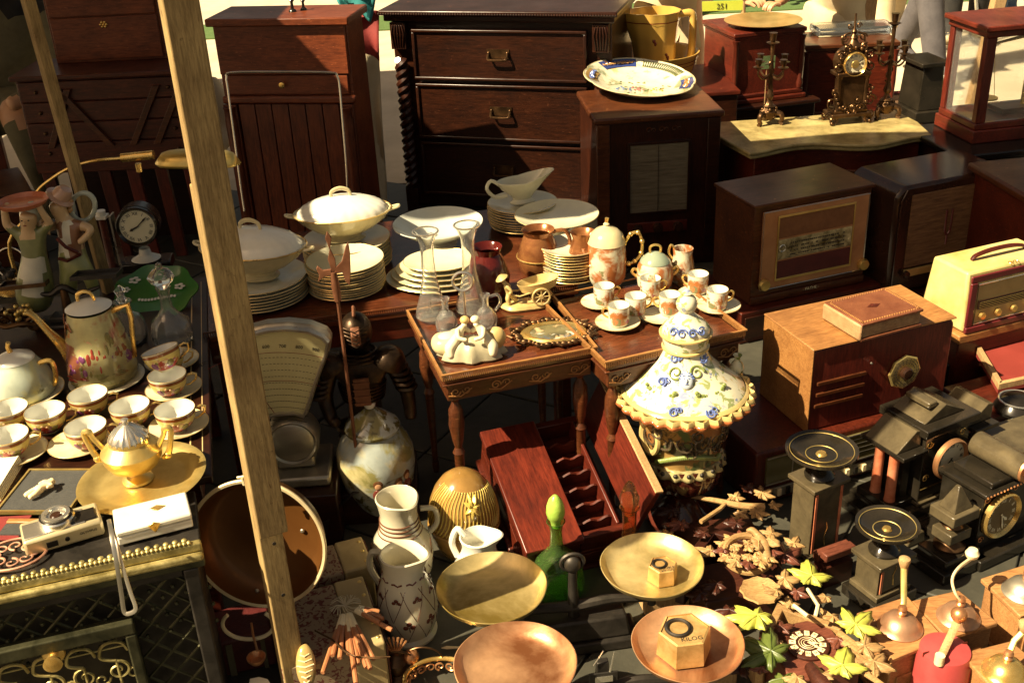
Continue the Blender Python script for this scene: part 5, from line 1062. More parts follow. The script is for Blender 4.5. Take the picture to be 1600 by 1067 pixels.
# courting couple and shell
wh=glaze('warm_white_porcelain',(.78,.70,.48),mott=.1,ro=.22)
q=P(738,556,TZ); t=T('courting_couple','sunlit white porcelain couple leaning together on a grey rock','figurine',q)
b=B((1,.55,1)); b.lathe([(.078,0),(.082,.004),(.074,.02),(.05,.042),(.02,.055),(0,.058)],n=40,mod=lambda a,z,r:1+.08*math.sin(7*a)+.05*math.sin(11*a)); b.part('rock',glaze('grey_rock_glaze',(.52,.46,.30),mott=.4,ro=.35),t)
for sx in (-1,1):
    V={'p':(sx*.036,-.006,.05,.016),'c':(sx*.024,-.006,.074,.014),'n':(sx*.016,-.006,.088,.006),'h':(sx*.012,-.008,.098,.0105),'s':(sx*.034,-.014,.08,.008),'e':(sx*.03,-.03,.066,.006),'w':(sx*.008,-.034,.062,.005),'s2':(sx*.022,.006,.08,.007),'e2':(sx*.0,.004,.066,.006),'k':(sx*.056,-.02,.034,.016),'f':(sx*.05,-.03,.01,.01)}
    skin('lady' if sx>0 else 'gentleman',V,chain('p','c','n','h')+chain('c','s','e','w')+chain('c','s2','e2')+chain('p','k','f'),[wh],t)
    b=B(); b.ball((sx*.013,-.002,.103),(.012,.012,.010),12,8); b.part('hair',yl if sx<0 else wh,t)
b=B(Mx=Matrix.Translation((.058,.01,.04))@Matrix.Rotation(.5,4,'Y')); b.ball((0,0,0),(.028,.022,.034),18,12); b.part('skirt',yl,t)
t=T('sea_shell','large cream sea shell lying at the left end of the tray','shell',P(698,550,TZ),.4)
b=B(); n=40
pts=[];rs=[]
for i in range(n): a_=i/n*2*PI*2.1; R_=.028*(i/n)**1.3; pts.append((R_*math.cos(a_)-.012*(1-i/n),R_*math.sin(a_),.028+.004*math.sin(a_))); rs.append(.004+.021*(i/n)**1.2)
b.tube(pts,rs,14,flat=1.25); b.part('spiral','cream',t)
b=B(); b.ball((.004,-.004,.028),(.04,.032,.028),24,14); b.part('outer_shell',wh,t)
for i in range(3): 
    b=B(); b.tube([(.03+.004*i,-.02+.01*i,.052-.006*i),(.0+.004*i,-.034+.004*i,.036-.006*i),(-.02,-.03,.02)],.0028,6); b.part('shell_fold',yl,t)
# ================================================================ MAJOLICA URN
my=(.66,.55,.28)
urn_lid=glaze('majolica_lid',(.74,.70,.52),[((.30,.34,.14),'noise',34,.54,.57,0,.9),((.24,.28,.42),'noise',30,.60,.63,0,.9),((.58,.42,.16),'noise',38,.60,.63,0,.9)],mott=.1)
urn_bowl=glaze('majolica_bowl',(.38,.23,.075),[((.32,.13,.04),'noise',10,.52,.56,0,.9),((.06,.05,.03),'noise',14,.54,.58,0,.9),((.10,.13,.05),'noise',19,.56,.6,0,.9)],mott=.3)
urn_red=glaze('majolica_oxblood',(.09,.02,.012),[((.25,.18,.07),'noise',12,.64,.7,0,.9)],mott=.4); urn_y=glaze('majolica_yellow',(.66,.50,.20),mott=.25); urn_br=glaze('majolica_rust',(.36,.11,.035),mott=.3); blue=glaze('delft_blue',(.12,.17,.42)); lgr=glaze('leaf_green_glaze',(.20,.25,.07))
q=P(1063,808,0); t=T('majolica_urn','big lidded majolica urn with scalloped rim, face mask and little side vases','urn',q); U_=t
R=lambda rows:pp(q,1063,rows)
b=B(); b.lathe(R([(808,52),(802,54),(797,50),(790,40),(780,30),(768,22),(762,22)]),n=48); b.part('foot',urn_red,t)
fl=lambda a,z,r:1+.045*abs(math.cos(7*a))
b=B(); b.open=True; b.lathe(R([(764,20),(757,38),(742,56),(722,62),(706,60)]),n=112,mod=fl); b.part('fluted_base',urn_red,t)
b=B(); b.open=True; b.cap=False
for v in (0,): b.lathe(R([(704,56),(706,61),(712,64),(716,66)]),n=120,mod=lambda a,z,r:1+.04*math.cos(20*a)); b.part('scalloped_collar',glaze('collar_olive',(.38,.32,.15),mott=.3),t,solid=.004)
b=B(); cz=R([(709,64)])[0]
for i in range(20): a_=i*PI/10; b.ball((cz[0]*1.01*math.cos(a_),cz[0]*1.01*math.sin(a_),cz[1]),.0065,8,6)
b.each('collar_bead','iron',t)
b=B(); b.open=True; b.lathe(R([(704,58),(690,60),(660,68),(635,77),(618,84)]),n=64); b.part('bowl',urn_bowl,t)
# relief on bowl: scrolls and garland
b=B(); rb=lambda y:R([(y,{704:58,690:60,675:64,660:68,645:74,635:77}[y])])[0]
for a0 in (-2.35,-1.5,-.8):
    for (da,y,rs,dr) in ((-.17,660,.026,1),(.17,660,.026,-1),(-.05,675,.017,-1),(.08,645,.018,1)):
        r_,z_=rb(y); a_=a0+da; o=b.M; b.M=Matrix.Rotation(a_+PI/2,4,'Z')@Matrix.Translation((0,-r_*1.01,z_)); b.scroll(0,0,0,rs,1.5,PI/2,dr,.004); b.M=o
b.part('relief_scrolls',glaze('majolica_dark',(.07,.05,.03)),t,kind='stuff')
b=B()
for i in range(40):
    a_=-2.4+i*.045; r_,z_=rb(690); b.ball((r_*1.04*math.cos(a_),r_*1.04*math.sin(a_),z_-.012+.03*abs(math.sin((a_+2.4)*1.9))),.007,7,5)
b.part('relief_garland',lgr,t,kind='stuff')
for a0 in (-2.55,):
    b=B(Mx=Matrix.Rotation(a0+PI/2,4,'Z')@Matrix.Translation((0,-rb(660)[0]*1.01,rb(660)[1]))); b.tube([(.03*math.cos(i*PI/12),0,.045*math.sin(i*PI/12)) for i in range(24)],.008,7,True); b.part('relief_oval',urn_y,t)
# flange with scalloped rim
b=B(); b.open=True; b.cap=False; sc_=lambda a,z,r:1+.035*math.cos(30*a)
b.lathe(R([(628,82),(624,92),(619,103),(613,107)]),n=180,mod=sc_); b.part('scalloped_rim',urn_br,t,solid=.005)
b=B(); b.open=True; b.cap=False; b.lathe(R([(617,104),(611,106),(607,104),(609,99)]),n=180,mod=sc_); b.part('rim_frill',urn_y,t,solid=.004)
b=B(); b.open=True; b.lathe(R([(609,98),(600,92),(590,78),(575,58),(560,42),(548,35),(541,33)]),n=64); lid=b.part('lid_cone',urn_lid,t)
b=B(); b.open=True; b.cap=False; b.lathe(R([(609,99),(606,100),(603,97),(602,95)]),n=64); b.part('lid_band',urn_y,lid)
b=B(); b.open=True; b.lathe(R([(541,33),(535,36),(525,37),(518,38),(510,37),(503,30),(496,20),(490,13),(486,11)]),n=48); b.part('upper_dome',urn_lid,lid)
for y,r in ((540,35),(519,39.5)):
    b=B(); r_,z_=R([(y,r)])[0]; b.tube([(r_*math.cos(i*PI/24),r_*math.sin(i*PI/24),z_) for i in range(48)],.0042,6,True); b.part('rope_band',urn_y,lid)
b=B(); b.lathe(R([(486,12),(480,16),(474,17),(466,14),(461,8),(458,9),(454,4),(451,0)]),n=24); b.part('finial',urn_lid,lid)
# face mask with foliage
r_,z_=R([(571,55)])[0]; b=B(Mx=Matrix.Rotation(-.12,4,'Z')@Matrix.Translation((0,-r_*1.0,z_+.004))@Matrix.Rotation(rad(-42),4,'X')); b.ball((0,0,0),(.017,.008,.022),16,12); b.ball((0,-.009,-.002),(.003,.004,.006),8,6); b.part('face_mask',glaze('mask_blue',(.45,.50,.56)),lid)
fm=Matrix.Rotation(-.12,4,'Z')@Matrix.Translation((0,-r_*1.0,z_+.004))@Matrix.Rotation(rad(-42),4,'X')
b=B(Mx=fm)
for s in (-1,1): b.ball((s*.006,-.0075,.004),(.0028,.0015,.0014),6,5); b.tube([(s*.010,-.007,.010),(s*.006,-.0085,.0115),(s*.002,-.008,.010)],.0008,5)
b.ball((0,-.0085,-.010),(.005,.0015,.0013),8,5)
for i in range(9): a_=PI*.1+i*PI*.1; b.tube([(.014*math.cos(a_),-.003,.014*math.sin(a_)),(.02*math.cos(a_),-.002,.023*math.sin(a_))],.0022,5)
b.part('mask_features',blue,lid)
b=B()
for s in (-1,1):
    for i in range(26):
        u=i/25; aa=-PI/2-.12+s*(.22+.75*u); yy=585+8*math.sin(u*PI)+3*random.uniform(-1,1); rr,zz=R([(yy,72)])[0]; b.ball((rr*.985*math.cos(aa),rr*.985*math.sin(aa),zz+.004),random.uniform(.004,.007),6,5)
    aa=-PI/2-.12+s*.35
    rr,zz=R([(562,46)])[0]; o=b.M; b.M=Matrix.Rotation(aa+PI/2,4,'Z')@Matrix.Translation((0,-rr,zz))@Matrix.Rotation(rad(-42),4,'X'); b.scroll(0,0,0,.02,1.5,0,s,.003); b.M=o
b.part('painted_garland',lgr,lid,kind='stuff')
b=B()
for aa,yy in ((-2.2,548),(-2.35,575),(-.9,550),(-1.9,600),(-1.3,602)):
    rr,zz=R([(yy,{548:36,575:60,550:36,600:93,602:95}[yy])])[0]; o=b.M; b.M=Matrix.Rotation(aa+PI/2,4,'Z')@Matrix.Translation((0,-rr*1.0,zz+.003))@Matrix.Rotation(rad(-45),4,'X'); b.scroll(0,0,0,.013,1.6,aa*3,1,.0028); b.scroll(.012,0,.006,.01,1.3,aa,-1,.0022); b.M=o
for aa,dd in ((-2.3,0),(-1.9,.3),(-1.45,.1),(-1.0,.5)):
    rr,zz=R([(508,36)])[0]; o=b.M; b.M=Matrix.Rotation(aa+PI/2,4,'Z')@Matrix.Translation((0,-rr*1.0,zz+.003))@Matrix.Rotation(rad(-30),4,'X'); b.scroll(0,0,0,.012,1.5,dd,1,.0026); b.M=o
b.part('blue_scrolls',blue,lid,kind='stuff')
for s,x,y,lb in ((-1,980,597,''),(1,1151,583,'')):
    q2=P(x,y,0); zz=R([(606,90)])[0][1]; q3=P(x,y,zz); o3=q3-q
    b=B(); b.open=True; b.lathe([(.010,0),(.016,.006),(.019,.018),(.014,.03),(.007,.038),(.007,.046),(.012,.054),(.010,.054),(.005,.045),(.004,.03)],tuple(o3),n=24); b.part('side_vase',glaze('side_vase_glaze',(.70,.66,.45),[((.18,.22,.06),'noise',30,.52,.56,0,1),((.3,.12,.05),'noise',40,.56,.6,0,1)]),t)
# ================================================================ RADIOS, RIGHT SIDE
def rbox(b,x0,x1,y0,y1,z0,z1,r,n=6,round_bottom=False):
    """box with rounded upper edges left and right (profile in xz)"""
    pts=[(x0,z0)] if not round_bottom else []
    pts+= [(x1,z0)] if not round_bottom else []
    for i in range(n+1): a=i*PI/2/n; pts.append((x1-r+r*math.cos(a),z1-r+r*math.sin(a)))
    for i in range(n+1): a=PI/2+i*PI/2/n; pts.append((x0+r+r*math.cos(a),z1-r+r*math.sin(a)))
    b.prism(pts,y0,y1); return b
def lineset(b,root,segs,y,w=.0008):
    for (xa,ya,xb,yb) in segs:
        p=onf(root,xa,ya,y); q=onf(root,xb,yb,y); b.tube([(p[0],y,p[1]),(q[0],y,q[1])],w,4)
# crate under radio 2
ra,ryaw,rw,rh=fitb((1172,478),(1348,440),(1166,322),.12)
t=T('low_box','dark red low box under the radio with the lit tuning dial','box',(ra.x,ra.y,0),ryaw); b=B(); b.box(-.06,rw+.05,-.04,.3,0,.118); b.part('body','mah',t,bev=.004); b=B(); b.box(-.045,rw+.035,-.046,-.0405,.02,.1); b.part('front_panel','dark',t,bev=.002)
r2=T('tabletop_radio','brown radio with framed glass tuning dial and two brass knobs','radio',ra,ryaw)
b=B(); b.box(0,rw,.004,.26,0,rh-.012); b.box(-.008,rw+.008,-.006,.265,rh-.012,rh); b.box(0,rw,-.004,.0035,0,.03); b.part('cabinet','walnut',r2,bev=.003)
def px_rect(root,x0,y0,x1,y1,y=0.):   # left-bottom and right-top pixels
    p=onf(root,x0,y1,y); q=onf(root,x1,y0,y); return p[0],q[0],p[1],q[1]
copperp=metal('copper_face_plate',(.42,.20,.09),(.60,.32,.15),.35,.4,6,.05)
x0=.03;x1=rw-.015; zb_=.055; zt_=rh-.03
b=B(); b.box(x0,x1,-.008,.0035,zb_,zt_); b.part('face_plate',copperp,r2,bev=.003)
b=B(); b.tube([(x0,-.009,zb_),(x1,-.009,zb_),(x1,-.009,zt_),(x0,-.009,zt_)],.0016,4,True); b.part('plate_rim','silver',r2)
ia,ib=x0+.055,x1-.055; ic,idd=zb_+.025,zt_-.02
b=B(); b.box(ia,ib,-.012,-.0085,ic,ic+.008); b.box(ia,ib,-.012,-.0085,idd-.008,idd); b.box(ia,ia+.006,-.012,-.0085,ic+.0085,idd-.0085); b.box(ib-.006,ib,-.012,-.0085,ic+.0085,idd-.0085); b.each('inner_frame','brass',r2,bev=.001)
hh=(idd-ic)
b=B(); b.box(ia+.007,ib-.007,-.010,-.0083,ic+hh*.66,idd-.009); b.part('speaker_cloth',rough('orange_cloth',(.16,.06,.02),(.24,.10,.035),.8,30,.3),r2)
b=B(); b.box(ia+.007,ib-.007,-.010,-.0083,ic+.009,ic+hh*.30); b.part('lower_panel',rough('maroon_panel',(.07,.012,.014),(.11,.02,.02),.5,20,.1),r2)
dialm=metal('dial_glass_print',(.10,.07,.02),(.80,.70,.38),.2,.3,22,.1)
b=B(); b.box(ia+.007,ib-.007,-.0105,-.0083,ic+hh*.33,ic+hh*.63); dg_=b.part('tuning_dial',dialm,r2)
b=B()
for i in range(26):
    xx=ia+.055+i*(ib-ia-.09)/26
    for j in range(4):
        if random.random()<.8: b.box(xx,xx+random.uniform(.004,.008),-.0112,-.0106,ic+hh*(.37+.06*j),ic+hh*(.39+.06*j))
b.box(ia+.04,ib-.03,-.0112,-.0106,ic+hh*.345,ic+hh*.35); b.part('station_names','ink',dg_)
b=B(Mx=FACE(ia+.024,-.0106,ic+hh*.5)); b.tube([(.012*math.cos(i*PI/10),.012*math.sin(i*PI/10),0) for i in range(20)],.0016,5,True); b.box(-.0012,.0012,-.012,.012,-.0005,.001); b.part('emblem','silver',dg_)
for x in (x0+.012,x1-.004):
    b=B(Mx=FACE(x,-.008,zb_+.022)); b.lathe([(.020,0),(.022,.008),(.018,.018),(0,.02)],n=20,mod=lambda a,z,r:1+.03*math.cos(12*a)); b.part('knob','brass',r2)
b=B(); b.text('- PATHE -',.016,FACE(rw*.52,-.0045,.022)); b.part('maker_plate','silver',r2)
# radio 3: big dark rounded
ra,ry3,rw3,rh3=fitb((1392,462),(1562,424),(1380,296),.08)
r3=T('tabletop_radio','big dark rounded radio with brown woven grille and tuning fork emblem','radio',ra,ry3)
b=B(); rbox(b,-.02,rw3,.006,.27,0,rh3,.05); b.part('cabinet','bakelite',r3,bev=.012)
b=B(); b.box(.045,rw3-.07,-.001,.0055,.10,rh3-.035); gr=b.part('grille_cloth',rough('woven_grille',(.09,.035,.012),(.26,.13,.05),.8,16,1.,stretch=(1,1,9)),r3)
b=B(); fx=rw3*.43; fz=rh3*.55
for s in (-1,1): b.tube([(fx+s*.012,-.004,fz+.07),(fx+s*.012,-.004,fz),(fx+s*.006,-.004,fz-.018),(fx,-.004,fz-.024)],.004,6)
b.tube([(fx,-.004,fz-.024),(fx,-.004,fz-.06)],.0035,6); b.part('tuning_fork',rough('dark_red_plastic',(.08,.01,.008),(.12,.016,.012),.3,9,.0),gr)
b=B(); b.box(.045,rw3-.07,-.002,.0055,.062,.09); b.part('dial_strip','brass',r3,bev=.001)
b=B(Mx=FACE(.05,-.002,.075)); b.lathe([(.014,0),(.012,.012),(0,.013)],n=16); b.part('knob','bakelite',r3)
b=B(); b.tube([(.0,.002,.03),(.0,.002,rh3-.05),(.02,.002,rh3-.012)],.003,6); b.part('edge_bead','bakelite',r3)
t=T('low_box','black low box under the dark rounded radio','box',(ra.x,ra.y,0),ry3); b=B(); b.box(-.05,rw3+.05,-.03,.3,0,.078); b.part('body','dark',t,bev=.004)
# lower radio + large radio
la,ly,lw,lh=fitz((1184,712),(1445,640),.17,0)
lr=T('tabletop_radio','low dark radio with long glass dial strip, under the large red wood radio','radio',la,ly)
b=B(); b.box(0,lw,.006,.34,0,lh); b.part('cabinet','mahz',lr,bev=.008)
b=B(); b.box(.03,lw-.03,-.002,.0055,.07,lh-.02); gs_=b.part('dial_glass',rough('olive_dial',(.07,.06,.02),(.13,.11,.045),.15,8,.02),lr)
b=B(); b.box(.03,lw-.03,-.004,-.0021,lh-.021,lh-.018); b.box(.11,.113,-.004,-.0021,.07,lh-.0215); b.box(.03,lw-.03,-.004,-.0021,.066,.0695); 
for j in range(4): b.box(.13,lw*.75,-.0032,-.0021,.09+j*.015,.0915+j*.015)
b.part('dial_lines','steel',gs_)
b=B(); b.box(.02,lw-.02,-.002,.0055,.02,.05); b.part('lower_strip','pewter',lr,bev=.001)
for i in range(16):
    b=B(); x=.04+i*(lw-.1)/16; b.box(x,x+.012,-.008,-.0021,.024,.046); b.part('push_button','ivory' if i%2 else 'black',lr,bev=.001)
ba,by,bw,bh=fitb((1262,676),(1475,622),(1263,546),.171)
br=T('tabletop_radio','large red wood radio with golden top, three slots and octagonal brass dial','radio',ba,by)
b=B(); rbox(b,-.0,bw,.004,.24,0,bh-.0065,.02); b.part('cabinet','redz',br,bev=.006)
b=B(); b.prism([(-.006,-.002),(bw+.002,-.002),(bw+.002,.242),(-.006,.242)],bh-.006,bh,'xy'); b.part('top','oak',br,bev=.004)
b=B(); b.box(-.004,-.0005,.0,.24,.0,bh-.0065); b.part('side_panel','oak',br,bev=.001)
for (xa,ya,xb,yb) in ((1277,600,1353,583),(1275,618,1350,600),(1272,636,1347,617)):
    p=onf(br,xa,ya); q=onf(br,xb,yb); b=B(); b.prism([(p[0],(p[1]+q[1])/2-.005),(q[0],(p[1]+q[1])/2-.005),(q[0],(p[1]+q[1])/2+.005),(p[0],(p[1]+q[1])/2+.005)],-.003,.0035); b.part('slot_bar','walnut',br,bev=.001)
ox,oz=onf(br,1412,580)
b=B(Mx=FACE(ox,0,oz)); b.lathe([(.052,0),(.052,.004),(.048,.006),(0,.006)],n=8); od=b.part('dial_plate','brass',br,sharp=20); od.location.y=-.0005
b=B(Mx=FACE(ox,-.007,oz))
for r_ in (.044,.037,.03):
    b.tube([(r_*math.cos(i*PI/16),r_*math.sin(i*PI/16),0) for i in range(32)],.0005,4,True)
    for i in range(20): a_=i*PI/10; b.box(r_*math.cos(a_)-.0015,r_*math.cos(a_)+.0015,(r_-.004)*math.sin(a_)-.001,(r_-.004)*math.sin(a_)+.001,0,.0004)
b.part('dial_print','ink',od)
b=B(Mx=FACE(ox,-.006,oz)); b.lathe([(.018,0),(.018,.012),(.014,.016),(0,.017)],n=24); b.part('knob','bakelite',br)
kx,kz=onf(br,1361,567); b=B(Mx=FACE(kx,0,kz)); b.cyl((0,0,0),.003,.005,10); b.part('stud','silver',br)
# carved book shaped box on it
zt_=.171+bh; q1,y1,w1_,_=fitz((1345,535),(1440,510),zt_,zt_)
t=T('carved_box','leather bound book shaped box with tooled border on the large radio','box',q1,y1)
b=B(); b.box(0,w1_,0,.16,0,.008); b.box(0,w1_,0,.16,.044,.052); b.part('covers',rough('tooled_leather',(.12,.035,.015),(.2,.07,.03),.4,20,.5),t,bev=.002)
b=B(); b.box(.006,w1_-.005,.006,.152,.0085,.0435); b.part('carved_sides',rough('tooled_pale',(.22,.11,.05),(.42,.26,.13),.6,60,1.),t,bev=.001)
b=B(); b.box(-.006,.004,0,.16,.003,.049); b.part('spine',rough('tooled_leather2',(.3,.17,.08),(.42,.26,.13),.5,30,.5),t,bev=.006)
b=B(); 
for i in range(24): 
    u=i/23
    for yy in (.01,.15): b.ball((.008+u*(w1_-.016),yy,.0525),.0028,6,4)
    for xx in (.008,w1_-.008): b.ball((xx,.01+u*.14,.0525),.0028,6,4)
b.part('tooled_studs','oak',t,kind='stuff')
b=B(); b.prism([(w1_/2-.022,.08),(w1_/2,.068),(w1_/2+.022,.08),(w1_/2,.092)],.0521,.0528,'xy'); b.part('lozenge','mah',t)
# cream radio
ca_,cy_,cw,chh=fitb((1508,523),(1610,497),(1523,434),.26)
cr_=T('portable_radio','cream mottled portable radio with carrying handle and dark red front frame','radio',ca_,cy_); cw=.34
crm=rough('cream_leatherette',(.40,.30,.07),(.70,.57,.27),.45,6,.15)
b=B(); b.box(0,cw,.012,.20,0,chh,.008,.02); b.part('case',crm,cr_,bev=.008)
b=B(); b.box(.0,cw,-.0,.0115,0,.02); b.box(0,cw,.004,.0115,chh-.022,chh-.001); b.box(0,.024,.002,.0115,.0205,chh-.0225); b.box(cw-.024,cw,.002,.0115,.0205,chh-.0225); b.each('front_frame',rough('oxblood_plastic',(.09,.012,.014),(.14,.02,.02),.25,9,.02),cr_,bev=.003)
b=B(); b.box(.0245,cw-.0245,.006,.0118,.021,chh-.023); b.part('front_panel',rough('gold_panel',(.30,.21,.07),(.42,.32,.13),.4,12,.1),cr_,bev=.002)
b=B(); b.tube([(.028,.004,.026),(cw-.028,.004,.026),(cw-.028,.004,chh-.03),(.028,.004,chh-.03)],.002,5,True); b.part('front_trim','silver',cr_)
b=B(); b.box(.035,cw-.05,.002,.0055,chh*.40,chh*.55); dp=b.part('dial_window','bakelite',cr_)
b=B(); 
for j in range(4): b.box(.04,cw-.06,.001,.0018,chh*(.42+.03*j),chh*(.425+.03*j))
b.part('dial_lines','brass',dp)
for i in range(4): b=B(Mx=FACE(.055+i*.06,.005,chh*.27)); b.lathe([(.011,0),(.010,.01),(0,.011)],n=16,mod=lambda a,z,r:1+.05*math.cos(10*a)); b.part('knob','gold',cr_)
b=B(); b.tube([(.08,.1,chh+.002),(.095,.1,chh+.014),(.15,.1,chh+.022),(.22,.1,chh+.022),(.27,.1,chh+.014),(.285,.1,chh+.002)],[.006,.008,.009,.009,.008,.006],8,flat=.7); b.part('handle','mah',cr_)
b=B(); b.scroll(.17,0,0,.01,1.4,0,1,.0012); b.scroll(.19,0,0,.01,1.4,PI,-1,.0012); q=b.part('emblem','gold',cr_); q.rotation_euler=(rad(-90),0,0); q.location=(0,.035,chh+.001)
t=T('wooden_chest','brown wooden chest under the cream radio','chest',(ca_.x,ca_.y,0),cy_); b=B(); b.box(-.02,cw,-.0,.25,.23,.258); b.part('lid','oak',t,bev=.004); b=B(); b.box(-.012,cw,.008,.24,0,.2295); b.part('body','mah',t,bev=.004)
# open red lined case lid to the right
pts=[P(1512,518,.20),P(1561,600,.20),P(1680,575,.20),P(1630,495,.20)]
o=pts[0]; t=T('lined_tray','shallow red lined tray with pale edge in front of the cream radio','tray',(o.x,o.y,.0)); 
L2=[(p-o) for p in pts]; cxm=sum(p.x for p in L2)/4; cym=sum(p.y for p in L2)/4
b=B(); b.prism([(p.x,p.y) for p in L2],.17,.18,'xy'); b.part('lining',rough('red_lining',(.17,.025,.018),(.25,.04,.03),.5,5,.1),t)
for i in range(4):
    A=Vector((L2[i].x,L2[i].y)); Bq=Vector((L2[(i+1)%4].x,L2[(i+1)%4].y)); d=(Bq-A).normalized(); n_=Vector((-d.y,d.x)); 
    if n_.dot(Vector((cxm,cym))-A)<0: n_=-n_
    b=B(); b.prism([tuple(A),tuple(Bq),tuple(Bq+n_*.014-d*.014),tuple(A+n_*.014+d*.014)],.1805,.20,'xy'); b.part('tray_edge','pale',t,bev=.001)
b=B(); b.prism([(cxm+(p.x-cxm)*.85,cym+(p.y-cym)*.85) for p in L2],0,.1695,'xy'); b.part('stand','dark',t)
# black equipment behind the clocks
q=P(1480,640,0); t=T('speaker_cabinet','dark radio cabinet with ribbed cloth front at the right edge','radio',(P(1535,730,0).x,P(1535,730,0).y,0),rad(20))
b=B(); b.box(0,.4,.006,.2,0,.16); b.part('cabinet','mah',t,bev=.006)
for i in range(26): b=B(); x=.03+i*.012; b.box(x,x+.007,.0,.0055,.02,.14); b.part('rib','dark',t)
t,q,m,k=up('telephone','black telephone with round dial at the right edge before the lined tray','telephone',1588,640,.165)
b=B(); b.lathe([(.06,0),(.062,.01),(.05,.03),(.03,.045),(0,.048)],n=28); b.part('body','black',t)
b=B(); b.tube([(.05*math.cos(i*PI/14),.05*math.sin(i*PI/14),.034) for i in range(28)],.003,6,True); b.part('dial_ring','silver',t)
t=T('record_player','black flat gramophone deck with chrome edge behind the slate clock','record player',(P(1450,640,0).x,P(1450,640,0).y,0),rad(14)); b=B(); b.box(0,.3,0,.26,0,.15); b.part('deck','black',t,bev=.006); b=B(); b.cyl((.19,.12,.151),.09,.008,40); b.part('turntable','black',t); b=B(); b.tube([(.19+.092*math.cos(i*PI/20),.12+.092*math.sin(i*PI/20),.157) for i in range(40)],.002,5,True); b.part('turntable_rim','steel',t)
# ================================================================ FRENCH CLOCK + CANDELABRA
def ornate_clock():
    q=P(1322,190,CMZ); t=T('table_clock','tall ornate gilt bronze clock with cream dial on the marble commode','clock',q,.12); Z=lambda y:pp(q,1322,[(y,1)])[0][1]; m=mpp(q); H=Z(22)
    b=B(); b.box(-.085,.085,-.05,.05,.03,.045); b.box(-.07,.07,-.04,.04,.045,.06); b.part('base','bronze',t,bev=.003)
    for x in (-1,1):
        for y in (-1,1):
            b=B(); b.scroll(x*.075,y*.042,.022,.02,1.4,PI/2,x,.006); b.ball((x*.08,y*.045,.008),.009,8,6); b.part('foot','bronze',t)
    zb2=.06; zd=Z(103)
    b=B(); b.box(-.05,.05,-.032,.032,zb2,zd-.035); b.part('lower_case','bronze',t,bev=.004)
    for x in (-1,1): b=B(); b.lathe([(.012,zb2),(.009,zb2+.01),(.009,zd-.05),(.013,zd-.035)],(x*.058,-.03,0),14,mod=lambda a,z,r:1+.06*math.cos(8*a)); b.part('column','gold' if 0 else 'bronze',t)
    b=B(); b.box(-.07,.07,-.042,.042,zd-.035,zd-.02); b.part('cornice','bronze',t,bev=.003)
    b=B(Mx=FACE(0,-.02,zd+.012)); b.lathe([(.058,-.07),(.06,0),(.05,.006),(0,.006)],n=36); b.part('drum','bronze',t)
    clockface(t,FACE(0,-.028,zd+.012),.042,3,10,bez='gold')
    b=B(Mx=FACE(0,-.036,zd+.012)); b.lathe([(.017,0),(.015,.002),(0,.003)],n=20); b.part('dial_centre','gold',t)
    # openwork: scrolls on sides, crown
    b=B()
    for x in (-1,1):
        for (cx,cz,r,a0) in ((.08,zb2+.03,.025,0),(.07,zb2+.075,.018,1),(.068,zd+.0,.02,2),(.06,zd+.05,.02,2.5),(.035,zd+.078,.016,1),(.085,.035,.02,PI)): b.scroll(x*cx,-.03,cz,r,1.6,a0,x,.0045)
        for i in range(5): b.ball((x*(.05+.008*i),-.04,zb2+.01+.018*i),.007,7,5)
    for i in range(9): a_=PI*i/8; b.ball((.064*math.cos(a_),-.03,zd+.012+.064*math.sin(a_)),.008,8,6)
    for i in range(14): b.scroll(random.uniform(-.04,.04),-.045,zb2+random.uniform(-.01,.05),.012,1.2,i,1 if i%2 else -1,.003)
    b.part('openwork_scrolls','bronze',t,kind='stuff')
    b=B(); z1=zd+.07; b.lathe([(.03,z1),(.035,z1+.008),(.022,z1+.02),(.014,z1+.035),(.018,z1+.04),(.008,z1+.055),(.012,z1+.065),(.005,z1+.075),(.004,H)],n=16); 
    b.part('crown_urn','bronze',t)
    b=B()
    for x in (-1,1):
        b.tube([(x*.012,-.0,z1+.01),(x*.045,0,z1+.02),(x*.04,0,z1+.05),(x*.015,0,z1+.06)],.0045,6); b.scroll(x*.04,0,z1+.04,.016,1.5,0,x,.004); b.scroll(x*.018,0,z1+.085,.012,1.4,0,x,.003)
    b.part('crown_scroll','bronze',t)
ornate_clock()
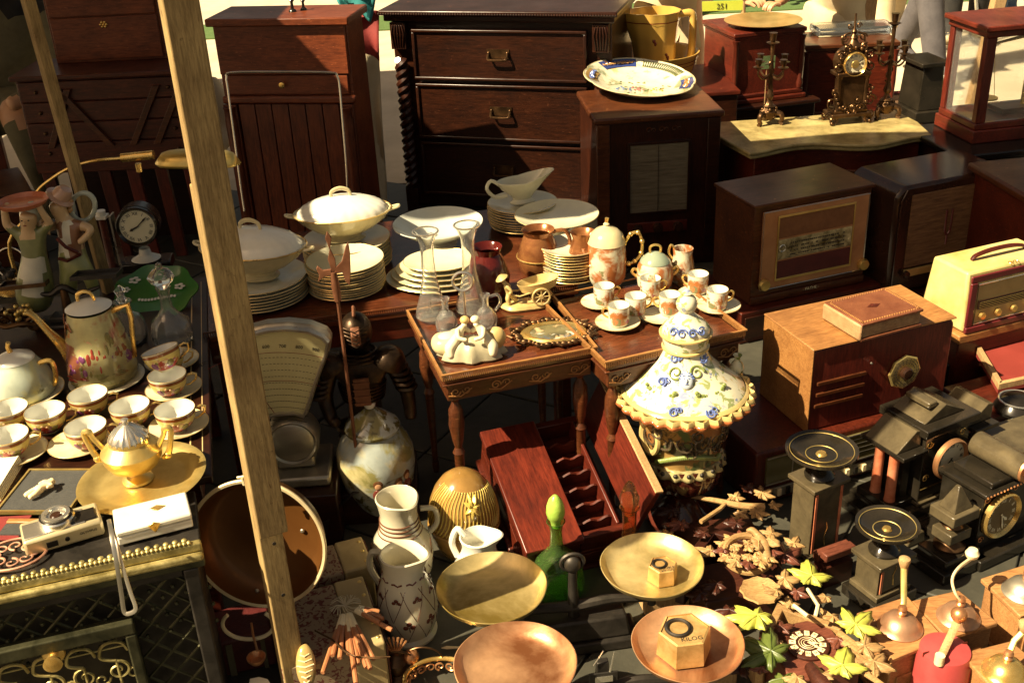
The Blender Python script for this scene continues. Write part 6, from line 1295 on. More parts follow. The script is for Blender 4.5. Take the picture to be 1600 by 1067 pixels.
def candelabra(label,x,y,top,group='gilt candelabra beside the clock'):
    q=P(x,y,CMZ); t=T('candelabrum',label,'candelabrum',q,.1,group); H=pp(q,x,[(top,1)])[0][1]
    for i in range(3):
        a_=i*2*PI/3-.5; b=B(); b.tube([(.02*math.cos(a_),.02*math.sin(a_),.05),(.05*math.cos(a_),.05*math.sin(a_),.045),(.055*math.cos(a_),.055*math.sin(a_),.02),(.045*math.cos(a_),.045*math.sin(a_),.012),(.06*math.cos(a_),.06*math.sin(a_),.004)],[.012,.011,.009,.007,.009],8); b.part('foot','bronze',t)
    b=B(); b.lathe([(.02,.02),(.032,.04),(.036,.055),(.022,.07),(.026,.075),(.014,.085),(.009,.10),(.016,.115),(.012,.13),(.007,.15),(.010,H*.6),(.006,H*.7),(.008,H-.05)],n=20,mod=lambda a,z,r:1+.07*math.cos(9*a)); b.part('stem','bronze',t)
    b=B(); b.lathe([(.006,H-.05),(.026,H-.038),(.008,H-.034),(.012,H-.03),(.014,H-.004),(.017,H)],n=18); b.part('top_socket','bronze',t)
    b=B()
    for i in range(20): a_=i*1.3; b.ball((.028*math.cos(a_),.028*math.sin(a_),.03+.04*(i/20)),.0075,7,5); 
    for i in range(8): b.scroll(.0,.0,.09+.022*i,.014,1.2,i,1 if i%2 else -1,.003)
    b.part('leafwork','bronze',t,kind='stuff')
    for i in range(4):
        a_=i*PI/2+.4; c_,s_=math.cos(a_),math.sin(a_); z0=H*.58
        b=B(); b.tube([(0,0,z0),(.02*c_,.02*s_,z0-.02),(.045*c_,.045*s_,z0-.022),(.068*c_,.068*s_,z0),(.068*c_,.068*s_,z0+.02)],[.005,.005,.0045,.004,.004],7); ar=b.part('arm','bronze',t)
        b=B(); b.lathe([(.004,0),(.022,.01),(.006,.014),(.011,.02),(.012,.038),(.015,.041)],(.068*c_,.068*s_,z0+.02),16); b.part('candle_socket','bronze',ar)
candelabra('left gilt bronze candelabrum with green card behind it on the commode',1200,194,52)
candelabra('right gilt bronze candelabrum partly behind the tall clock',1382,184,22)
q=P(1196,172,CMZ); t=T('price_card','small dark green card standing behind the left candelabrum','card',q+Vector((0,.02,0)),.1); b=B(); b.box(-.03,.035,0,.002,.17,.225); b.part('card',rough('green_card',(.05,.08,.03),(.10,.14,.06),.5,30,.05),t); b=B(); b.prism([(-.008,.19),(.018,.19),(.008,.205)],-.001,-.0001); b.part('printed_emblem','steel',t); b=B(); b.box(-.001,.002,.002,.005,0,.2); b.part('stick','pale',t)
# ================================================================ PAINTED DISH ON TALL RADIO
o_,yw,w,h=TR; q=P(998,142,h)
t=T('painted_dish','large scalloped faience dish painted with flowers lying on the tall radio','dish',q+Vector((0,0,.028)),0); t.rotation_euler=(rad(6),rad(5),.05)
sc8=lambda a,z,r:1+.035*abs(math.cos(4*a))**.6*(1 if r>.12 else r/.12); R0=84*mpp(q)
fai=glaze('faience_dish',(.72,.68,.52),[((.25,.28,.16),'noise',9,.56,.62,-1,1),((.52,.42,.22),'noise',14,.6,.66,-1,1)],mott=.18)
s=R0/.2
b=B(s); b.open=True; b.lathe([(.10,-.02),(.13,-.008),(.16,.008),(.2,.026),(.199,.029),(.155,.013),(.125,-.004),(0,-.010)],n=96,mod=sc8); b.part('dish_body',fai,t)
b=B(s); pts=[]
for i in range(96): a_=i*2*PI/96; r=.2*(1+.035*abs(math.cos(4*a_))**.6); pts.append((r*math.cos(a_),r*math.sin(a_),.028))
b.tube(pts,.0022,5,True); b.part('rim_line','cream',t)
def rimp(a,r): 
    z=.0135+(r-.155)/.045*.0155 if r>.155 else -.003+(r-.125)/.03*.0165
    return (r*math.cos(a)*(1+.03*abs(math.cos(4*a))),r*math.sin(a)*(1+.03*abs(math.cos(4*a))),z+.0014)
for a0,wd,mt in ((1.9,.42,'blue'),(-.25,.3,'blue'),(-3.3,.3,'br')):
    b=B(s); bm_m={'blue':glaze('dish_blue',(.03,.05,.20)),'br':glaze('dish_brown',(.34,.22,.08))}[mt]
    n_=10; g=[[b.v(rimp(a0-wd+2*wd*i/n_,.152+.042*j/3)) for j in range(4)] for i in range(n_+1)]
    for i in range(n_):
        for j in range(3): b.f([g[i][j],g[i+1][j],g[i+1][j+1],g[i][j+1]])
    b.part('painted_panel',bm_m,t)
    b=B(s)
    for i in range(7): a_=a0-wd+.1+i*(2*wd-.2)/6; p=rimp(a_,.174); o=b.M; b.M=Matrix.Translation(p)@Matrix.Rotation(PI/2,4,'X'); b.scroll(0,.0012,0,.012,1.5,i,1 if i%2 else -1,.0022); b.M=o
    b.part('painted_scrolls',glaze('dish_orange',(.50,.26,.08)) if mt=='blue' else blue,t)
b=B(s)
for i in range(20):
    a_=.35+i*.05; p,p2=rimp(a_,.155),rimp(a_+.03,.192); b.tube([p,p2],.0011,4); p,p2=rimp(a_+.03,.155),rimp(a_,.192); b.tube([p,p2],.0011,4)
b.part('painted_trellis',glaze('dish_green',(.16,.18,.05)),t)
random.seed(3)
for nm,cl,n_,r_ in (('painted_rose',(.45,.20,.17),9,.012),('painted_blue_flower',(.12,.20,.38),10,.010),('painted_yellow_flower',(.60,.42,.06),7,.010),('painted_leaf',(.15,.19,.05),22,.009)):
    b=B(s); 
    c0={'painted_rose':(.0,-.03),'painted_blue_flower':(-.06,-.035),'painted_yellow_flower':(.055,-.035),'painted_leaf':(.0,-.01)}[nm]
    for i in range(n_): 
        k=.09 if 'leaf' in nm else .026; a_=random.uniform(0,2*PI); rr=k*random.random()**.5; x,y=c0[0]+rr*math.cos(a_)*1.3,c0[1]+rr*math.sin(a_)*.9; zz=-.0095+.006*min(1,(math.hypot(x,y)/.125))**1
        o=b.M; b.M=Matrix.Translation((x,y,zz))@Matrix.Rotation(random.uniform(0,3),4,'Z'); b.ball((0,0,0),(r_*random.uniform(.5,1),r_*.45,.0014),8,5); b.M=o
    b.part(nm,glaze(nm+'_paint',cl,mott=.4),t,kind='stuff')
random.seed(11)
# ================================================================ FOREGROUND
# --- armour figure with halberd
M['armour']=metal('blackened_bronze',(.018,.012,.007),(.06,.034,.018),.3,.8,18,.5)
q=PY(583,738,2.58); t=T('armour_figure','dark bronze knight in armour standing under the china table holding a halberd','statue',q,.1)
Z=lambda y:pp(q,583,[(y,1)])[0][1]; s=mpp(q)
V={'p':(0,0,Z(650),.055),'w':(0,0,Z(625),.045),'c':(0,0,Z(575),.062),'n':(0,0,Z(545),.028),'h':(0,-.005,Z(522),.034),'h2':(0,0,Z(505),.030),
 'sl':(-.075,0,Z(560),.034),'el':(-.105,-.01,Z(610),.024),'wl':(-.085,-.05,Z(640),.018),'hl':(-.07,-.065,Z(636),.018),'sr':(.075,0,Z(560),.034),'er':(.115,0,Z(605),.024),'wr':(.12,-.02,Z(645),.018),'hr':(.118,-.03,Z(655),.018),
 'kl':(-.045,-.01,Z(695),.033),'al':(-.05,0,.03,.022),'fl':(-.055,-.05,.015,.018),'kr':(.045,-.01,Z(695),.033),'ar':(.05,0,.03,.022),'fr':(.055,-.05,.015,.018)}
skin('armour_body',V,chain('p','w','c','n','h','h2')+chain('c','sl','el','wl','hl')+chain('c','sr','er','wr','hr')+chain('p','kl','al','fl')+chain('p','kr','ar','fr'),['armour'],t)
hz=Z(515)
b=B(Mx=Matrix.Translation((0,-.002,hz))); b.ball((0,0,0),(.042,.048,.052),24,14); b.part('helmet','armour',t)
b=B(); b.prism([(-.045,hz+.03),(-.06,hz+.012),(-.055,hz-.02),(-.03,hz-.03),(-.03,hz+.03)],-.012,.012,'yz'); b.prism([(.03,hz+.02),(.04,hz+.05),(.0,hz+.072),(-.04,hz+.06),(-.02,hz+.045)],-.004,.004,'yz'); b.part('visor_crest','rust',t,bev=.003)
b=B()
for i in range(5): b.tube([(-.036+.004*i,-.035-.003*i,hz+.03-.011*i),(0,-.062,hz+.024-.011*i),(.036-.004*i,-.035-.003*i,hz+.03-.011*i)],.0018,5)
b.part('visor_bars','armour',t,kind='stuff')
for nm,c,rr,n_ in (('gorget',(0,0,Z(546)),.045,3),('cuirass_band',(0,-.004,Z(595)),.062,5)):
    b=B()
    for i in range(n_):
        b.tube([(c[0]+(rr+.006*i*(1 if nm=='gorget' else -.3))*math.cos(a*PI/12),c[1]+(rr+.004*i*(1 if nm=='gorget' else -.3))*.8*math.sin(a*PI/12),c[2]-.010*i) for a in range(24)],.0035,6,True)
    b.part(nm,'armour',t,kind='stuff')
for sx in (-1,1):
    b=B(Mx=Matrix.Translation((sx*.08,-.01,Z(560)))@Matrix.Rotation(sx*.5,4,'Y')); b.lathe([(.045,-.02),(.046,-.008),(.04,.012),(.025,.028),(0,.035)],n=20); b.part('shoulder_plate','armour',t)
    for i in range(6):
        u=i/6; b=B(Mx=Matrix.Translation((sx*(.09+.03*u),-.012*u,Z(570)-.09*u*1.0))); b.lathe([(.028,0),(.031,.006),(.028,.012)],n=16); b.part('arm_lame','armour',t)
    for i in range(5): b=B(Mx=Matrix.Translation((sx*.045,-.004,Z(665)-.035*i))); b.lathe([(.036-.002*i,0),(.040-.002*i,.008),(.036-.002*i,.016)],n=16); b.part('leg_lame','armour',t)
b=B(Mx=Matrix.Translation((.0,-.055,Z(590)))); b.box(-.02,.02,-.006,0,-.05,.03); 
for i in range(4): b.box(-.022,.022,-.009,-.006,-.045+.02*i,-.04+.02*i)
b.part('breast_panel','rust',t,kind='stuff')
b=B(); b.cyl((0,0,-.0),.10,.014,32); b.part('plinth','dark',t,bev=.003)
q0=PY(556,700,q.y-.10)-q; q1=PY(528,470,q.y-.10)-q; q2=PY(521,425,q.y-.10)-q
R_=inv(t).to_3x3(); q0,q1,q2=[R_@v for v in (q0,q1,q2)]
ha=T('halberd','thin rusty halberd with axe blade and wavy spike held before the white plates','weapon',tuple(t.location),.1)
b=B(); b.tube([q0,q1],.0045,8); b.part('pole','rust',ha)
b=B(); b.tube([q1,q1.lerp(q2,.5),q2],[.009,.011,.007],10); b.part('socket','rust',ha)
S_=lambda x,y:(lambda v:(R_@(v-q)))(PY(x,y,q.y-.10))
def flatpoly(pts,th,name,mt,par):
    b=B(); A=[b.v(p+Vector((0,-th,0))) for p in pts]; Zz=[b.v(p+Vector((0,th,0))) for p in pts]; n=len(pts); b.f(A); b.f(Zz[::-1])
    for i in range(n): b.f([A[i],Zz[i],Zz[(i+1)%n],A[(i+1)%n]])
    return b.part(name,mt,par,bev=.0015)
flatpoly([S_(*p) for p in ((519,425),(512,405),(515,390),(508,372),(511,361),(518,372),(516,388),(524,405),(526,422))],.003,'spike','rust',ha)
flatpoly([S_(*p) for p in ((522,420),(534,408),(540,385),(544,377),(547,395),(548,425),(547,446),(540,440),(535,425),(524,428))],.003,'axe_blade','rust',ha)
flatpoly([S_(*p) for p in ((518,420),(505,422),(496,415),(494,420),(499,430),(497,440),(507,432),(518,430))],.003,'rear_fluke','rust',ha)
# --- shop scale with fan dial
q=PY(452,748,2.47); t=T('shop_scale','grey grocer scale with large fan shaped dial half hidden by the post','scale',q,.06); F_=lambda x,y,o=-.0:onf(t,x,y,o)
out=[(347,548),(360,530),(385,517),(415,509),(450,506),(485,510),(510,520),(519,530),(516,548),(500,590),(484,640),(478,655),(462,650),(430,652),(417,658),(404,640),(375,595),(352,562)]
pf=[F_(*p) for p in out]; b=B(); b.prism(pf,.0,.05); b.part('fan_housing','pewter',t,bev=.012)
cx_=sum(p[0] for p in pf)/len(pf); cz_=sum(p[1] for p in pf)/len(pf)
sc_=lambda k:[(cx_+(x-cx_)*k,cz_+(z_-cz_)*k) for x,z_ in pf]
A_=sc_(.93);C_=sc_(.885)
b=B(); n=len(pf); va=[b.v((x,-.012,z_)) for x,z_ in A_]; vc=[b.v((x,-.012,z_)) for x,z_ in C_]; vb=[b.v((x,.001,z_)) for x,z_ in sc_(.955)]; vd=[b.v((x,.001,z_)) for x,z_ in sc_(.87)]
for i in range(n):
    j=(i+1)%n; b.f([va[i],va[j],vc[j],vc[i]]); b.f([va[i],vb[i],vb[j],va[j]]); b.f([vc[i],vc[j],vd[j],vd[i]])
b.part('chrome_rim','steel',t)
b=B(); b.prism(sc_(.88),-.004,-.0005); dl=b.part('dial_card',rough('scale_card',(.36,.32,.15),(.46,.41,.21),.45,8,.05),t)
ap=F_(449,745); R1=math.hypot(F_(450,540)[0]-ap[0],F_(450,540)[1]-ap[1])
b=B()
for i,lb in enumerate((200,300,400,500,600,700,800,900,1000)):
    a_=PI/2+.42-.105*i; b.text(str(lb),.0125,Matrix.Translation((ap[0]+R1*math.cos(a_),-.0045,ap[1]+R1*math.sin(a_)))@Matrix.Rotation(PI/2,4,'X')@Matrix.Rotation(a_-PI/2,4,'Z'),.0003)
b.part('dial_numbers','ink',dl)
b=B()
for j in range(13):
    rr=R1*(.92-.046*j)
    for i in range(30):
        a_=PI/2+.40-.8*i/29
        x,z_=ap[0]+rr*math.cos(a_),ap[1]+rr*math.sin(a_)
        b.M=Matrix.Translation((x,-.0042,z_))@Matrix.Rotation(-(a_-PI/2),4,'Y'); b.box(-.0026,.0026,-.0003,.0,-.0006,.0006)
b.M=Matrix.Identity(4); b.part('dial_print','ink',dl,kind='stuff')
b=B()
for rr in (.955,.75): b.tube([(ap[0]+R1*rr*math.cos(a_),-.0043,ap[1]+R1*rr*math.sin(a_)) for a_ in [PI/2+.42-.84*i/20 for i in range(21)]],.0006,4)
p0=F_(404,610);p1=F_(432,648); b.tube([(p0[0],-.0046,p0[1]),(p1[0],-.0046,p1[1])],.0008,4); b.part('red_arcs','redc',dl)
c0=F_(457,690); b=B(Mx=FACE(c0[0],.0,c0[1])); b.lathe([(.068,-.06),(.07,0),(.062,.012),(.056,.008),(.05,.012),(0,.016)],n=40); b.part('drum','pewter',t)
b=B(); b.box(c0[0]-.05,c0[0]+.05,-.0,.06,.03,c0[1]-.03); b.box(c0[0]-.09,c0[0]+.09,-.05,.12,0,.03); b.each('base','pewter',t,bev=.008)
# left end of the scale seen beyond the post: knob
for nm,lb,px,py,Yc,w_,d_ in (('wooden_block','dark wooden block lifting the grocer scale off the paving',452,748,2.47,.13,.1),('wooden_block','dark wooden block under the armour figure',583,738,2.58,.12,.11)):
    qq=PY(px,py,Yc); t=T(nm,lb,'block',(qq.x,qq.y,0),.06); b=B(); b.box(-w_,w_,-d_*.9,d_,0,qq.z-.001); b.part('block_body','dark',t,bev=.004)
# --- pans/shears beside
for nm,lb,x,y,ro,lg in (('frying_pan','dark iron frying pan with long looped handle beside the grocer scale',452,800,.55,.16),('saucepan','black saucepan with flat handle behind the copper basin',490,835,.1,.12)):
    t,q,m,k=up(nm,lb,'pan',x,y,0,rot=ro); b=B(); b.open=True; hh=.03 if nm[0]=='f' else .09; b.lathe([(.07,0),(.085,hh),(.082,hh),(.067,.004),(0,.004)],n=32); b.part('pan_body','iron',t)
    b=B(); b.tube([(.08,0,hh-.004),(.12,0,hh+.03),(.08+lg,0,hh+.05)],[.007,.006,.008],8,flat=.5); b.tube([(.08+lg+.02*math.cos(i*PI/8),.012*math.sin(i*PI/8),hh+.053) for i in range(16)],.004,6,True); b.part('handle','iron',t)
# --- big lidded jar
q=P(597,796,0); t=T('ginger_jar','large lidded jar painted with sky and trees, three children on its side','jar',q)
jm_l=[((.24,.22,.08),'noise',11,.50,.58,.10,.30),((.10,.09,.03),'noise',20,.52,.6,.02,.16),((.52,.45,.24),'noise',6,.5,.62,0,.4)]
jm=glaze('jar_painted',(.42,.47,.44),jm_l,mott=.3); jl=glaze('jar_lid_painted',(.46,.50,.46),[((.24,.21,.07),'noise',16,.47,.54,.02,.9),((.12,.10,.03),'noise',24,.54,.6,.02,.9)],mott=.2)
R=lambda rows:pp(q,597,rows)
b=B(); b.lathe(R([(796,32),(788,34),(772,44),(745,56),(718,61),(698,60),(682,52),(672,42),(668,38)]),n=56); b.part('body',jm,t)
b=B(); b.lathe(R([(671,38),(668,43),(664,44),(658,40),(652,31),(643,20),(638,12),(635,8)]),n=48); ld=b.part('lid',jl,t)
b=B(); b.lathe(R([(635,7),(632,9),(629,9.5),(626,8),(624,4)]),n=24); b.part('lid_neck','white',ld); b=B(); b.lathe(R([(624,5),(620,5.5),(616,4),(611,0)]),n=14,mod=lambda a,z,r:1+.15*math.cos(5*a)); b.part('finial','gold',ld)
r_,z_=R([(728,60)])[0]
for i,(aa,dz) in enumerate(((-1.45,.0),(-.9,-.008),(-.62,.004))):
    M0=Matrix.Rotation(aa+PI/2,4,'Z')@Matrix.Translation((0,-r_*1.0,z_+dz))
    b=B(Mx=M0); b.ball((0,0,.008),(.013,.003,.014),12,8); b.part('painted_hair',glaze('jar_hair',(.12,.05,.02)),t); b=B(Mx=M0); b.ball((0,-.0015,.003),(.0095,.0025,.0105),12,8); b.part('painted_face',glaze('jar_face',(.55,.30,.16)),t); b=B(Mx=M0); b.ball((0,0,-.024),(.017,.003,.018),12,8); b.part('painted_coat',glaze('jar_coat',(.16,.04,.03)),t)
# --- jugs
jg_=glaze('grey_cream_jug',(.60,.55,.40),mott=.15); jb=glaze('jug_brown_band',(.16,.07,.04),mott=.3)
q=P(634,905,0); t=T('ringed_jug','grey cream jug with brown neck rings and open spout before the painted jar','jug',q,.0)
R=lambda rows:pp(q,634,rows); sp=lambda a0,amt,za:(lambda a,z,r:1+amt*max(0,math.cos(a-a0))**8*max(0,min(1,(z-za)/.03)))
rows=R([(905,28),(900,32),(885,44),(862,48),(842,45),(828,36),(820,31),(800,29),(788,31),(776,34)]); zt=rows[-1][1]; md=sp(-.9,.22,zt-.03)
b=B(); b.open=True; inner=[(r-.006,z_-(.0 if i else -.0)) for i,(r,z_) in enumerate(rows[::-1][:5])]; b.lathe(rows+[(rows[-1][0]-.003,zt+.003)]+inner[0:]+[(0,inner[-1][1])],n=56,mod=md); b.part('body',jg_,t)
for y in (826,820,814,808):
    r0,z0=R([(y,{826:34,820:31.5,814:30.5,808:30}[y])])[0]; b=B(); b.tube([(r0*math.cos(i*PI/20),r0*math.sin(i*PI/20),z0) for i in range(40)],.0022,6,True); b.part('neck_ring',jb,t)
for i in range(7):
    aa=-2.6+i*.42; r0,z0=R([(850,47)])[0]; M0=Matrix.Rotation(aa+PI/2,4,'Z')@Matrix.Translation((0,-r0*1.0,z0)); b=B(Mx=M0); b.tube([(-.012,0,.03),(-.018,-.001,.0),(-.006,.001,-.03),(.006,0,-.05)],.0016,5); b.part('painted_leaf',jb,t)
b=B(); b.tube([(.0,-.058,.03+0),(0,-.06,.0)],.001,4) if 0 else b.tube([(.052,.02,zt-.05),(.085,.03,zt-.06),(.09,.03,zt-.1),(.065,.024,zt-.13)],.007,8); b.part('handle',jg_,t)
q=P(641,985,0); t=T('clover_jug','cream jug painted with brown lattice and clover leaves, sunlit spout','jug',q,.0)
R=lambda rows:pp(q,641,rows)
rows=R([(985,42),(981,43),(977,38),(965,44),(945,48),(920,44),(900,36),(888,32),(874,33),(864,35)]); zt=rows[-1][1]; md=sp(-.25,.28,zt-.035)
b=B(); b.open=True; inner=[(r-.006,z_) for r,z_ in rows[::-1][:4]]; b.lathe(rows+[(rows[-1][0]-.003,zt+.003)]+inner+[(0,inner[-1][1])],n=64,mod=md); b.part('body',glaze('cream_jug',(.74,.68,.50),mott=.1),t)
gb_=glaze('clover_brown',(.17,.05,.03),mott=.2); rr=dict(((977,38),(965,44),(945,48),(920,44),(900,36)))
def surf(aa,y):
    ys=sorted(rr); y=min(max(y,ys[0]),ys[-1])
    for a_,c_ in zip(ys,ys[1:]):
        if a_<=y<=c_: rad_=rr[a_]+(rr[c_]-rr[a_])*(y-a_)/(c_-a_)
    r0,z0=R([(y,rad_)])[0]; return Vector((r0*math.cos(aa),r0*math.sin(aa),z0)),aa
for sg in (-1,1):
    for k in range(8):
        b=B(); pts=[]
        for i in range(9): y=977-i*9.5; aa=-PI+k*PI/4*1.0+sg*i*.11; pts.append(surf(aa,y)[0]*1.002)
        b.tube(pts,.0009,4); b.part('painted_line',gb_,t)
for k in range(8):
    for y,dk in ((948,.0),(915,.5)):
        p,aa=surf(-PI+k*PI/4+.12+dk*PI/4,y); M0=Matrix.Translation(p)@Matrix.Rotation(aa+PI/2,4,'Z'); b=B(Mx=M0); s_=.8 if y<930 else 1.
        for dx,dz in ((0,.008),(-.008,-.001),(.008,-.001)): b.ball((dx*s_,0,dz*s_),(.0065*s_,.0016,.0065*s_),10,6)
        b.tube([(0,-.0005,0),(.001,-.0005,-.014*s_)],.0011,4); b.part('painted_clover',gb_,t)
b=B(); r0,z0=R([(893,33)])[0]
for i in range(9): aa=i*2*PI/9; b.tube([(r0*1.02*math.cos(aa+u*.5),r0*1.02*math.sin(aa+u*.5),z0+.004*math.sin(u*9)) for u in (0,.3,.6,1)],.0022,5)
b.part('painted_neck_leaves',gb_,t,kind='stuff')
b=B(); b.tube([(-.04,.03,zt-.02),(-.075,.05,zt-.03),(-.085,.055,zt-.08),(-.06,.045,zt-.13)],.008,8); b.part('handle',jg_,t)
q=P(752,915,0); t=T('white_jug','white sunlit jug with pointed spout behind the brass scale pan','jug',q,.2)
R=lambda rows:pp(q,752,rows); rows=R([(915,32),(900,40),(880,40),(862,28),(850,25),(838,29)]); zt=rows[-1][1]; inner=[(r-.005,z_) for r,z_ in rows[::-1][:3]]
b=B(); b.open=True; b.lathe(rows+[(rows[-1][0]-.003,zt+.003)]+inner+[(0,inner[-1][1])],n=48,mod=sp(-.1,.4,zt-.03)); b.part('body','white',t)
b=B(); b.tube([(-.03,.02,zt-.005),(-.045,.03,zt+.012),(-.06,.035,zt-.03),(-.05,.03,zt-.07)],.008,8); b.part('handle','white',t)
# --- egg shaped carved box
q=P(729,862,0); t=T('egg_box','golden egg shaped ceramic box with ribbed lid and relief leaf','box',q)
R=lambda rows:pp(q,729,rows); eg=glaze('amber_glaze',(.36,.20,.055),mott=.35,bm=.3)
b=B(); b.lathe(R([(862,30),(852,40),(835,50),(818,54),(812,54)]),n=56); b.part('lower_half',eg,t)
b=B(); r0,z0=R([(813,55)])[0]; b.tube([(r0*math.cos(i*PI/28),r0*math.sin(i*PI/28),z0) for i in range(56)],.004,8,True); b.part('seam_ring',eg,t)
er=[(811,54),(795,55),(777,51),(760,43),(747,32),(738,18),(733,0)]; b=B(); b.lathe(R(er),n=56); ld=b.part('lid',eg,t)
ereg=metal('gilt_ribs',(.50,.38,.08),(.72,.56,.16),.3,.4,20,.2)
def egsurf(aa,v):
    y=811-(811-735)*v; ys=er[::-1]
    for (a_,r1),(c_,r2) in zip(ys,ys[1:]):
        if a_<=y<=c_: ra_=r1+(r2-r1)*(y-a_)/(c_-a_)
    r0,z0=R([(y,ra_)])[0]; return Vector((r0*math.cos(aa)*1.01,r0*math.sin(aa)*1.01,z0))
for k in range(26):
    b=B(); b.tube([egsurf(-3.1+.115*k+.5*u+.08*math.sin(u*6),.02+.86*u*(1-.008*k)) for u in [i/12 for i in range(13)]],[.0018]*13,5); b.part('rib',ereg,ld)
b=B()
for k in range(7):
    a0=-1.2; v0=.58; aa=k*2*PI/7; p=[egsurf(a0+.30*u*math.cos(aa),max(.05,min(.97,v0+.22*u*math.sin(aa)))) for u in (0,.35,.7,1)]; b.tube(p,[.003,.010,.007,.001],6,flat=.6)
b.part('relief_leaf',ereg,ld)
# --- floral trunks, bobbins
lea=rough('pale_leather',(.30,.22,.09),(.46,.35,.17),.55,9,.3)
flo=rough('flower_cloth_base',(.28,.20,.11),(.36,.27,.15),.9,30,.4)
def floral():
    m,t_,b_=_mat('flowered_cloth'); v=coords(t_); f=noise(t_,v,75,3,1.2,.5); c=ramp(t_,f,[(.54,(.27,.19,.11)),(.57,(.13,.03,.022))]); t_.links.new(c,b_.inputs['Base Color']); b_.inputs['Roughness'].default_value=.9; bump(t_,b_,noise(t_,v,200,3),.3,.001); return m
flc=floral()
for lb,L_,R__,z,D_,zb in (('large flowered cloth trunk with pale leather edge and brass nails behind the post',(440,1045),(602,1003),.14,.24,0),('smaller flowered box with leather edge above the large one, beside the copper basin',(455,915),(583,882),.14,.12,0)):
    o_,yy_,w_,h_=fitz(L_,R__,z,zb); t=T('travelling_chest',lb,'trunk',o_,yy_)
    if 'large' in lb: sag=.0
    b=B(); b.box(0,w_-.07,0,D_,.01,h_); b.part('cloth_cover',flc,t,bev=.006)
    b=B(); b.box(w_-.0695,w_,-.002,D_+.002,.01,h_+.0015); le=b.part('leather_band',lea,t,bev=.005)
    b=B(); b.box(0,w_+.004,-.004,D_,0,.0098); b.box(w_+.0005,w_+.005,.0,D_,.01,h_-.01); b.part('lining','mah',t,bev=.002)
    b=B()
    n_=5 if D_>.2 else 3
    for i in range(n_): b.ball((w_-.012,.02+i*(D_-.04)/(n_-1),h_+.002),(.005,.005,.003),10,6)
    b.each('brass_nail','brass',le)
cx0,cy0=540,948; bc=P(cx0,cy0,.16); t=T('lace_bobbins','bundle of wooden lace bobbins fanned out over the flowered trunk','bobbins',bc)
bobs=[(592,955),(594,962),(593,972),(611,983),(583,1028),(572,1040),(560,1035),(545,1020),(520,1022),(505,1048),(598,966),(578,1042),(556,1064),(531,1026)]
for i,(x,y) in enumerate(bobs):
    zz=.15 if y<1000 else .145; e=P(x,y,zz+.004*(i%3))-bc; d=e.normalized(); s0=d*.03+Vector((0,0,.004)); b=B(); b.tube([s0,s0.lerp(e,.3),s0.lerp(e,.32),e*.98,e],[.0035,.0035,.0055,.0055,.003],8); bo=b.part('bobbin',rough('bobbin_wood',(.28,.10,.04),(.40,.17,.07),.4,20,.1,stretch=(1,1,1)) if i==0 else bpy.data.materials['bobbin_wood'],t)
    b=B(); b.tube([s0,s0.lerp(e,.28)],[.006,.0048],8); b.part('thread','ivory',bo)
b=B()
for i in range(26): a_=i*2.4; b.tube([(0,0,.006),(.02*math.cos(a_),.02*math.sin(a_),.012+.006*math.sin(i)),(.035*math.cos(a_+.3),.035*math.sin(a_+.3),.006)],.0012,4)
b.part('thread_tangle','beige',t,kind='stuff')
# shell and pale board, wires
q=P(478,1040,.15); t=T('scallop_shell','yellow ribbed shell shaped dish beside the foot of the post','shell',q,0); t.rotation_euler=(rad(55),0,.1); b=B((.7,1,.4)); b.ball((0,0,0),(.03,.046,.03),28,14); b.part('shell_body',glaze('shell_ochre',(.46,.31,.11),mott=.3),t); b=B()
for i in range(6): b.tube([(-.018+.004*abs(i-3),-.03+.011*i,.0085),(0,-.034+.011*i,.0128),(.018-.004*abs(i-3),-.03+.011*i,.0085)],.0016,5)
b.part('rib','ivory',t,kind='stuff'); 
t,q,m,k=up('wooden_batten','pale wooden slat lying below the shell at the bottom edge','slat',505,1100,.0,rot=.12); b=B(); b.box(-.03,.012,-.02,.12,.12,.135); b.part('batten_body','pale',t,bev=.002); b=B(); b.box(-.025,.008,-.01,.1,0,.1195); b.part('prop','dark',t)
t=T('wire','twisted bare wire running from the trunk to the hanging copper ornament','wire',P(515,1010,.155)); o=t.location
pts=[P(x,y,.16)-o for x,y in ((492,985),(505,992),(520,1000),(535,1015),(555,1025),(585,1028),(610,1026))]; b=B(); b.tube(pts,.0012,6); b.tube([p+Vector((0,.002*math.sin(i*3),.0025)) for i,p in enumerate(pts)],.0012,6); b.part('strand','bronze',t)
# bell / copper ornament at the bottom
t,q,m,k=up('copper_lamp_part','dark copper fitting with a fan of prongs and small bells at the bottom edge','fitting',622,1058,.0)
b=B(); b.lathe([(.03,0),(.034,.01),(.02,.02),(.026,.04),(.03,.055),(.018,.07),(.01,.075)],n=24); b.part('bell_body','bronze',t)
b=B()
for i in range(7): a_=PI*.2+i*PI*.1; b.tube([(0,0,.07),(.02*math.cos(a_),0,.085+.006*math.sin(a_)),(.034*math.cos(a_),0,.09+.028*math.sin(a_))],[.003,.0022,.003],6)
b.part('prong','copper',t,kind='stuff'); 
b=B(); b.ball((.035,0,.06),.018,14,10); b.ball((-.02,-.02,.05),.012,12,8); b.each('small_bell','copper',t)
b=B(); b.tube([(.05*math.cos(i*PI/12),-.01,.045+.04*math.sin(i*PI/12)) for i in range(24)],.002,6,True); b.tube([(.06+.045*math.cos(i*PI/12),.0,.045+.04*math.sin(i*PI/12)) for i in range(13)],.0022,6); b.part('wire_loop','bronze',t)
t,q,m,k=up('copper_basket','low openwork copper and brass basket at the bottom edge left of the copper scale pan','basket',688,1085,.0)
b=B(); b.tube([(.075*math.cos(i*PI/16),.06*math.sin(i*PI/16),.05) for i in range(32)],.005,8,True); b.part('rim','gold',t)
b=B()
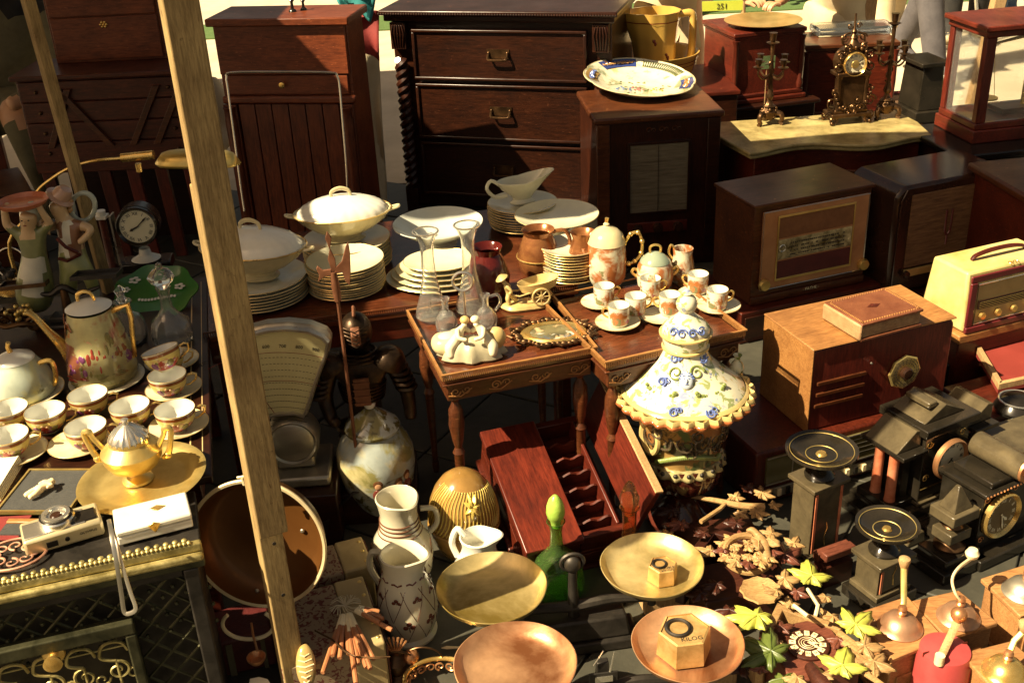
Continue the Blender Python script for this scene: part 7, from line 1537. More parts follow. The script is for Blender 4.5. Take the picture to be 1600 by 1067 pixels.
for i in range(20): a_=i*PI/10; b.M=Matrix.Translation((.072*math.cos(a_),.057*math.sin(a_),.03))@Matrix.Rotation(a_+PI/2,4,'Z'); b.scroll(0,0,0,.012,1.3,i,1,.0025)
b.M=Matrix.Identity(4); b.part('openwork','copper',t,kind='stuff')
t=T('bodkin','thin ivory bodkin lying on the paving','pin',P(690,1014,.0)); b=B(); e=P(724,1013,0)-t.location; b.tube([(0,0,.004),Vector(e)*.25+Vector((0,0,.005)),Vector(e)+Vector((0,0,.004))],[.001,.004,.002],8); b.part('needle','ivory',t)
# --- copper basin hung on the post and its ring
cc=PY(402,851,1.93); t=T('copper_basin','large old copper basin hanging face on behind the post with pale sunlit rim','basin',cc,0)
t.rotation_euler=(rad(90-10),0,rad(-8)); rp=111*mpp(cc)
cin=rough('brown_copper_inside',(.12,.045,.010),(.19,.08,.02),.35,4,.1,met=.5)
b=B(rp); b.open=True; b.cap=True; b.lathe([(.78,-.42),(.9,-.3),(.97,-.1),(.985,.0),(.955,.0),(.93,-.1),(.87,-.28),(.75,-.38),(.3,-.40),(0,-.40)],n=72); b.part('bowl',cin,t)
b=B(rp); b.cap=False; b.open=True; b.lathe([(.945,.0),(.985,.012),(1.0,.0),(1.0,-.03),(.985,-.04)],n=72); b.part('rim',metal('rim_brass',(.62,.50,.28),(.8,.68,.42),.4,.4),t)
b=B(rp)
for a_,r_ in ((-1.75,.86),(.1,.55)): b.ball((r_*math.cos(a_),r_*math.sin(a_),-.36 if r_<.6 else -.2),(.035,.035,.02),12,6)
b.each('rivet','pewter',t)
rr_=PY(388,975,1.90); t2=T('metal_ring','bent pale metal ring handle hanging under the copper basin','ring',rr_,0); w_=mpp(rr_)
b=B(); b.tube([(40*w_*math.cos(a_),0,-24*w_*math.sin(a_)*1.25) for a_ in [ -.75+i*(PI+1.5)/24 for i in range(25)]],.0045,8); b.part('ring_wire','ivory',t2)
nl=PY(375,746,1.93); t2=T('cord','short pale cord tying the copper basin to the post','cord',nl); b=B(); b.tube([(-.006,0,0),(.012,.0,.003),(.03,-.02,.0)],.003,6); b.tube([(.004,0,.0),(.006,0,-.018)],.0035,6); b.tube([(.03,-.05,-.08),(.032,-.06,-.11)],.003,6); b.part('cord_loop','ivory',t2)
# dark red leather case right of the stove
o_,yy_,w_,h_=fitz((318,1010),(425,985),.10,0); t=T('leather_case','dark red tooled leather case standing between the stove and the post','case',o_,yy_)
b=B(); b.box(0,w_,0,.12,0,h_); b.part('case_body',rough('oxblood_leather',(.05,.008,.008),(.10,.018,.016),.4,25,.6),t,bev=.006)
b=B(); b.box(.045,.06,-.004,-.0005,.0,h_-.01); b.box(w_-.03,w_-.02,-.004,-.0005,0,h_-.01); b.each('strap','olive',t,bev=.001)
t=T('copper_ladle','small copper ladle bowl lying before the leather case','ladle',P(402,1035,.1)); b=B(); b.open=True; b.lathe([(.0,0),(.014,.003),(.02,.012),(.021,.018),(.019,.018),(.013,.006),(0,.004)],n=24); b.part('bowl','copper',t); b=B(); b.tube([(0,.018,.016),(-.01,.04,.04),(-.012,.05,.07)],.003,6); b.part('handle','copper',t)
t=T('paper_scrap','torn white paper scrap below the ring handle','paper',P(402,1068,.1)); b=B(); b.prism([(-.018,-.006),(.03,-.004),(.02,.012),(.0,.02),(-.018,.016)],0,.001,'xy'); b.part('sheet','paper',t)
t=T('red_glass_stopper','round pink glass knob at the bottom edge before the stove','knob',P(330,1078,.1)); b=B(); b.ball((0,0,0),.017,18,12); b.part('ball','redmarble',t); b=B(); b.cyl((0,0,-.1),.008,.085,12); b.part('stem','brass',t)
# --- red box with compartments
Az=.13
A0=P(815,842,Az); A1=P(980,803,Az); an=math.atan2((A1-A0).y,(A1-A0).x); wA=(A1-A0).length
t=T('spool_cabinet','flat red mahogany cabinet with scalloped compartments, one lid closed and one standing open','cabinet',(A0.x,A0.y,0),an); DA=.38; t.rotation_euler=(rad(20),0,an)
b=B(); b.box(0,wA,.0,DA,.0,Az-.06); b.box(0,wA*.5,0.0,DA,Az-.0595,Az-.012); b.box(wA*.5+.0,wA,0,.02,Az-.0595,Az); b.box(wA*.5,wA,DA-.02,DA,Az-.0595,Az); b.each('case','mah',t,bev=.003)
b=B(); b.box(-.006,wA*.52,-.006,DA+.006,Az-.0115,Az+.006); b.part('closed_lid','red',t,bev=.003)
for i in range(6):
    y=.05+i*(DA-.08)/6; b=B(); n=10; x0,x1=wA*.52,wA*.86; pts=[(x0,Az-.055)]+[(x1,Az-.055)]+[(x1-(x1-x0)*j/n,Az-.012+.006*math.sin(j*1.3)) for j in range(n+1)]; b.prism(pts,y,y+.006); b.part('divider','mah',t)
b=B(); b.box(wA*.86,wA*.89,.0205,DA-.0205,Az-.0595,Az+.002); b.part('rail','red',t,bev=.002)
lid=B(Mx=Matrix.Translation((wA+.004,0,Az-.02))@Matrix.Rotation(rad(14),4,'Y')); lid.box(-.004,.012,0,DA,0,.15); lid.part('open_lid','red',t,bev=.002)
lid=B(Mx=Matrix.Translation((wA+.004,0,Az-.02))@Matrix.Rotation(rad(14),4,'Y')); lid.box(-.006,.016,-.001,DA+.001,.1505,.156); lid.part('lid_edge','pale',t,bev=.001)
b=B(); b.box(.03,wA-.03,-.004,-.0005,.018,.062); dr=b.part('drawer_front','mah',t,bev=.002)
for x in (.35,.75): b=B(Mx=FACE(wA*x,-.004,.04)); b.lathe([(.005,0),(.004,.006),(.009,.012),(0,.016)],n=14); b.part('knob','bronze',dr)
b=B(); b.box(-.012,wA+.012,-.014,DA+.01,0,.012); b.part('plinth','mah',t,bev=.004)
q_=t.location; pz_=T('wooden_prop','dark wooden prop under the back of the red compartment cabinet','block',(q_.x,q_.y,0),an); b=B(); b.box(.03,wA-.03,.25,.32,0,.083); b.part('block_body','dark',pz_,bev=.004)
# --- green and amber decanters
decanter('green glass decanter with pointed frosted stopper between the scale pans',872,925,0.0,[(925,34),(920,40),(905,42),(888,40),(872,32),(862,20),(855,12),(845,10),(828,9.5),(818,12),(814,15)],[(822,7),(812,9),(807,13),(800,15),(790,14),(780,10),(774,4),(772,0)],'green',stopmat=rough('frosted_green',(.22,.38,.04),(.42,.60,.12),.3,20,.3))
decanter('amber glass decanter with teardrop stopper behind the rear brass pan',983,900,0.0,[(900,34),(892,38),(870,36),(855,22),(845,12),(830,11),(810,11),(797,12),(792,16)],[(802,8),(790,10),(784,15),(776,16),(768,12),(760,9),(754,5),(750,0)],'amber',stopmat='amber')
# --- two balance scales with big pans
def weight(label,x,y,z,sd,hh,txt,rot):
    q=P(x,y,z); t=T('scale_weight',label,'weight',q,rot); b=B(); b.lathe([(sd*.95,0),(sd,.003),(sd*.94,hh-.002),(sd*.86,hh),(sd*.86,hh-.003),(0,hh-.003)],n=6); b.part('weight_body',metal('cast_brass_weight',(.42,.25,.08),(.62,.40,.16),.45,.5,30,.4) if 'cast_brass_weight' not in bpy.data.materials else bpy.data.materials['cast_brass_weight'],t,sharp=20)
    b=B(); b.tube([(sd*.42*math.cos(i*PI/12)-sd*.2,sd*.42*math.sin(i*PI/12)+sd*.1,hh) for i in range(24)],sd*.07,7,True); b.part('ring','iron',t)
    b=B(); b.text(txt,sd*.27,Matrix.Translation((sd*.15,-sd*.48,hh-.0028)),.0004); b.part('weight_marking','ink',t)
def pan(root,x,y,z,Rpx,mt,name='pan'):
    q=P(x,y,z); m=mpp(q); R_=Rpx*m; l=inv(root)@q; b=B(R_); b.open=True; b.lathe([(.55,-.27),(.78,-.25),(.93,-.13),(1.0,0),(.985,.006),(.91,-.11),(.80,-.205),(.68,-.235),(0,-.25)],n=72,mod=lambda a,z,r:1+.006*math.sin(3*a)+.004*math.sin(7*a+1))
    o=b.part(name,mt,root,loc=tuple(l)); return q,R_
wb_=metal('hammered_brass',(.26,.18,.04),(.86,.68,.32),.32,.65,4,.9); wc_=metal('hammered_copper',(.24,.09,.035),(.80,.47,.25),.32,.65,4,.9)
pz=.20
c1,c2=P(768,915,pz),P(1019,880,pz); mid=(c1+c2)/2; an=math.atan2((c2-c1).y,(c2-c1).x)
t=T('balance_scale','black iron balance scale carrying two wide brass pans','scale',(mid.x,mid.y,0),an)
pan(t,768,915,pz,87,wb_); _,Rw=pan(t,1019,880,pz,81,wb_)
d=(c2-c1).length/2
b=B(); b.box(-d*.8,d*.8,-.045,.045,0,.03); b.box(-d*.7,d*.7,-.035,.035,.03,.085,.01,.006); b.part('base','iron',t,bev=.006)
for s in (-1,1): b=B(); b.lathe([(.01,.085),(.008,pz-.07),(.045,pz-.06),(.05,pz-.052)],(s*d,0,0),20); b.part('pan_support','iron',t)
b=B(); b.tube([(-d,0,.10),(-d*.5,0,.115),(0,0,.11),(d*.5,0,.115),(d,0,.10)],[.008,.011,.014,.011,.008],8); b.part('beam','iron',t)
b=B(); b.tube([(0,0,.085),(0,0,pz+.01)],[.014,.010],10); b.ball((0,0,pz+.03),(.02,.016,.022),14,10); b.tube([(.026*math.cos(i*PI/10),0,pz+.035+.022*math.sin(i*PI/10)) for i in range(20)],.0045,6,True); b.part('column','iron',t)
weight('small hexagonal brass weight with raised lettering on the rear brass pan',1035,904,pz-Rw*.23,.035,.042,'DOUBLE\nKILOG',.15)
pz2=.24
c1,c2=P(805,1035,pz2),P(1075,1003,pz2); mid=(c1+c2)/2; an=math.atan2((c2-c1).y,(c2-c1).x)
t=T('balance_scale','black iron balance scale carrying two wide copper pans at the bottom edge','scale',(mid.x,mid.y,0),an)
pan(t,805,1035,pz2,97,wc_); _,Rw=pan(t,1075,1003,pz2,88,wc_); d=(c2-c1).length/2
b=B(); b.box(-d*.8,d*.8,-.05,.05,0,.04); b.box(-d*.66,d*.66,-.038,.038,.04,.12,.02,.008); b.part('base','iron',t,bev=.006)
for s in (-1,1): b=B(); b.lathe([(.01,.12),(.008,pz2-.07),(.045,pz2-.062),(.05,pz2-.055)],(s*d,0,0),20); b.part('pan_support','iron',t)
b=B(); b.tube([(-d,0,.14),(-d*.5,0,.155),(0,0,.15),(d*.5,0,.155),(d,0,.14)],[.008,.011,.014,.011,.008],8); b.part('beam','iron',t)
b=B(); b.box(-.016,.016,-.010,.010,.12,pz2-.02,.004,.002); b.box(-.03,.03,-.015,-.0102,.175,.2); b.part('column','iron',t,bev=.003)
b=B(); b.box(-.018,.018,-.0175,-.0155,.178,.192); b.part('maker_label','silver',t); b=B(); b.tube([(.012,-.012,.19),(.022,-.012,.25)],[.003,.001],6); b.tube([(-.02,-.012,.22),(-.005,-.012,.245),(.0,-.012,.255)],.0015,5); b.part('pointer','silver',t)
weight('large hexagonal brass weight with ring on the right copper pan',1068,1018,pz2-Rw*.22,.056,.06,'KILOG',.1)
# --- slate clocks and garniture
YC=rad(27)
def slab(b,x0,x1,y0,y1,z0,z1): b.box(x0,x1,y0,y1,z0,z1)
q=P(1432,815,0); t=T('slate_clock','black slate mantel clock with red marble columns, grey gabled tops and cream dial','clock',q,YC); 
dx,dz=onf(t,1477,712,-.005); 
b=B(); b.box(-.12,dx+.13,-.03,.16,0,.03); b.box(-.10,dx+.11,-.015,.15,.03,.055); b.part('plinth','bmarble',t,bev=.004)
b=B(); b.box(dx-.075,dx+.085,0,.14,.0555,dz+.08); b.box(dx-.09,dx+.10,-.015,.15,dz+.0805,dz+.105); b.part('case','bmarble',t,bev=.003)
clockface(t,FACE(dx,-.016,dz),.05,7,24,bez='copper')
b=B()
for sx in (-1,1):
    for zz in (-1,1): b.scroll(dx+sx*.058,-.001,dz+zz*.052,.012,1.4,0,sx*zz,.0014)
b.box(dx-.07,dx+.08,-.0015,-.0002,dz-.085,dz-.083); b.box(dx-.07,dx+.08,-.0015,-.0002,dz+.072,dz+.074); b.part('gilt_engraving','gold',t,kind='stuff')
b=B(); b.box(dx-.082,dx+.092,-.008,-.0005,dz+.0752,dz+.0802); b.box(dx-.08,dx+.09,-.008,.139,.0560,.066); b.each('moulding','greym',t,bev=.002)
for sx,x0 in ((-1,dx-.155),(1,dx+.10)):
    b=B(); b.box(x0-.005,x0+.075,.012,.13,.0555,.075); b.box(x0-.008,x0+.078,-.015,.135,dz+.038,dz+.05); b.each('wing_slab','bmarble',t,bev=.002)
    for y in (.025,.075): b=B(); b.lathe([(.015,.0755),(.0135,.09),(.013,dz+.02),(.015,dz+.0375)],(x0+.018,y+.012,0),20); b.part('red_column','redmarble',t)
    b=B(); b.box(x0+.045,x0+.07,.03,.12,.0755,dz+.0375); b.part('wing_pier','bmarble',t)
    b=B(); b.prism([(x0-.008,dz+.0505),(x0+.075,dz+.0505),(x0+.075,dz+.095),(x0+.055,dz+.10)],.01,.12); b.part('gable','greym',t,bev=.002)
b=B(); b.prism([(dx-.07,dz+.1055),(dx+.075,dz+.1055),(dx+.0,dz+.145)],.015,.125); b.part('top_gable','greym',t,bev=.002)
b=B(); b.box(dx-.045,dx-.015,.03,.11,dz+.135,dz+.152); b.part('top_block','greym',t,bev=.004)
b=B(); b.prism([(-.11,.0),(-.04,.0),(-.05,.035),(-.09,.04)],-.07,-.035); b.part('foot_scroll','greym',t,bev=.004)
q=P(1530,872,0); t=T('slate_clock','black marble clock with drum on top and gold ringed dial at the right edge','clock',q,YC)
dx,dz=onf(t,1562,803,-.005)
b=B(); b.box(dx-.085,dx+.2,-.04,.16,0,.03); b.part('plinth','bmarble',t,bev=.004)
b=B(); b.box(dx-.062,dx+.12,0,.13,.0305,dz+.07); b.box(dx-.07,dx+.135,-.012,.14,dz+.0705,dz+.082); b.part('case','bmarble',t,bev=.003)
clockface(t,FACE(dx,-.004,dz),.055,4,28,dial=rough('dark_dial',(.10,.055,.02),(.2,.14,.05),.3,10,.05),bez='gold',ink='dial')
b=B()
for i in range(18): b.ball((dx-.066+i*.0115,-.0125,dz+.0765),.0032,6,4)
for sx in (-1,1): b.scroll(dx+sx*.05,-.001,dz+.058,.010,1.4,0,sx,.0014); b.scroll(dx+sx*.05,-.001,dz-.062,.010,1.4,0,-sx,.0014)
b.part('beaded_edge','copper',t,kind='stuff')
b=B(); b.box(dx-.04,dx+.10,.0,.12,dz+.0825,dz+.10); b.part('drum_seat','bmarble',t,bev=.003)
b=B(); b.cyl((dx+.035,-.03,dz+.131),.032,.15,28,'y'); b.part('drum','greym',t,bev=.003); b=B(); b.lathe([(.032,0),(.030,.006),(.018,.004),(.016,.008),(0,.008)],(0,0,0),28); o=b.part('drum_rosette','copper',t); o.rotation_euler=(PI/2,0,0); o.location=(dx+.035,-.0305,dz+.131)
# stepped ornament beside clock 2
q=P(1478,880,0); t=T('mantel_ornament','stepped black marble mantel ornament with pyramid top beside the drum clock','ornament',q,YC)
for x0,z0,z1,mt in ((.075,0,.03,'bmarble'),(.058,.03,.055,'bmarble')): b=B(); b.box(-x0,x0,-x0*.8,x0*.8,z0+.0003,z1); b.part('step',mt,t,bev=.003)
b=B(); b.lathe([(.035,.055),(.038,.062),(.028,.072),(.02,.085)],n=28); b.part('turned_foot','bronze',t)
b=B(); b.box(-.036,.036,-.03,.03,.0855,.115); b.part('lower_block','greym',t,bev=.003)
b=B(); b.lathe([(.02,.1155),(.026,.12),(.014,.135),(.018,.145)],n=24); b.part('turned_neck','bronze',t)
b=B(); b.box(-.045,.045,-.038,.038,.1455,.175); b.part('upper_block','greym',t,bev=.003)
b=B(); b.box(-.032,.032,-.026,.026,.1755,.235,.028,.02); b.part('pyramid','greym',t,bev=.002)
q=P(1618,790,0); t=T('slate_clock','black marble clock with cream dial half cut by the right edge above the drum clock','clock',q,rad(20))
dx,dz=onf(t,1606,742,-.005); b=B(); b.box(dx-.09,dx+.1,0,.12,0,dz+.07); b.part('case','bmarble',t,bev=.004); b=B(); b.box(dx-.1,dx+.11,-.01,.13,dz+.0705,dz+.085); b.part('cornice','greym',t,bev=.003)
clockface(t,FACE(dx,-.014,dz),.05,10,10,bez='brass')
def tazza(label,x,y,ytop,Rpx):
    q=P(x,y,0); t=T('tazza',label,'tazza',q,YC,'black marble tazzas on square pedestals'); rows=pp(q,x,[(ytop,Rpx)])[0]; R_,H=rows
    b=B(); b.box(-.068,.068,-.055,.055,0,.03); b.part('plinth','bmarble',t,bev=.003); b=B(); b.box(-.055,.055,-.045,.045,.0305,.045); b.part('step','greym',t,bev=.002)
    zt=H-.075; b=B(); b.box(-.044,.044,-.036,.036,.0455,zt-.012); b.part('pedestal','bmarble' ,t,bev=.002); b=B(); b.box(-.0475,-.0445,-.036,.036,.0455,zt-.012); b.part('side_slab','greym',t,bev=.001)
    b=B(); b.box(-.04,.04,-.0385,-.0365,.05,zt-.02); pn=b.part('front_inset','greym' ,t); b=B(); b.box(-.043,-.036,-.0405,-.0387,.05,zt-.02); b.box(.036,.043,-.0405,-.0387,.05,zt-.02); b.each('red_strip','redmarble',pn)
    b=B(); b.tube([(0,-.039,.06),(-.004,-.039,.09),(.004,-.039,.11),(0,-.039,.13)],.0012,4); b.part('engraving','gold',pn)
    b=B(); b.box(-.058,.058,-.048,.048,zt-.0117,zt); b.part('cap_slab','greym',t,bev=.002)
    b=B(); b.open=True; b.lathe([(.036,zt),(.037,zt+.006),(.028,zt+.018),(.013,zt+.03),(.012,zt+.042),(.03,zt+.05),(R_*.8,H-.012),(R_,H-.003),(R_*1.0,H+.004),(R_*.9,H+.002),(R_*.8,H-.006),(R_*.45,H-.013),(0,H-.014)],n=56); dh=b.part('dish','bmarble',t)
    b=B(); b.lathe([(R_*.16,H-.013),(R_*.12,H-.008),(0,H-.007)],n=16); b.part('centre_boss','gold',dh)
    for rr in (.43,.88): b=B(); b.tube([(R_*rr*math.cos(i*PI/24),R_*rr*math.sin(i*PI/24),H-.0125+(.013 if rr>.5 else 0)) for i in range(48)],.0012,5,True); b.part('engraved_ring','brass',dh)
tazza('left and larger black marble tazza before the large red radio',1268,868,703,56)
tazza('right and smaller black marble tazza above the coffee grinders',1372,930,820,49)
# --- coffee grinders
cop2=metal('grinder_dome_copper',(.42,.22,.12),(.68,.42,.26),.35,.7,8,.1)
def grinder(label,quad,z,dome,R_,dm,crank,knobmt,boxmt='box'):
    c=[P(x,y,z) for x,y in quad]; ctr=(c[0]+c[1]+c[2]+c[3])/4; t=T('coffee_grinder',label,'coffee grinder',(ctr.x,ctr.y,0),0)
    L_=[(p-ctr) for p in c]; 
    b=B(); b.prism([(p.x,p.y) for p in L_],z-.012,z,'xy'); b.part('top_board',boxmt,t,bev=.003)
    b=B(); b.prism([(p.x*.88,p.y*.88) for p in L_],.012,z-.0125,'xy'); b.part('box_body',boxmt,t,bev=.003)
    b=B(); b.prism([(p.x*.97,p.y*.97) for p in L_],0,.0115,'xy'); b.part('base_board',boxmt,t,bev=.003)
    A=Vector(((L_[0]*.88).x,(L_[0]*.88).y,0)); 
    fx=(L_[2]*.88+L_[3]*.88)/2; d3=(L_[2]-L_[3]).normalized(); n3=Vector((d3.y,-d3.x,0)); 
    if n3.dot(fx)<0: n3=-n3
    b=B(); wq=(L_[2]-L_[3]).length*.3; cq=Vector((fx.x,fx.y,0)); pq=[cq-d3*wq,cq+d3*wq,cq+d3*wq+n3*.004,cq-d3*wq+n3*.004]; b.prism([(p.x,p.y) for p in pq],.02,z*.55,'xy'); dr=b.part('drawer',boxmt,t,bev=.001)
    b=B(); b.ball(tuple(cq+n3*.01+Vector((0,0,z*.3))),.007,10,8); b.part('knob','brass',dr)
    dc=P(*dome,z)-Vector((ctr.x,ctr.y,0)); 
    b=B(); b.open=True; b.lathe([(R_*1.08,z),(R_*1.08,z+.003),(R_*.98,z+.006),(R_*.9,z+R_*.3),(R_*.7,z+R_*.58),(R_*.4,z+R_*.76),(.006,z+R_*.82)],(dc.x,dc.y,0),40); b.part('dome',dm,t)
    b=B(); b.lathe([(.008,z+R_*.8),(.010,z+R_*.82+.006),(.006,z+R_*.82+.01),(.010,z+R_*.82+.016),(.007,z+R_*.82+.022),(0,z+R_*.82+.025)],(dc.x,dc.y,0),16); b.part('spindle','copper',t)
    h0=z+R_*.82+.012; pts=[Vector((dc.x,dc.y,h0))]
    for (x,y,zz) in crank: pts.append(P(x,y,zz)-Vector((ctr.x,ctr.y,0)))
    b=B(); b.tube(pts,[.0065]*len(pts),8,flat=.5); b.part('crank_arm','ivory' if knobmt=='ivory' else 'brass',t)
    k=pts[-1]; b=B(); b.lathe([(.006,-.004),(.008,.0),(.013,.016),(.012,.022),(.004,.026),(0,.026)] if knobmt!='ivory' else [(.005,-.002),(.013,.006),(.015,.014),(.010,.024),(0,.027)],tuple(k),18); b.part('crank_knob','pale' if knobmt!='ivory' else 'ivory',t)
    return t
grinder('wooden coffee grinder with copper dome and upright flat crank',((1338,957),(1418,930),(1476,996),(1392,1030)),.15,(1406,980),.044,cop2,[(1412,940,.21),(1412,885,.24)],'pale')
grinder('wooden coffee grinder with pale curved crank behind the copper domed one',((1424,938),(1498,921),(1560,972),(1480,996)),.15,(1497,965),.042,cop2,[(1492,925,.22),(1488,905,.235),(1497,888,.25),(1518,872,.25)],'ivory')
grinder('wooden coffee grinder with grey dome cut by the right edge',((1532,903),(1612,878),(1680,930),(1594,962)),.15,(1600,925),.044,'pewter',[(1625,905,.22),(1650,880,.24)],'pale')
grinder('coffee grinder with bright brass dome in the bottom right corner',((1502,1020),(1580,1000),(1650,1060),(1560,1085)),.15,(1570,1050),.042,'gold',[(1585,1000,.22),(1600,985,.24)],'pale')
# red metal grinder at the bottom
rg=rough('red_enamel',(.33,.045,.045),(.44,.075,.07),.3,8,.05)
q=P(1462,1100,0); t=T('coffee_grinder','red enamelled metal coffee grinder with long flat crank at the bottom edge','coffee grinder',q,.25)
hz=.165; b=B(); b.box(-.075,.075,-.06,.06,0,.02); b.part('base_board','box',t,bev=.003)
b=B(); b.lathe([(.058,.02),(.056,hz-.03),(.05,hz-.01),(.02,hz),(0,hz)],n=32); b.part('body',rg,t)
b=B(); b.box(-.052,.052,-.0015,.0015,hz-.03,hz-.006); b.part('lid_seam','mah',t)
k0=P(1468,1030,hz)-q; k1=P(1497,968,hz+.035)-q; Mi=inv(t).to_3x3(); k0=Mi@k0;k1=Mi@k1
b=B(); b.tube([k0-Vector((0,0,.01)),k0+Vector((0,0,.012))],.010,10); b.part('spindle','ivory',t); b=B(); b.tube([k0,k1],[.008,.008],8,flat=.45); b.part('crank_arm','pale',t); b=B(); b.ball(tuple(k1+Vector((0,0,.014))),.017,16,10); b.part('crank_knob','copper',t)
# --- cuckoo clocks with carved leaves
lf=rough('lime_carved_leaf',(.34,.36,.04),(.52,.50,.10),.45,14,.3); lfd=rough('dark_green_leaf',(.06,.09,.015),(.11,.14,.03),.4,14,.3); cv=wood('carved_pale_wood',(.55,.36,.15),(.34,.19,.07),'x',3,ro=.5,coat=.1); cvr=wood('carved_red_wood',(.22,.07,.04),(.10,.03,.018),'x',3,ro=.4); cvd=wood('carved_dark_wood',(.085,.026,.014),(.035,.010,.006),'x',3,ro=.35)
def leaf(root,p,sz,rz,tilt,mt,lobes=5,name='carved_leaf'):
    """lobed leaf with a raised midrib for every lobe; p local"""
    Mx=Matrix.Translation(p)@Matrix.Rotation(rz,4,'Z')@Matrix.Rotation(tilt,4,'X'); b=B(Mx=Mx); N=lobes*16; pts=[]
    def rad_(a):
        u=(lobes*a/(2*PI))%1; k=abs(2*u-1); k2=abs(2*((u*4)%1)-1); return sz*1.05*(.52+.48*k**.9)*(.93+.10*k2)*(.72+.28*math.cos(a))*1.15
    c=b.v((0,0,sz*.10)); rings=[]
    for f in (.35,.7,1.):
        rings.append([b.v((rad_(2*PI*i/N)*f*math.cos(2*PI*i/N),rad_(2*PI*i/N)*f*math.sin(2*PI*i/N),sz*(.10+ .10*f*abs(math.cos(lobes*PI*i/N))-.22*f*f))) for i in range(N)])
    for i in range(N): b.f([c,rings[0][i],rings[0][(i+1)%N]])
    for A,Q in zip(rings,rings[1:]):
        for i in range(N): b.f([A[i],Q[i],Q[(i+1)%N],A[(i+1)%N]])
    o=b.part(name,mt,root,solid=.0018,sharp=50); 
    b=B(Mx=Mx)
    for i in range(lobes): a=2*PI*i/lobes; r=rad_(a); b.tube([(0,0,sz*.13),(r*.5*math.cos(a),r*.5*math.sin(a),sz*.13),(r*.9*math.cos(a),r*.9*math.sin(a),sz*.02)],[.0022,.0018,.0008],5)
    b.part('leaf_vein',mt,o); return o
zc=.16
q=P(1262,1045,0); t=T('cuckoo_clock','carved cuckoo clock lying on its back with lime green leaves and a chapter ring dial','cuckoo clock',q,.22); L=lambda x,y,z=zc:(inv(t)@P(x,y,z))
c0=L(1262,1003)
b=B(); b.box(c0.x-.075,c0.x+.075,c0.y-.085,c0.y+.075,0,zc-.012); b.part('case',cvr,t,bev=.004)
b=B(); b.prism([(c0.x-.10,c0.y+.03),(c0.x,c0.y+.14),(c0.x+.10,c0.y+.03),(c0.x+.085,c0.y+.02),(c0.x,c0.y+.115),(c0.x-.085,c0.y+.02)],.02,zc-.006,'xy'); b.part('roof',cv,t,bev=.003)
Md=Matrix.Translation((c0.x,c0.y,zc-.012))@Matrix.Rotation(.1,4,'Z'); b=B(Mx=Md); b.open=True; b.lathe([(.044,0),(.045,.006),(.04,.009),(.018,.007),(.016,.010),(0,.009)],n=44); dd=b.part('dial',cvd,t)
for i in range(12):
    a_=i*PI/6; b=B(Mx=Md@Matrix.Rotation(a_,4,'Z')); b.box(.024,.038,-.0055,.0055,.0085,.0105); nb=b.part('numeral_plate','ivory',dd,bev=.0005)
    b=B(Mx=Md@Matrix.Rotation(a_,4,'Z')@Matrix.Translation((.031,0,.0108))@Matrix.Rotation(-PI/2,4,'Z')); b.text(RN[(3-i)%12],.009,Matrix.Identity(4),.0002); b.part('numeral','ink',nb)
b=B(Mx=Md); 
for r_ in (.008,.013,.018): b.tube([(r_*math.cos(i*PI/12),r_*math.sin(i*PI/12),.0105) for i in range(24)],.0007,4,True)
b.part('dial_rings','ivory',dd)
for an_,ln,nm in ((-.6,.022,'hour_hand'),(-1.1,.034,'minute_hand')):
    b=B(Mx=Md@Matrix.Rotation(an_,4,'Z')); b.box(0,ln,-.0012,.0012,.0125,.0140); b.ball((ln*.6,0,.0132),(.004,.004,.001),8,5); b.part(nm,'ivory',dd)
for (x,y,sz,rz,ti,mt,z,lo) in ((1183,965,.062,2.8,.2,lf,.20,7),(1267,902,.055,1.2,.15,lf,.17,5),(1205,1020,.066,2.2,-.2,lfd,.18,6),(1335,978,.055,.5,.1,lf,.19,6),(1315,1042,.055,.9,.0,lf,.18,5),(1350,1010,.035,-.3,.2,cv,.18,5),(1225,1062,.045,4.2,.2,lfd,.16,5),(1300,965,.03,1.8,.3,cv,.18,5),(1365,1035,.038,-.8,.1,cv,.17,5),(1245,1060,.03,4,.0,cv,.17,5),(1160,1040,.035,3.3,0,cvd,.15,5),(1212,925,.03,2,.3,cv,.2,5)):
    leaf(t,L(x,y,z),sz,rz,ti,mt,lo)
for i,(x,y) in enumerate(((1220,980),(1235,945),(1290,935),(1310,1000),(1340,1040),(1285,1055),(1190,1045),(1215,1005),(1350,965),(1245,925))):
    leaf(t,L(x,y,.165+.006*(i%3)),.026,i*1.3,.25*math.sin(i),cv if i%3 else cvr,5)
b=B(); pts=[L(1262,920,.2),L(1278,945,.21),L(1274,962,.2)]; b.tube([L(1240,945,.2),L(1262,962,.2)],.0045,6); b.tube(pts,.004,6); b.part('carved_stem','ivory',t)
b=B(); b.tube([L(1265,1040,.165),L(1285,1068,.165),L(1300,1085,.165)],[.012,.02,.014],10); b.part('carved_bark',cvd,t)
for i in range(5): b=B(); x0,y0=1330+i*8,1000+i*14; b.tube([L(x0-20,y0-12,.17),L(x0+18,y0+14,.165)],[.009,.006],6,flat=.5); b.part('carved_branch',cv,t)
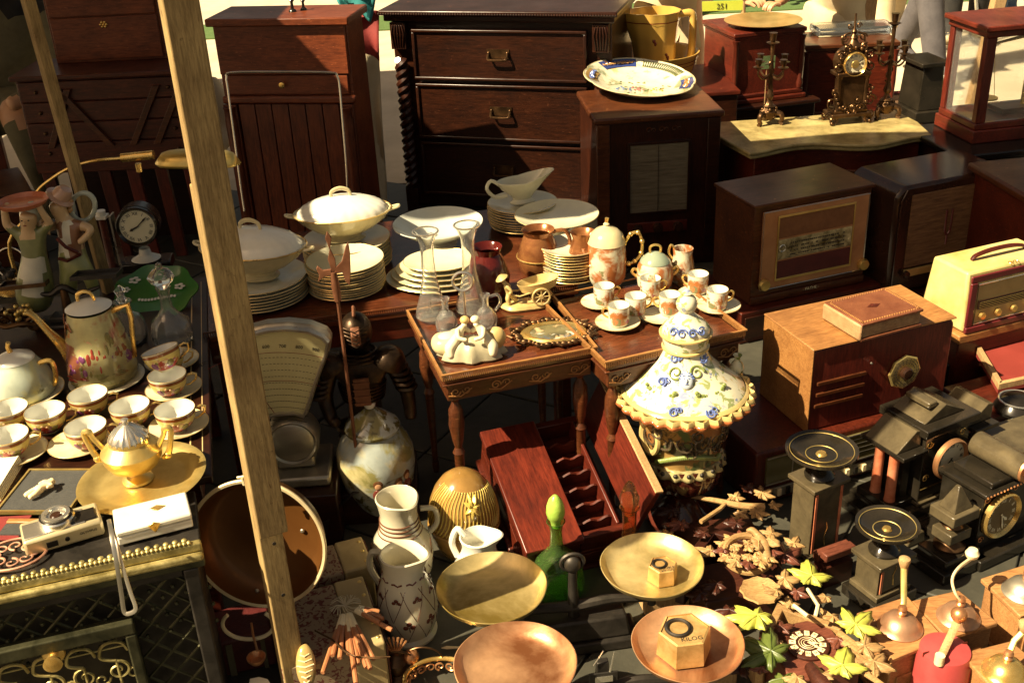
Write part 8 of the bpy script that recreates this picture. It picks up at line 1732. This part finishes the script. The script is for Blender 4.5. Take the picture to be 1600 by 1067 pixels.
# wreath / stag carving and darker board
q=P(1165,905,0); t=T('cuckoo_clock','dark carved cuckoo clock with pale wreath of leaves and a little bird','cuckoo clock',q,.2); L=lambda x,y,z=.14:(inv(t)@P(x,y,z))
c0=L(1165,880)
b=B(); b.box(c0.x-.12,c0.x+.10,c0.y-.06,c0.y+.07,0,.10); b.part('case',cvd,t,bev=.005)
b=B(); b.prism([(c0.x-.16,c0.y+.04),(c0.x-.02,c0.y+.17),(c0.x+.12,c0.y+.05),(c0.x+.10,c0.y+.03),(c0.x-.02,c0.y+.14),(c0.x-.14,c0.y+.02)],.03,.13,'xy'); b.part('roof',cvd,t,bev=.003)
c0=L(1168,865,.16)
b=B(Mx=Matrix.Translation(c0)@Matrix.Rotation(.35,4,'X')); b.tube([(.056*math.cos(i*PI/20),.050*math.sin(i*PI/20),0) for i in range(40)],.008,8,True); b.part('wreath_ring',cv,t)
random.seed(5)
for i in range(13): a_=i*2*PI/13; leaf(t,c0+Vector((.058*math.cos(a_),.05*math.sin(a_),.012)),.022,a_,.3*math.sin(a_),cv if i%3 else cvr,5)
for i in range(16): leaf(t,c0+Vector((random.uniform(-.04,.04),random.uniform(-.035,.035),.006)),.018,random.uniform(0,6),.2,cv,5)
V={'p':(c0.x+.03,c0.y-.03,c0.z+.01,.014),'c':(c0.x+.036,c0.y-.005,c0.z+.026,.016),'n':(c0.x+.03,c0.y+.018,c0.z+.036,.009),'h':(c0.x+.022,c0.y+.03,c0.z+.044,.010),'b':(c0.x+.008,c0.y+.032,c0.z+.042,.003),'t':(c0.x+.03,c0.y-.06,c0.z-.0,.006)}
skin('carved_bird',V,chain('t','p','c','n','h','b'),[cv],t)
for s_ in (-1,1): leaf(t,Vector((c0.x+.036+s_*.014,c0.y-.006,c0.z+.035)),.026,-PI/2+s_*.4,s_*.3,cv,3,'wing')
b=B(); b.open=True; b.lathe([(.02,0),(.035,.008),(.046,.014),(.044,.018),(.03,.012),(0,.01)],tuple(L(1188,930,.13)),24,mod=lambda a,z,r:1+.06*math.cos(9*a)); b.part('scalloped_bracket',cv,t)
for (x,y,sz,rz,mt) in ((1110,862,.035,2.4,cv),(1225,868,.045,.3,cvr),(1240,850,.03,.8,cv),(1120,915,.04,3,cvd),(1140,955,.045,4,cvd),(1095,930,.035,2.6,cvd),(1080,880,.03,2.8,cvd),(1225,905,.035,-.2,cv),(1150,820,.035,1.5,cvd),(1205,835,.03,1.2,cv),(1100,835,.03,2,cvd)):
    leaf(t,L(x,y,.15),sz,rz,.15,mt,5)
# crest branch
q=P(1150,800,0); t=T('carved_crest','carved crest branch with pale oak leaves at the foot of the majolica urn','carving',q,.15); L=lambda x,y,z=.12:(inv(t)@P(x,y,z))
b=B(); b.tube([L(1080,775),L(1120,782),L(1160,790),L(1195,792)],[.005,.007,.009,.010],8); b.tube([L(1095,815),L(1125,795),L(1145,775)],[.006,.006,.004],8); b.part('branch',cv,t)
for (x,y,sz,rz,mt) in ((1190,772,.035,.4,cv),(1180,800,.032,-.5,cv),(1208,790,.022,0,cv),(1155,802,.025,-1,cv),(1150,778,.026,1,cv),(1065,820,.04,2.8,cvr),(1050,800,.04,2.4,cvd),(1045,835,.03,3,cv),(1170,765,.03,1,cvd)): leaf(t,L(x,y),sz,rz,.1,mt,7 if sz>.03 else 5)
b=B(); b.box(*sorted((L(1060,835).x,L(1190,820).x)),L(1060,835).y-.02,L(1060,835).y+.08,0,.09); b.part('backing',cvd,t,bev=.004)
# wooden trims under the carvings
q=P(1300,900,0); t=T('wooden_moulding','red stained moulding pieces lying between the tazza and the carved clock','moulding',q,.4)
b=B(); b.box(-.05,.04,-.03,-.005,.08,.10); b.box(-.05,.05,.0,.02,.06,.085); b.each('strip',cvr,t,bev=.003); b=B(); b.box(-.045,.035,-.028,.018,0,.0595); b.part('block',cvd,t)
for k,(x,y) in enumerate(((1110,1060),(1215,1060),(1040,945))):
    t=T('pale_board',('pale board edge left of the dark leaf at the bottom','pale board end under the dark green leaf','pale board between the brass pans')[k],'board',P(x,y,0),.2); b=B(); b.box(-.06,.05,-.03,.03,0,.05); b.part('board_body','pale',t,bev=.003)
